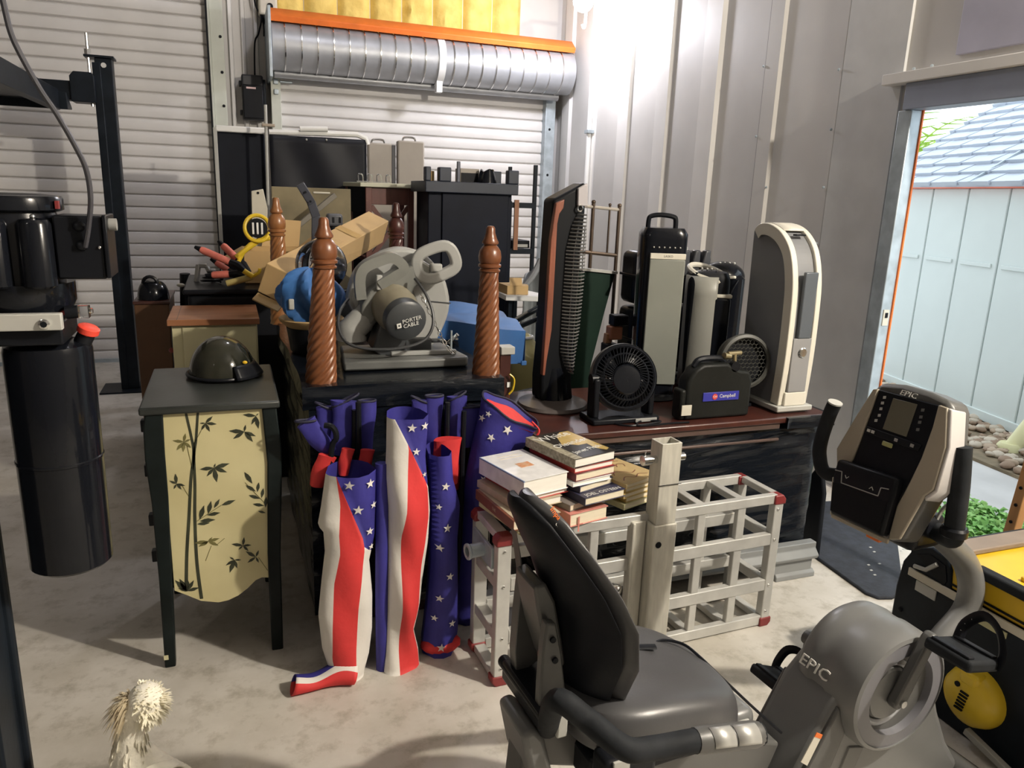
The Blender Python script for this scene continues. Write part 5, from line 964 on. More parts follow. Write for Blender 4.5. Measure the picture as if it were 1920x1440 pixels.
for x in (0.53, 0.565): obj('slot', B().box(x, x+0.012, 4.257, 4.262, 1.32, 1.35), blackm, TH, smooth=False)
SH2 = thing('cardboard_sheet', 'dull brown cardboard sheet standing below the black screen', 'cardboard', (0.49, 4.9, 0))
obj('sheet', B().box(0.256, 0.726, 4.90, 4.93, 0, 1.50), mat('sheet_brown', (0.23, 0.19, 0.11), 0.7, var=0.25, scale=5), SH2, bev=0.003); obj('label_strip', B().box(0.50, 0.60, 4.893, 4.90, 1.468, 1.478), ivory, SH2, smooth=False)
SH3 = thing('grey_plank', 'slanting dark grey plank behind the bent steel bar', 'plank', (0.46, 4.6, 1.0))
obj('plank', B().bar((0.36, 4.60, 1.27), (0.60, 4.70, 1.46), 0.03, 0.05, up=(0, 1, 0)).box(0.34, 0.38, 4.57, 4.615, 1.006, 1.29), mat('plank_grey', (0.14, 0.125, 0.095), 0.6, var=0.2), SH3, bev=0.003)
# ---- cabinets behind the chest
CC = thing('cream_cabinet', 'cream cabinet with brown wooden top behind the painted chest', 'cabinet', (-0.08, 3.8, 0))
obj('body', B().box(-0.250, 0.100, 3.52, 3.91, 0, 0.905), cream, CC, bev=0.003)
obj('top', B().box(-0.266, 0.110, 3.495, 3.925, 0.905, 0.932), mat('cabinet_top', (0.36, 0.16, 0.075), 0.4, col2=(0.28, 0.115, 0.05), scale=10, stretch=(0.3, 3, 1)), CC, bev=0.003)
obj('top_joint', B().box(-0.228, -0.2255, 3.50, 3.92, 0.9321, 0.9326), wooddk, CC, smooth=False)
obj('door', B().box(-0.208, 0.095, 3.512, 3.52, 0.03, 0.895), cream, CC, bev=0.003); obj('knob', B().sph((-0.262, 3.6, 0.78), 0.012, 10, 6), redp, CC)
BN = thing('brown_cabinet', 'plain brown cabinet behind the lift post', 'cabinet', (-0.40, 4.6, 0))
obj('body', B().box(-0.485, -0.318, 4.40, 4.85, 0, 0.872), mat('brown_laminate', (0.115, 0.052, 0.022), 0.45, var=0.15), BN, bev=0.004); obj('top', B().box(-0.490, -0.312, 4.39, 4.86, 0.872, 0.888), wooddk, BN, bev=0.003)
BG = thing('black_bag', 'rounded black bag with a handle on the brown cabinet', 'bag', (-0.40, 4.5, 0.888))
obj('bag', B().grid(lambda u, v: (-0.397+0.08*math.cos(2*PI*u)*max(0.05, math.cos(v*PI/2))**0.6, 4.50+0.09*math.sin(2*PI*u)*max(0.05, math.cos(v*PI/2))**0.6, 0.889+0.10*math.sin(v*PI/2)), 28, 12, cu=True, caps=True), black, BG); obj('handle', B().tube([(-0.405+0.035*math.cos(k*PI/8), 4.46, 0.975+0.036*math.sin(k*PI/8)) for k in range(9)], 0.009, 8), blackp, BG)
KT = thing('tool_pouch', 'dark tool pouch with pale tag between brown cabinet and bent bracket', 'pouch', (-0.26, 4.75, 0))
obj('pouch', B().grid(lambda u, v: (-0.245+0.055*math.cos(2*PI*u)*(1-0.5*v*v), 4.72+0.09*math.sin(2*PI*u)*(1-0.5*v*v), 1.0*v), 22, 12, cu=True, caps=True), blackm, KT); obj('tag', B().sph((-0.265, 4.625, 0.945), (0.022, 0.01, 0.011), 12, 6), ivory, KT)
# ---- black screens, beige cases, stand, castle cabinet
SC = thing('black_screen', 'tall narrow black fabric screen, left of the white rod', 'screen', (0.10, 5.6, 0))
obj('fabric', B().box(-0.04, 0.262, 5.56, 5.62, 0.03, 1.835), mat('screen_black', (0.010, 0.012, 0.018), 0.6, var=0.2), SC, bev=0.01); obj('edge', B().box(-0.06, -0.035, 5.54, 5.63, 0.0, 1.86), ltgrey, SC, bev=0.004); obj('top_edge', B().box(-0.045, 0.27, 5.54, 5.63, 1.835, 1.875), white, SC, bev=0.008)
S2 = thing('black_screen', 'wide black fabric screen with white top edge, right of the white rod', 'screen', (0.60, 5.5, 0))
obj('fabric', B().grid(lambda u, v: (0.285+0.635*u, 5.46+0.012*math.sin(9*u+7*v)*math.sin(PI*u), 0.9+0.93*v), 24, 20), mat('screen_black_cloth', (0.014, 0.015, 0.02), 0.45, var=0.3, scale=3, bump=0.1, bscale=8), S2, solid=0.03); obj('top_edge', B().tube([(0.285, 5.46, 1.845), (0.60, 5.46, 1.855), (0.86, 5.46, 1.862), (0.915, 5.46, 1.84), (0.93, 5.46, 1.80)], 0.018, 8), white, S2); obj('leg', B().box(0.29, 0.32, 5.46, 5.49, 0, 0.92), steelblk, S2, bev=0.002); obj('leg', B().box(0.88, 0.91, 5.46, 5.49, 0, 0.92), steelblk, S2, bev=0.002); obj('rolled_cloth', B().tube([(0.48, 5.44, 1.875), (0.66, 5.44, 1.885)], 0.018, 10), white, S2)
for x, z in ((0.52, 1.81), (0.65, 1.815)): obj('rivet', B().sph((x, 5.435, z), 0.007, 8, 5), ltgrey, S2)
RD = thing('white_rod', 'thin white rod standing between the two black screens', 'rod', (0.25, 5.32, 0))
obj('rod', B().cyl((0.235, 5.32, 0), (0.262, 5.32, 2.0), 0.010, n=8), ltgrey, RD); obj('strap_tie', B().box(0.235, 0.315, 5.305, 5.335, 1.868, 1.886), mat('strap_tan', (0.40, 0.33, 0.26), 0.6), RD, bev=0.004)
for i, (x0, x1, y, z, lab, m) in enumerate(((1.02, 1.20, 6.0, 1.845, 'narrow beige folding case half behind the black screen', beigep), (1.235, 1.44, 5.95, 1.870, 'wide beige folding case with a metal handle, right of the narrow one', beigep))):
    T = thing('folding_case', lab, 'case', ((x0+x1)/2, y, 0), 0, None)
    obj('shell', B().box(x0, x1, y-0.04, y+0.04, 0, z), m, T, bev=0.012); i == 0 and obj('dark_edge', B().box(x1-0.002, x1+0.028, y-0.035, y+0.035, 0, z-0.01), mat('case_edge_%d' % i, (0.06, 0.06, 0.07), 0.5), T, bev=0.004)
    xc = (x0+x1)/2-0.01; obj('handle', B().tube(spl([(xc-0.05, y, z), (xc-0.035, y, z+0.025), (xc+0.035, y, z+0.025), (xc+0.05, y, z)], 4), 0.008, 8), chrome, T)
PS = thing('plant_stand', 'brown wooden stand with cream top and lattice sides', 'stand', (0.96, 5.15, 0))
obj('top', B().prism([(0.725, 5.22, 0), (0.80, 4.98, 0), (1.175, 4.98, 0), (1.20, 5.22, 0), (1.12, 5.40, 0), (0.80, 5.40, 0)], (0, 0, 1.518), (0, 0, 1.545)), mat('stand_cream', (0.62, 0.62, 0.48), 0.45), PS, bev=0.004)
ps = mat('stand_brown', (0.13, 0.045, 0.035), 0.4, var=0.2, stretch=(4, 4, 1))
obj('apron', B().box(0.84, 1.15, 5.01, 5.03, 1.41, 1.518), ps, PS, bev=0.003); obj('apron', B().prism([(0.745, 5.20, 0), (0.84, 5.01, 0), (0.85, 5.02, 0), (0.755, 5.21, 0)], (0, 0, 1.36), (0, 0, 1.518)), blackm, PS)
for x, y in ((0.855, 5.02), (1.13, 5.02), (0.76, 5.21), (1.14, 5.36)): obj('leg', B().box(x-0.02, x+0.02, y-0.02, y+0.02, 0, 1.518), ps, PS, bev=0.003)
for s in (1, -1):
    for k in range(2): obj('lattice_bar', B().bar((0.995-s*0.12, 5.02, 1.40-0.34*k), (0.995+s*0.12, 5.02, 1.08-0.34*k), 0.028, 0.018, up=(0, 1, 0)), ps, PS)
obj('shelf', B().box(0.85, 1.13, 5.02, 5.36, 1.03, 1.06), ps, PS, bev=0.003); obj('shelf', B().box(0.85, 1.13, 5.02, 5.36, 0.45, 0.48), ps, PS, bev=0.003)
WR = thing('wire_rack', 'small wire rack with looped ends on the cream topped stand', 'wire rack', (0.90, 5.1, 1.545))
b = B()
for x in (0.80, 0.86, 0.92, 0.98): obj('wire', B().tube(spl([(x, 5.06, 1.548), (x, 5.065, 1.59), (x+0.012, 5.07, 1.598), (x+0.03, 5.08, 1.59), (x+0.035, 5.09, 1.548)], 4), 0.004, 6), chrome, WR)
obj('wire', B().tube([(0.79, 5.06, 1.552), (1.0, 5.06, 1.552)], 0.003, 6), chrome, WR)
KC = thing('castle_cabinet', 'tall black cabinet with battlement shaped top like a castle tower', 'cabinet', (1.42, 4.85, 0))
kc = mat('castle_black', (0.006, 0.008, 0.016), 0.5, var=0.2); kc2 = mat('castle_block', (0.020, 0.026, 0.042), 0.5, var=0.2)
obj('body', B().box(1.150, 1.690, 4.62, 4.93, 0, 1.52), kc, KC, bev=0.005); obj('front_panel', B().box(1.235, 1.665, 4.605, 4.62, 0.05, 1.50), kc, KC, bev=0.004)
obj('cornice', B().box(1.120, 1.715, 4.57, 4.965, 1.500, 1.566), kc2, KC, bev=0.005)
for x0, x1, y in ((1.120, 1.155, 4.57), (1.205, 1.280, 4.57), (1.645, 1.715, 4.57), (1.63, 1.715, 4.90)): obj('merlon', B().box(x0, x1, y, y+0.06, 1.565, 1.648), kc2, KC, bev=0.006)
b = B(); b.grid(lambda u, v: (1.545+(0.062*(1-0.35*v))*math.cos(2*PI*u)*(1+0.12*math.sin(5*2*PI*u)), 4.68+0.06*math.sin(2*PI*u)*(1-0.3*v), 1.567+0.075*v*(1+0.15*math.sin(3*2*PI*u))), 24, 8, cu=True, caps=True)
tag(obj('crumpled_bag', b, black), 'crumpled black bag on the castle cabinet', 'bag'); 
CT = thing('card_tray', 'grey and beige box with antenna stick on the castle cabinet', 'box', (1.44, 4.80, 1.58)); obj('box', B().box(1.385, 1.51, 4.74, 4.86, 1.567, 1.652), beigep, CT, bev=0.003); obj('dark_front', B().box(1.39, 1.50, 4.735, 4.742, 1.570, 1.625), blackm, CT, smooth=False); obj('antenna', B().box(1.362, 1.382, 4.73, 4.75, 1.567, 1.692), sb, CT, bev=0.003)
GC = thing('paper_card', 'small crumpled tan card standing on the left corner of the castle cabinet', 'card', (1.16, 4.66, 1.58)); obj('card', B().box(1.145, 1.195, 4.655, 4.662, 1.567, 1.625), card, GC, smooth=False); obj('fold', B().prism([(1.145, 4.655, 1.60), (1.17, 4.655, 1.60), (1.16, 4.64, 1.615)], (0, 0, 0), (0, -0.004, 0.01)), ivory, GC, smooth=False)
# ---- right back corner
RK = thing('metal_shelf', 'black metal shelf rack in the back right corner by the roller door', 'shelf', (1.90, 5.0, 0))
for x, y in ((1.955, 4.9), (1.78, 4.9), (1.955, 5.4), (1.78, 5.4)): obj('post', B().box(x-0.012, x+0.012, y-0.012, y+0.012, 0, 1.70 if x > 1.9 else 1.46), steelblk, RK, bev=0.002)
for z in (0.40, 1.13, 1.435): obj('shelf_rail', B().box(1.77, 1.965, 4.885, 4.91, z-0.018, z+0.018), steelblk, RK, bev=0.002); obj('shelf_board', B().box(1.77, 1.965, 4.89, 5.41, z-0.006, z+0.006), steelblk, RK, smooth=False)
obj('wood_strip', B().box(1.805, 1.835, 4.87, 4.885, 1.14, 1.47), mat('strip_wood', (0.30, 0.13, 0.06), 0.5), RK, smooth=False)
BX = thing('label_box', 'black box with white label on the lowest visible shelf at back right', 'box', (1.87, 5.05, 1.136)); obj('box', B().box(1.80, 1.945, 4.93, 5.2, 1.148, 1.20), blackm, BX, bev=0.004); obj('label', B().box(1.84, 1.93, 4.926, 4.932, 1.155, 1.175), ltgrey, BX, smooth=False)
LT = thing('side_table', 'small table with white top at the back right holding a cardboard tray', 'table', (1.58, 4.1, 0)); obj('table_top', B().xy([(1.44, 3.98), (1.67, 3.90), (1.69, 4.0), (1.62, 4.3), (1.46, 4.3)], 0.925, 0.955), white, LT, bev=0.003)
for x, y in ((1.48, 4.02), (1.64, 3.97), (1.60, 4.26), (1.48, 4.27)): obj('leg', B().box(x-0.012, x+0.012, y-0.012, y+0.012, 0, 0.925), steelblk, LT, bev=0.002)
TR = thing('cardboard_tray', 'small open cardboard tray on the white table at back right', 'box', (1.52, 4.05, 0.955)); b = B(); b.prism([(1.455, 4.0, 0), (1.575, 3.985, 0), (1.60, 4.06, 0), (1.55, 4.16, 0), (1.455, 4.16, 0)], (0, 0, 0.956), (0, 0, 1.005)); obj('tray', b, card, TR, smooth=False); obj('flap', B().add([(1.47, 4.0, 1.005), (1.54, 3.99, 1.005), (1.55, 4.03, 1.045), (1.48, 4.04, 1.045)], [(0, 1, 2, 3)]), card, TR, solid=0.004, smooth=False)
BE = thing('folded_stand', 'black folded tripod stand leaning at the back right below the white table', 'stand', (1.46, 3.7, 0)); obj('tube', B().cyl((1.37, 3.70, 0.845), (1.60, 3.72, 0.955), 0.016, n=10), steelblk, BE); obj('tube', B().cyl((1.37, 3.72, 0.80), (1.56, 3.76, 0.86), 0.014, n=10), steelblk, BE); obj('leg', B().cyl((1.40, 3.7, 0.86), (1.42, 3.72, 0.0), 0.014, n=10), steelblk, BE); obj('leg', B().cyl((1.56, 3.72, 0.93), (1.54, 3.78, 0.0), 0.014, n=10), steelblk, BE); obj('crossbar', B().cyl((1.38, 3.70, 0.855), (1.46, 3.69, 0.905), 0.008, n=8), chrome, BE)
PB = thing('plastic_sheet', 'grey crumpled plastic sheet behind the tower fan', 'plastic sheet', (1.74, 4.4, 0)); obj('sheet', B().grid(lambda u, v: (1.67+0.16*u+0.02*math.sin(9*v), 4.40+0.05*math.sin(6*u+5*v), 0.0+(0.95+0.20*u)*v+0.02*math.sin(8*u)), 14, 20), mat('sheet_grey', (0.20, 0.215, 0.22), 0.3, var=0.15), PB, solid=0.01); obj('fold', B().tube(spl([(1.67, 4.36, 0.93), (1.74, 4.34, 1.02), (1.80, 4.36, 1.12)], 5), 0.02, 8), mat('fold_grey', (0.24, 0.25, 0.26), 0.3), PB)
BH = thing('bed_frame', 'bronze metal bed end with ball finials against the right wall', 'bed frame', (1.73, 3.45, 0)); bz = mat('bronze', (0.10, 0.07, 0.05), 0.4, metal=0.5, var=0.2)
for x, zt in ((1.675, 1.475), (1.765, 1.465), (1.818, 1.462)): obj('post' if x != 1.765 else 'spindle', B().cyl((x, 3.42, 0 if x != 1.765 else 1.235), (x, 3.42, zt), 0.009 if x != 1.765 else 0.005, n=10), bz, BH); obj('finial', B().sph((x, 3.42, zt+0.006), 0.011 if x != 1.765 else 0.008, 10, 7), bz, BH)
obj('top_rail', B().tube([(1.60, 3.42, 1.462), (1.82, 3.42, 1.448)], 0.008, 8), beigep, BH); obj('lower_rail', B().tube([(1.60, 3.42, 1.245), (1.82, 3.42, 1.225)], 0.010, 8), bz, BH)
GB = thing('green_board', 'dark green board with pale top edge leaning behind the desk fan', 'board', (1.58, 3.15, 0)); obj('board', B().prism([(1.47, 0, 0.0), (1.50, 0, 1.178), (1.697, 0, 1.160), (1.655, 0, 0.98), (1.60, 0, 0.72), (1.57, 0, 0.0)], (0, 3.19, 0), (0, 3.22, 0)), green, GB, bev=0.003); obj('top_edge', B().bar((1.49, 3.20, 1.183), (1.705, 3.20, 1.163), 0.04, 0.012), ltgrey, GB)
for k, (z0, z1, lab) in enumerate(((0.0, 0.36, 'black tool case at the bottom of the stack behind the heaters'), (0.362, 0.70, 'black tool case second from the bottom behind the heaters'), (0.702, 1.03, 'black tool case third from the bottom behind the heaters'), (1.032, 1.285, 'ribbed black tool case on top of the stack behind the heaters'))):
    T = thing('tool_case', lab, 'tool case', (1.86, 3.12, z0)); obj('shell', B().box(1.715, 2.12, 3.03, 3.18, z0+0.001, z1-0.012), blackp, T, bev=0.03, seg=3)
    obj('lid', B().box(1.710, 2.125, 3.015, 3.175, (z0+z1)/2, (z0+z1)/2+0.012), blackp, T, bev=0.003)
    if k == 3:
        for x in (1.735, 1.93, 1.985, 2.04): obj('rib', B().xz([(x, 1.17), (x, 1.22), (x+0.015, 1.285), (x+0.042, 1.285), (x+0.042, 1.17)], 2.995, 3.03), mat('case_rib', (0.05, 0.052, 0.058), 0.35), T, bev=0.006)
        obj('latch', B().box(1.90, 1.96, 3.0, 3.02, 1.277, 1.30), greyp, T, bev=0.004)
PW = thing('wooden_clamp', 'orange brown wooden clamp with black jaws leaning beside the tower heater', 'clamp', (1.55, 2.92, 0.0)); obj('bar', B().bar((1.46, 2.93, 0.0), (1.545, 2.93, 0.925), 0.03, 0.03), mat('clamp_wood', (0.42, 0.23, 0.12), 0.5, var=0.15), PW, bev=0.003); obj('jaw', B().box(1.54, 1.60, 2.90, 2.95, 0.90, 0.96), mat('clamp_red', (0.40, 0.17, 0.10), 0.5), PW, bev=0.006); obj('jaw', B().box(1.55, 1.62, 2.89, 2.95, 0.962, 1.01), blackp, PW, bev=0.006); obj('jaw', B().box(1.52, 1.58, 2.89, 2.95, 0.83, 0.885), blackp, PW, bev=0.006)
# ---- wall devices
OP = thing('door_opener', 'black roller door opener box on the wall between the two doors', 'door opener', (0.25, 7.1, 2.03))
obj('case', B().box(0.165, 0.335, 7.03, 7.16, 2.03, 2.39), mat('opener_black', (0.025, 0.026, 0.03), 0.45, var=0.1), OP, bev=0.015, seg=3); obj('lower_case', B().box(0.172, 0.330, 7.015, 7.035, 2.045, 2.31), blackp, OP, bev=0.006); obj('logo_strip', B().box(0.20, 0.275, 7.010, 7.016, 2.276, 2.290), mat('strip_pink', (0.70, 0.50, 0.48), 0.4), OP, smooth=False); obj('side_bracket', B().box(0.335, 0.355, 7.05, 7.16, 2.05, 2.36), steelblk, OP, bev=0.004)
for z in (2.07, 2.30): obj('mount_ear', B().box(0.145, 0.170, 7.06, 7.16, z, z+0.04), blackp, OP, bev=0.003)
CB = obj('wall_cables', B().tube(spl([(0.29, 7.10, 3.3), (0.30, 7.10, 2.96), (0.345, 7.09, 2.85), (0.318, 7.09, 2.72), (0.285, 7.09, 2.64), (0.274, 7.09, 2.38)], 6), 0.007, 8), blackp); tag(CB, 'black cable hanging down the wall to the door opener', 'cable')
C2 = obj('wall_cables', B().tube(spl([(0.315, 7.10, 3.3), (0.33, 7.09, 2.98), (0.365, 7.08, 2.82), (0.385, 7.05, 2.78)], 6), 0.009, 8).tube(spl([(0.335, 7.10, 3.3), (0.34, 7.08, 2.9), (0.36, 7.07, 2.78), (0.36, 7.08, 2.70)], 6), 0.006, 8), blackp); tag(C2, 'bundle of thin black cables running to the drum bracket', 'cable')
WX = thing('junction_box', 'white junction box with round hole at top of wall between the doors', 'junction box', (0.40, 7.12, 2.85)); obj('box', B().box(0.325, 0.475, 7.06, 7.19, 2.86, 3.06), ivory, WX, bev=0.02, seg=3); obj('socket', B().lathe([(0.025, 0), (0.025, 0.006), (0.012, 0.008), (0, 0.004)], (0.415, 7.06, 2.93), (0, -1, 0), 18), blackm, WX)
# ============================================================ recumbent exercise bike
BK = thing('exercise_bike', 'grey and black recumbent exercise bike with console in the foreground', 'exercise bike', (0.85, 1.20, 0), math.radians(4))
def bo(name, b, m, parent=None, bev=0.0, **k): return obj(name, b, m, parent or BK, bev=bev, local=True, **k)
# backrest: spine curve (z -> x), half width (z), centre line y
bx = [(0.515, -0.232), (0.58, -0.250), (0.66, -0.262), (0.74, -0.272), (0.81, -0.298), (0.88, -0.333), (0.935, -0.358), (0.970, -0.374)]
bw = [(0.515, 0.02), (0.53, 0.075), (0.57, 0.125), (0.66, 0.165), (0.74, 0.168), (0.81, 0.150), (0.88, 0.118), (0.935, 0.080), (0.96, 0.045), (0.970, 0.02)]
BY = 0.035
zs = [0.515, 0.522, 0.535, 0.555, 0.585, 0.615, 0.66, 0.70, 0.74, 0.78, 0.82, 0.86, 0.90, 0.93, 0.95, 0.963, 0.970]
def brf(t0, t1, off, th, sc):
    def fn(u, v):
        i = v*(len(zs)-1); k = min(int(i), len(zs)-2); z = zs[k]+(zs[k+1]-zs[k])*(i-k); a = 2*PI*u; w = lerp(bw, z)*sc
        y = w*math.cos(a); x = lerp(bx, z)+0.052*math.cos(a)**2*(w/0.168)+off+th*math.sin(a)*min(1, w/0.06)
        return (x, BY+y, z)
    return fn
bc = bo('backrest', B().grid(brf(0, 1, 0.018, 0.021, 1.0), 44, 40, cu=True, caps=True), vinyl)
bs = bo('backrest_shell', B().grid(brf(0, 1, -0.010, 0.016, 0.94), 44, 40, cu=True, caps=True), blackm)
# small maker's lettering on the front top edge of the cushion
def lx_(z, y): w = lerp(bw, z); c = min(1, abs(y)/w); return lerp(bx, z)+0.052*c*c*(w/0.168)+0.018+0.021*math.sqrt(max(0, 1-c*c))
M_ = plane_m((-0.328, -0.033, 0.948), (0.55, -0.15, -0.8), (0.8, 0.1, 0.5))
text('logo_lettering', 'Impact', 0.014, M_, orange, bc, 0.0008, local=True); text('logo_lettering', 'comfort', 0.010, M_ @ Matrix.Translation((0.026, -0.009, 0)), textlight, bc, 0.0008, local=True)
bo('rear_plate', B().prism([(-0.352, 0.0, 0.795), (-0.328, 0.0, 0.800), (-0.305, 0.0, 0.755), (-0.285, 0.0, 0.665), (-0.275, 0.0, 0.615), (-0.30, 0.0, 0.60), (-0.330, 0.0, 0.69), (-0.345, 0.0, 0.755)], (0, -0.005, 0), (0, 0.085, 0)), bikedark, bev=0.006)
rp_ = bo('rear_post', B().prism([(-0.350, 0, 0.868), (-0.335, 0, 0.80), (-0.318, 0, 0.73), (-0.302, 0, 0.66), (-0.290, 0, 0.57), (-0.338, 0, 0.545), (-0.343, 0, 0.60), (-0.340, 0, 0.686), (-0.334, 0, 0.77)], (0, 0.085, 0), (0, 0.115, 0)), bikedark, bev=0.005)
bo('rear_post', B().prism([(-0.338, 0, 0.735), (-0.318, 0, 0.73), (-0.302, 0, 0.66), (-0.288, 0, 0.57), (-0.262, 0, 0.52), (-0.30, 0, 0.51), (-0.345, 0, 0.545), (-0.345, 0, 0.60), (-0.343, 0, 0.686)], (0, -0.035, 0), (0, -0.012, 0)), bikedark, bev=0.004)
for x, z in ((-0.325, 0.70), (-0.318, 0.655)): bo('bolt', B().cyl((x, -0.0355, z), (x, -0.040, z), 0.006, n=10), blackm, rp_)
bo('pivot_block', B().box(-0.352, -0.275, -0.05, 0.13, 0.515, 0.56).cyl((-0.34, -0.07, 0.545), (-0.34, 0.15, 0.545), 0.014), blackp, bev=0.006)
bo('adjust_lever', B().box(-0.318, -0.296, -0.062, -0.050, 0.50, 0.555), ltgrey, bev=0.003)
# seat
def seatfn(u, v):
    t = 2*PI*u; e = 0.62; c = math.copysign(abs(math.cos(t))**e, math.cos(t)); s = math.copysign(abs(math.sin(t))**e, math.sin(t))
    k = [0.86, 0.96, 1.0, 1.0, 0.985, 0.95, 0.86, 0.60, 0.25][min(8, int(v*8+0.001))]; zz = [0.0, 0.015, 0.035, 0.055, 0.075, 0.088, 0.097, 0.102, 0.103][min(8, int(v*8+0.001))]
    x = 0.205*c*k; y = 0.165*s*k*(1.0-0.10*(x/0.205)); z = zz
    d = 0.030*max(0, 1-(y/0.115)**2)*max(0, 1-((x+0.02)/0.19)**2) if v > 0.6 else 0
    return (-0.075+x*1.04, 0.04+y*1.08, 0.445-0.045*(x/0.205)-0.030*(x/0.205)**2+z*1.1-d+(0.012*(1-(y/0.17)**2) if v > 0.6 else 0))
st_ = bo('seat', B().grid(seatfn, 56, 8, cu=True, caps=True), vinyl, sub=1)
bo('seat_channel', B().tube(spl([(-0.12, 0.10, 0.535), (-0.06, 0.095, 0.540), (0.0, 0.080, 0.538)], 5), [0.004]*5+[0.010]*6, 8, flat=0.35), blackm, st_)
bo('seat_pan', B().box(-0.25, 0.07, -0.08, 0.14, 0.375, 0.445), blackp, bev=0.01)
bo('side_bracket', B().box(-0.265, -0.15, -0.155, -0.10, 0.40, 0.50), blackp, bev=0.012, seg=3); bo('bracket_label', B().box(-0.250, -0.215, -0.158, -0.152, 0.465, 0.500), ltgrey, bev=0.001)
# rail and feet
bo('rail', B().bar((-0.34, 0.03, 0.455), (0.30, 0.03, 0.225), 0.09, 0.085), mat('rail_grey', (0.11, 0.11, 0.105), 0.42, var=0.06), bev=0.008)
bo('rail_cap', B().prism([(-0.378, 0, 0.505), (-0.350, 0, 0.512), (-0.328, 0, 0.485), (-0.302, 0, 0.385), (-0.355, 0, 0.395)], (0, -0.035, 0), (0, 0.090, 0)), bikegrey, bev=0.012, seg=3)
fb = bo('rail_block', B().box(0.215, 0.300, 0.05, 0.15, 0.215, 0.315), bikegrey, bev=0.025, seg=4); bo('block_plate', B().box(0.2, 0.27, 0.043, 0.052, 0.235, 0.30), ltgrey, fb, bev=0.004)
bo('rear_leg', B().bar((-0.33, 0.03, 0.44), (-0.36, 0.03, 0.03), 0.07, 0.06), bikedark, bev=0.006); bo('rear_foot', B().tube([(-0.36, -0.28, 0.035), (-0.36, 0.34, 0.035)], 0.035, 14), bikedark); bo('front_foot', B().tube([(0.93, -0.28, 0.035), (0.93, 0.32, 0.035)], 0.035, 14), bikedark)
pulse = mat('pulse_chrome', (0.50, 0.50, 0.48), 0.38, metal=0.5)
# hand grips beside the seat
for s in (-1, 1):
    y0 = 0.035+s*0.19; yy = 0.035+s*0.275
    hp = spl([(-0.32, 0.035+s*0.06, 0.50), (-0.375, y0, 0.665), (-0.335, y0+s*0.03, 0.640), (-0.290, yy, 0.610), (-0.235, yy, 0.592), (-0.13, yy, 0.578), (0.0, yy+s*0.01, 0.560)] if s < 0 else [(-0.30, 0.06, 0.46), (-0.24, y0, 0.44), (-0.10, yy, 0.42), (0.05, yy, 0.36), (0.12, yy, 0.33)], 6)
    h = bo('hand_grip', B().tube(hp, 0.021, 14), rubber)
    a, b_ = hp[-9], hp[-1]; a = hp[-1].lerp(hp[-8], 0.95); gr = bo('grip_end', B().tube([a, a.lerp(b_, 0.1), a.lerp(b_, 0.9), b_], [0.022, 0.024, 0.024, 0.020], 16), bikedark, h)
    for f0, f1 in ((0.18, 0.50), (0.53, 0.88)): bo('pulse_plate', B().tube([a.lerp(b_, f0), a.lerp(b_, f1)], 0.0252, 16).v and B().grid(lambda u, v, f0=f0, f1=f1: a.lerp(b_, f0+(f1-f0)*v)+Vector((0, -0.0247*math.cos(0.75+(u-0.5)*1.6), 0.0247*math.sin(0.75+(u-0.5)*1.6))) if s < 0 else a.lerp(b_, f0+(f1-f0)*v)+Vector((0, 0.0247*math.sin((u-0.5)*2.0), 0.0247*math.cos((u-0.5)*2.0))), 8, 1), pulse, gr, solid=0.001)
# shroud
sc_ = (0.575, 0.0, 0.390); SR = 0.154
bo('shroud', B().lathe([(SR-0.012, -0.072), (SR, -0.058), (SR+0.004, -0.025), (SR, -0.015), (SR, 0.02), (SR+0.003, 0.03), (SR, 0.09), (SR-0.006, 0.108), (SR-0.014, 0.112), (SR-0.014, 0.10)], sc_, (0, -1, 0), 56, caps=False), bikegrey)
bo('shroud_face', B().lathe([(SR-0.014, 0.108), (SR-0.050, 0.112), (SR-0.052, 0.092)], sc_, (0, -1, 0), 56, caps=False), mat('face_slate', (0.15, 0.15, 0.165), 0.38, var=0.04))
bo('inner_ring', B().lathe([(SR-0.050, 0.094), (0.068, 0.090), (0.066, 0.08), (0.0, 0.08)], sc_, (0, -1, 0), 48, caps=False), bikedark)
bo('far_face', B().lathe([(SR-0.012, -0.070), (0.0, -0.076)], sc_, (0, -1, 0), 48, caps=False), bikegrey)
cd_ = (0.538, 0.0, 0.400)
bo('crank_disc', B().lathe([(0.086, 0.088), (0.086, 0.100), (0.076, 0.104), (0.070, 0.100), (0.070, 0.094)], cd_, (0, -1, 0), 44, caps=False), silver)
bo('crank_hub', B().lathe([(0.069, 0.094), (0.062, 0.108), (0.03, 0.116), (0.0, 0.118)], cd_, (0, -1, 0), 40), bikegrey)
bo('crank', B().prism([(0.512, 0, 0.400), (0.520, 0, 0.385), (0.545, 0, 0.388), (0.555, 0, 0.405), (0.622, 0, 0.548), (0.615, 0, 0.562), (0.600, 0, 0.562), (0.590, 0, 0.552)], (0, -0.145, 0), (0, -0.118, 0)), bikedark, bev=0.006)
bo('crank_bolt', B().cyl((0.535, -0.145, 0.402), (0.535, -0.150, 0.402), 0.009, n=12), chrome)
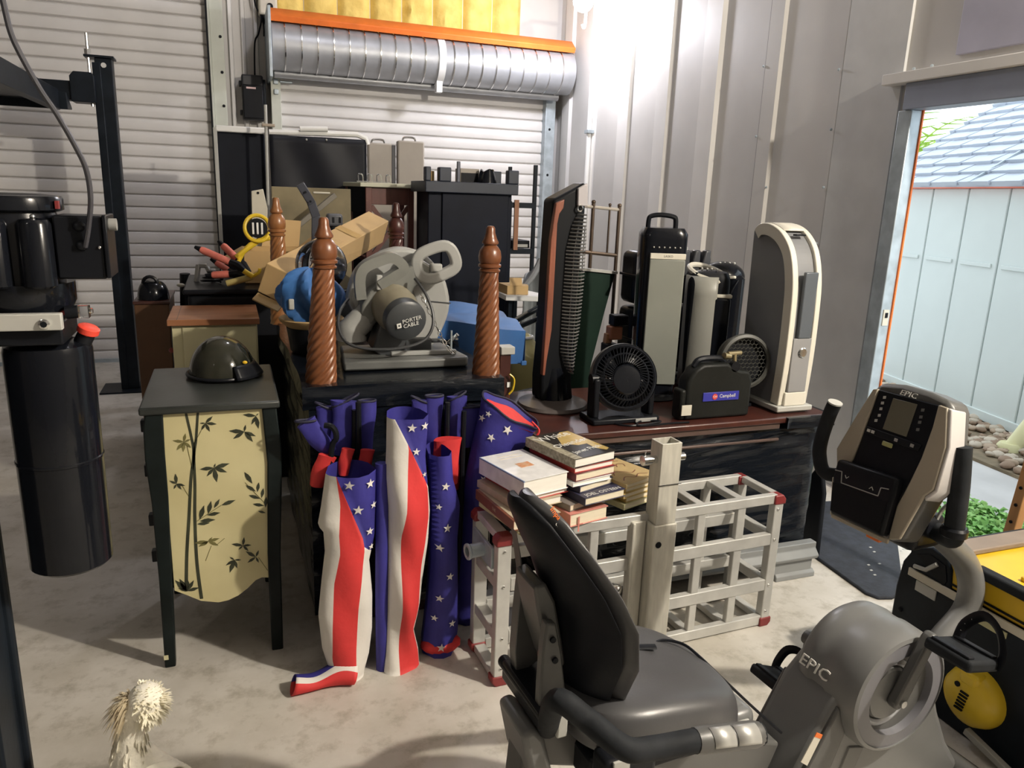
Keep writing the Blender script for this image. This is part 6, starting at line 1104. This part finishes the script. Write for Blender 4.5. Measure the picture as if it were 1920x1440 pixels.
def pedal(cx, cz, y0, y1, tilt):
    M = Matrix.Translation((cx, 0, cz)) @ Matrix.Rotation(math.radians(tilt), 4, 'Y'); b = B(); s = 1 if y1 > y0 else -1
    pd = bo('pedal', b.box(-0.055, 0.055, min(y0, y1), max(y0, y1), -0.014, 0.014, M=M), rubber, bev=0.008)
    [bo('pedal_tread', B().box(q, q+0.02, min(y0, y1)+0.01, max(y0, y1)-0.01, 0.013, 0.019, M=M), blackm, pd, bev=0.002) for q in (-0.05, 0.03)]
    pts = [M @ Vector(p) for p in spl([(0.040, y0+s*0.015, 0.01), (0.050, y0+s*0.015, 0.05), (0.045, y0+s*0.05, 0.088), (0.040, y1-s*0.02, 0.075), (0.045, y1, 0.03), (0.045, y1-s*0.002, -0.005)], 5)]
    bo('strap', B().tube(pts, 0.012, 8, flat=0.30), blackp, pd)
    for k in range(3): bo('strap_slot', B().sph(pts[3+k*2], (0.004, 0.004, 0.004), 8, 5), ltgrey, pd)
pedal(0.605, 0.555, -0.155, -0.265, 12); pedal(0.53, 0.225, 0.165, 0.275, 20)
bo('crank', B().bar((0.540, 0.135, 0.40), (0.532, 0.135, 0.225), 0.026, 0.03, up=(0, 1, 0)), bikedark, bev=0.006)
bo('crank_spindle', B().cyl((0.538, 0.10, 0.40), (0.538, 0.15, 0.40), 0.02, n=14), bikedark)
text('logo_lettering', 'EPIC', 0.040, plane_m((0.575-0.1605*0.975, 0.012, 0.390+0.1605*0.222), (0, -1, 0), (0.222, 0, 0.975)), textlight, bpy.data.objects['shroud'], 0.0012, 0.15, 1.15, local=True)
# lower hull
bo('hull', B().xz([(0.405, 0.375), (0.23, 0.025), (0.95, 0.025), (0.86, 0.14), (0.80, 0.25), (0.742, 0.39), (0.70, 0.46), (0.62, 0.50), (0.52, 0.49)], -0.070, 0.095), bikegrey, bev=0.02, seg=3)
bo('hull_strip', B().xz([(0.408, 0.360), (0.418, 0.377), (0.452, 0.300), (0.36, 0.03), (0.235, 0.03)], -0.078, 0.10), bikedark, bev=0.006)
bo('hull_recess', B().xz([(0.475, 0.250), (0.53, 0.235), (0.47, 0.075), (0.42, 0.075)], -0.074, -0.066), mat('hull_grey2', (0.125, 0.125, 0.12), 0.4), bev=0.004)
wl = bo('warning_label', B().prism([(0.352, 0, 0.330), (0.372, 0, 0.318), (0.338, 0, 0.245), (0.316, 0, 0.262)], (0, -0.0795, 0), (0, -0.0775, 0)), ivory)
bo('label_band', B().prism([(0.352, 0, 0.331), (0.372, 0, 0.319), (0.368, 0, 0.309), (0.347, 0, 0.321)], (0, -0.0802, 0), (0, -0.0785, 0)), orange, wl)
bo('lower_crease', B().bar((0.44, -0.0755, 0.065), (0.62, -0.072, 0.045), 0.006, 0.01), bikedark)
# neck curling up to the console
nk = spl([(0.80, 0.06, 0.16), (0.90, 0.07, 0.26), (0.985, 0.08, 0.335), (1.060, 0.08, 0.400), (1.068, 0.08, 0.475), (1.030, 0.085, 0.555), (0.955, 0.09, 0.620), (0.86, 0.10, 0.69), (0.78, 0.11, 0.76)], 6)
bo('neck', B().tube(nk, [0.029+0.005*math.sin(PI*i/(len(nk)-1)) for i in range(len(nk))], 18, flat=1.0), bikegrey)
# console on its tilted plane: local helper (y, z) -> point, d = depth out of the face
cnv = Vector((-1, 0, 0.21)).normalized()
def cpt(y, z, d=0.0): return Vector((0.655+0.21*(z-0.65), y, z))+cnv*d
def cpoly(name, pts, d0, d1, m, parent=None, bev=0.003): 
    b = B(); b.prism([cpt(y, z) for y, z in pts], cnv*d0, cnv*d1); return bo(name, b, m, parent, bev)
out = [(0.224, 1.042), (0.212, 1.060), (0.147, 1.071), (0.071, 1.070), (0.017, 1.062), (0.003, 1.044), (-0.019, 0.96), (-0.023, 0.854), (-0.003, 0.827), (0.026, 0.705), (0.053, 0.697), (0.222, 0.697), (0.237, 0.718), (0.247, 0.783), (0.277, 0.862), (0.246, 0.965)]
con = cpoly('console', out, -0.075, 0.0, bikedark, None, 0.012)
lw = [(0.220, 1.040), (0.206, 1.044), (0.208, 0.989), (0.213, 0.904), (0.217, 0.85), (0.244, 0.795), (0.247, 0.790), (0.275, 0.862), (0.245, 0.965)]; rw = [(0.034, 1.047), (0.010, 1.046), (-0.016, 0.958), (-0.019, 0.855), (-0.002, 0.832), (0.024, 0.712), (0.052, 0.700), (0.057, 0.785), (0.043, 0.855), (0.034, 0.917), (0.031, 0.993)]
wing = mat('console_beige', (0.36, 0.32, 0.25), 0.42, var=0.04)
cpoly('console_wing', lw, 0.0, 0.010, wing, con); cpoly('console_wing', rw, 0.0, 0.010, wing, con)
bo('wing_edge', B().prism([cpt(y, z) for y, z in [(0.012, 1.046), (0.0, 1.044), (-0.024, 0.96), (-0.027, 0.853), (-0.006, 0.822), (-0.001, 0.832), (-0.019, 0.855), (-0.015, 0.958)]], cnv*-0.05, cnv*0.006), mat('console_silver', (0.55, 0.53, 0.52), 0.35), con, 0.003)
cpoly('face_panel', [(0.206, 1.043), (0.034, 1.046), (0.031, 0.993), (0.034, 0.917), (0.043, 0.855), (0.057, 0.80), (0.24, 0.80), (0.217, 0.85), (0.213, 0.904), (0.208, 0.989)], 0.0, 0.006, blackp, con)
sc2 = cpoly('screen', [(0.157, 1.032), (0.088, 1.034), (0.090, 0.951), (0.160, 0.951)], 0.006, 0.008, mat('console_lcd', (0.125, 0.118, 0.085), 0.3, var=0.03), con, 0.001)
text('logo_lettering', 'EPIC', 0.019, plane_m(cpt(0.120, 1.051, 0.0075), (0, -1, 0), (0.27, 0, 1)), textlight, con, 0.0006, 0.15, 1.3, local=True)
for i, (y, z) in enumerate(((0.182, 1.027), (0.183, 1.012), (0.182, 0.997), (0.181, 0.980), (0.186, 0.965), (0.070, 1.024), (0.069, 1.007), (0.068, 0.994), (0.067, 0.976))): cpoly('icon', [(y+0.004, z-0.004), (y+0.005, z+0.003), (y-0.003, z+0.005), (y-0.004, z-0.002)], 0.006, 0.0068, ltgrey if i < 5 else bikegrey, con, 0)
cpoly('button_strip', [(0.205, 0.945), (0.045, 0.945), (0.048, 0.928), (0.207, 0.928)], 0.006, 0.010, blackm, con, 0.002)
for y in (0.195, 0.182, 0.112, 0.066): cpoly('button', [(y+0.005, 0.932), (y+0.005, 0.940), (y-0.005, 0.940), (y-0.005, 0.932)], 0.010, 0.012, ltgrey if y > 0.15 else greyp, con, 0.001)
cpoly('start_button', [(0.148, 0.912), (0.148, 0.924), (0.118, 0.924), (0.118, 0.912)], 0.006, 0.011, mat('button_olive', (0.34, 0.34, 0.14), 0.4), con, 0.004)
tr_ = cpoly('tray', [(0.244, 0.842), (0.062, 0.853), (0.058, 0.824), (0.056, 0.704), (0.220, 0.700), (0.244, 0.794)], 0.0, 0.032, blackp, con, 0.008)
for a, c in zip([(0.240, 0.812), (0.219, 0.815), (0.211, 0.787), (0.097, 0.794), (0.096, 0.816)], [(0.219, 0.815), (0.211, 0.787), (0.097, 0.794), (0.096, 0.816), (0.074, 0.820)]): bo('tray_line', B().bar(cpt(*a, 0.0325), cpt(*c, 0.0325), 0.0022, 0.0022), greyp, tr_)
for y, z, s in ((0.200, 0.806, -1), (0.121, 0.806, 1)): bo('arrow_mark', B().bar(cpt(y+0.006, z-0.004*s, 0.0325), cpt(y, z+0.003*s, 0.0325), 0.0016, 0.0016).bar(cpt(y-0.006, z-0.004*s, 0.0325), cpt(y, z+0.003*s, 0.0325), 0.0016, 0.0016), ltgrey, tr_)
cpoly('speaker_mesh', [(0.236, 0.780), (0.068, 0.788), (0.064, 0.712), (0.218, 0.708)], 0.032, 0.034, mat('mesh_black', (0.008, 0.008, 0.010), 0.8), tr_, 0.003)
bo('tray_rim', B().bar(cpt(0.250, 0.79, 0.016), cpt(0.222, 0.694, 0.016), 0.008, 0.012).bar(cpt(0.222, 0.694, 0.016), cpt(0.045, 0.697, 0.016), 0.008, 0.012), wing, con, 0.002)
bo('orange_tab', B().box(0.655, 0.672, 0.075, 0.115, 0.682, 0.692), orange, con, 0.002)
# console handlebars
ha = spl([(0.69, 0.302, 0.985), (0.69, 0.315, 0.945), (0.69, 0.330, 0.872), (0.69, 0.328, 0.825), (0.69, 0.300, 0.785), (0.71, 0.235, 0.795), (0.74, 0.14, 0.79)], 6)
hb = bo('handlebar', B().tube(ha, 0.019, 14), rubber); bo('bar_end', B().tube([(0.690, 0.3015, 0.984), (0.690, 0.3005, 0.988)], 0.0195, 14), ltgrey, hb)
hc_ = spl([(0.76, -0.022, 0.958), (0.76, -0.034, 0.862), (0.76, -0.040, 0.765), (0.77, -0.035, 0.725), (0.80, 0.02, 0.71), (0.82, 0.09, 0.72)], 6)
h2 = bo('handlebar', B().tube(hc_, 0.023, 14), rubber); bo('bar_collar', B().lathe([(0.026, 0), (0.031, 0.004), (0.031, 0.020), (0.026, 0.026)], (0.762, -0.040, 0.735), (0, 0, 1), 18), blackp, h2)
bo('mount_bracket', B().box(0.72, 0.84, 0.03, 0.16, 0.66, 0.75), blackp, None, 0.02, seg=3)
bo('cable_loop', B().tube(spl([(0.80, 0.01, 0.72), (0.79, -0.015, 0.78), (0.80, 0.0, 0.80), (0.81, 0.03, 0.77), (0.80, 0.04, 0.72)], 5), 0.005, 6), ltgrey)
# ============================================================ mat, yellow machine, posts outside, hen
MT = thing('rubber_mat', 'black rubber mat on the concrete by the side door, one edge folded up', 'mat', (2.6, 2.4, 0))
matm = mat('mat_black', (0.022, 0.026, 0.036), 0.75, var=0.3, scale=25, bump=0.15, bscale=120)
obj('mat', B().xy([(2.355, 2.50), (2.315, 2.06), (2.335, 2.015), (2.39, 2.0), (2.47, 2.02), (2.98, 2.55), (3.0, 2.62), (2.95, 2.86), (2.80, 2.88), (2.42, 2.54)], 0.0, 0.014), matm, MT, bev=0.005)
obj('folded_edge', B().prism([(2.345, 2.475, 0.010), (2.35, 2.37, 0.012), (2.355, 2.385, 0.30), (2.355, 2.425, 0.43), (2.35, 2.47, 0.36)], (-0.012, 0, 0), (0.010, 0, 0)), blackm, MT, bev=0.006)
rg = random.Random(31)
obj('debris', (lambda b: [b.box(x, x+0.012, y, y+0.008, 0.014, 0.016) for x, y in [(rg.uniform(2.42, 2.8), rg.uniform(2.15, 2.55)) for _ in range(16)] if (x-2.35)*1.05+2.0 > y-0.10] and b)(B()), ltgrey, MT, smooth=False); MT.children[-1]['kind'] = 'stuff'
YM = thing('yellow_machine', 'yellow deck machine with black side plate, cream stripe and round yellow cover', 'machine', (1.97, 1.2, 0))
obj('side_plate', B().yz([(1.632, 0.0), (1.632, 0.33), (1.622, 0.42), (1.592, 0.477), (1.53, 0.508), (1.475, 0.500), (1.455, 0.47), (1.445, 0.39), (0.75, 0.39), (0.75, 0.0)], 1.955, 1.975), steelblk, YM, bev=0.006)
obj('side_bolt', B().sph((1.953, 1.60, 0.26), (0.006, 0.008, 0.008), 8, 5), blackm, YM)
obj('cutout', B().yz([(1.575, 0.465), (1.53, 0.485), (1.475, 0.475), (1.462, 0.43), (1.47, 0.41)], 1.952, 1.956), blackm, YM)
obj('lever', B().tube([(1.951, 1.575, 0.425), (1.951, 1.535, 0.432), (1.951, 1.50, 0.468)], 0.007, 8), ltgrey, YM)
obj('stripe', B().box(1.948, 1.956, 0.75, 1.592, 0.388, 0.413), mat('cream_stripe', (0.60, 0.56, 0.46), 0.5, var=0.1), YM, bev=0.002)
obj('white_label', B().box(1.951, 1.956, 1.488, 1.560, 0.352, 0.385), ltgrey, YM, smooth=False); obj('yellow_label', B().box(1.951, 1.956, 1.26, 1.355, 0.362, 0.380), mat('pale_label', (0.55, 0.53, 0.30), 0.5), YM, smooth=False)
obj('yellow_side', B().box(1.962, 1.985, 0.75, 1.47, 0.413, 0.497), yellow, YM, bev=0.004)
obj('seam_line', B().box(1.959, 1.963, 0.75, 1.46, 0.424, 0.430), blackm, YM, smooth=False)
obj('rubber_edge', B().box(1.940, 1.978, 0.75, 1.385, 0.494, 0.523), rubber, YM, bev=0.008, seg=3)
obj('deck', B().box(1.975, 2.75, 0.75, 1.53, 0.47, 0.508), yellow, YM, bev=0.006)
obj('deck_ridge', B().box(2.02, 2.75, 1.28, 1.30, 0.508, 0.522), yellow, YM, bev=0.004)
obj('rear_beam', B().box(1.98, 2.75, 1.45, 1.52, 0.508, 0.527), mat('beam_brown', (0.24, 0.19, 0.15), 0.6, var=0.15), YM, bev=0.005)
obj('chassis', B().box(1.975, 2.70, 0.75, 1.62, 0.03, 0.47), blackm, YM, bev=0.01)
rc = obj('recoil_cover', B().lathe([(0.088, -0.02), (0.088, 0.01), (0.080, 0.035), (0.062, 0.050), (0.0, 0.056)], (1.952, 1.305, 0.150), (-1, 0, 0), 32), yellowp, YM)
obj('cover_nose', B().box(1.90, 1.95, 1.275, 1.335, 0.19, 0.235), yellowp, rc, bev=0.012, seg=3); obj('cover_hole', B().cyl((1.900, 1.33, 0.185), (1.896, 1.33, 0.185), 0.008, n=12), blackm, rc)
for k in range(6): obj('cover_slot', B().box(1.893, 1.898, 1.300-0.002*k, 1.325-0.002*k, 0.115+0.011*k, 0.120+0.011*k), blackm, rc, smooth=False)
obj('loose_bracket', B().bar((1.93, 1.30, 0.045), (1.93, 1.13, 0.01), 0.02, 0.02), ltgrey, YM, bev=0.003)
for i, (y, z) in enumerate(((1.05, 0.16), (1.0, 0.22))): obj('engine_block', B().box(1.94, 1.97, y-0.04, y+0.04, z-0.03, z+0.03), bikedark, YM, bev=0.006)
WPO = thing('drilled_post', 'orange brown wooden post with a row of drilled holes at the far right', 'post', (2.60, 1.72, 0))
b = B(); q0, q1 = Vector((2.60, 1.766, 0.0)), Vector((2.60, 1.694, 0.95)); obj('post', B().bar(q0, q1, 0.038, 0.038), mat('post_orange', (0.55, 0.29, 0.12), 0.6, var=0.12, stretch=(5, 5, 1)), WPO, bev=0.003)
for k in range(6): 
    p = q0.lerp(q1, 0.38+0.07*k); obj('hole', B().cyl(p+Vector((-0.0195, 0, 0)), p+Vector((-0.0225, 0, 0)), 0.006, n=10), blackm, WPO)
YP = thing('yellow_post', 'pale yellow post by the gravel outside the side door', 'post', (4.74, 3.30, 0)); obj('post', B().tube([(4.74, 3.30, -0.03), (4.96, 3.20, 0.42)], 0.05, 16), mat('post_pale', (0.72, 0.68, 0.40), 0.5), YP); obj('cap', B().lathe([(0.06, 0), (0.06, 0.02), (0.0, 0.03)], (4.96, 3.20, 0.42), (0.44, -0.2, 0.9)), mat('post_cap', (0.66, 0.62, 0.38), 0.5), YP); obj('foot', B().lathe([(0.075, 0), (0.07, 0.05), (0.056, 0.07)], (4.74, 3.30, -0.03)), mat('post_foot', (0.70, 0.66, 0.38), 0.5), YP)
obj('cable', B().tube(spl([(0.804, 1.31, 0.512), (0.847, 1.31, 0.519), (0.884, 1.315, 0.525), (0.926, 1.294, 0.52), (0.949, 1.26, 0.505), (0.999, 1.234, 0.455), (1.074, 1.211, 0.38), (1.147, 1.19, 0.31)], 6), 0.0032, 6), blackp, BK)
# hen
HN = thing('hen', 'white crested hen with a fluffy pompom crest in the left foreground', 'hen', (-0.25, 1.57, 0))
hm_ = mat('hen_white', (0.90, 0.86, 0.74), 0.85, var=0.08, scale=25, bump=0.35, bscale=70)
hx0, hy0 = -0.245, 1.575
def ring(c, rx, ry): return (c, rx, ry)
# continuous body from tail through breast to neck and head, loft along a path
path = [((0.075, -0.135, 0.245), 0.008), ((0.070, -0.11, 0.235), 0.040), ((0.055, -0.07, 0.205), 0.070), ((0.035, -0.03, 0.185), 0.086), ((0.015, 0.01, 0.185), 0.088), ((0.0, 0.04, 0.205), 0.074), ((-0.012, 0.055, 0.24), 0.052), ((-0.016, 0.058, 0.275), 0.036), ((-0.014, 0.060, 0.31), 0.028), ((-0.012, 0.062, 0.345), 0.026), ((-0.012, 0.064, 0.372), 0.026), ((-0.012, 0.066, 0.392), 0.014)]
sp_ = spl([p for p, r in path], 4); rr_ = [lerp([(i, r) for i, (p, r) in enumerate(path)], k/4) for k in range(len(sp_))]
obj('body', B().tube([Vector((hx0, hy0, 0))+p for p in sp_], rr_, 28), hm_, HN)
def feather(name, root, d, L, w, m, droop=0.3, n=5, parent=None):
    root = Vector(root); d = Vector(d).normalized(); s = d.cross(Vector((0.1, 0.2, 1))).normalized(); v = []; 
    for i in range(n+1):
        t = i/n; c = root+d*L*t+Vector((0, 0, -droop*L*t*t)); ww = w*math.sin(PI*min(0.97, 0.12+0.88*t))
        v += [c-s*ww, c+s*ww]
    b = FB[0]; b.add(v, [(2*i, 2*i+1, 2*i+3, 2*i+2) for i in range(n)])
rg = random.Random(17)
FB = [B()]; cc = Vector((hx0-0.008, hy0+0.064, 0.382))
cr = obj('crest_core', B().sph(cc+Vector((0.028, 0, -0.004)), (0.040, 0.042, 0.046), 18, 12), hm_, HN)
for k in range(700):
    a = rg.uniform(0, 2*PI); e = math.asin(rg.uniform(-0.75, 1)); d = Vector((math.cos(a)*math.cos(e), math.sin(a)*math.cos(e), math.sin(e)))
    if d.x < -0.35: continue
    feather('f', cc+Vector((0.026, 0, -0.004))+d*0.024, d, rg.uniform(0.024, 0.036), 0.0050, hm_, 0.25)
obj('crest', FB[0], mat('crest_cream', (0.92, 0.87, 0.70), 0.85, var=0.06, scale=40), HN, smooth=False); HN.children[-1]['kind'] = 'stuff'
FB = [B()]
for k in range(150):
    a = PI+rg.uniform(-1.2, 1.2); e = rg.uniform(-0.5, 1.25); d = Vector((math.cos(a)*math.cos(e), math.sin(a)*math.cos(e), math.sin(e)))
    feather('f', cc+d*0.008, d, rg.uniform(0.04, 0.062), 0.0026, hm_, 0.7)
obj('crest_strands', FB[0], mat('strand_cream', (0.66, 0.56, 0.38), 0.85, var=0.15, scale=40), HN, smooth=False); HN.children[-1]['kind'] = 'stuff'
FB = [B()]
for k in range(420):
    t = rg.uniform(0, 1); a = rg.uniform(0, 2*PI); i = int(t*(len(sp_)-12)); c = Vector((hx0, hy0, 0))+sp_[i]; tdir = (sp_[min(i+1, len(sp_)-1)]-sp_[max(i-1, 0)]).normalized()
    x_, y_, z_ = frame(tdir); n_ = x_*math.cos(a)+y_*math.sin(a)
    feather('f', c+n_*rr_[i]*0.98, -tdir+n_*0.18, rg.uniform(0.022, 0.036), 0.008, hm_, 0.0)
obj('plumage', FB[0], hm_, HN, smooth=False); HN.children[-1]['kind'] = 'stuff'
FB = [B()]
for k in range(9): feather('f', (hx0+0.065+0.004*(k-4), hy0-0.10, 0.235), (0.10*(k-4)*0.3+0.1, -0.8, 0.55), 0.11, 0.014, hm_, 0.15)
obj('tail', FB[0], hm_, HN, smooth=False); HN.children[-1]['kind'] = 'stuff'
obj('beak', B().tube([(hx0-0.030, hy0+0.076, 0.362), (hx0-0.046, hy0+0.086, 0.355), (hx0-0.055, hy0+0.091, 0.347)], [0.009, 0.006, 0.001], 10), mat('beak_horn', (0.45, 0.33, 0.16), 0.5), HN)
obj('wattle', B().sph((hx0-0.030, hy0+0.078, 0.340), (0.006, 0.008, 0.012), 10, 7), flagred, HN); obj('eye', B().sph((hx0-0.034, hy0+0.052, 0.366), 0.0045, 10, 6), blackp, HN)
for s in (-1, 1):
    lx0 = hx0+0.02+s*0.035; leg = obj('leg', B().tube([(lx0, hy0, 0.12), (lx0, hy0-0.012, 0.075), (lx0, hy0, 0.012)], [0.018, 0.009, 0.007], 10), mat('leg_%d' % (s+1), (0.40, 0.34, 0.26), 0.6), HN)
    for a in (-0.5, 0.0, 0.5, PI): obj('toe', B().tube([(lx0, hy0, 0.010), (lx0+0.04*math.sin(a)*(0.6 if a > 3 else 1), hy0+0.045*math.cos(a)*(0.6 if a > 3 else 1), 0.005)], [0.006, 0.003], 7), bpy.data.materials['leg_%d' % (s+1)], leg)
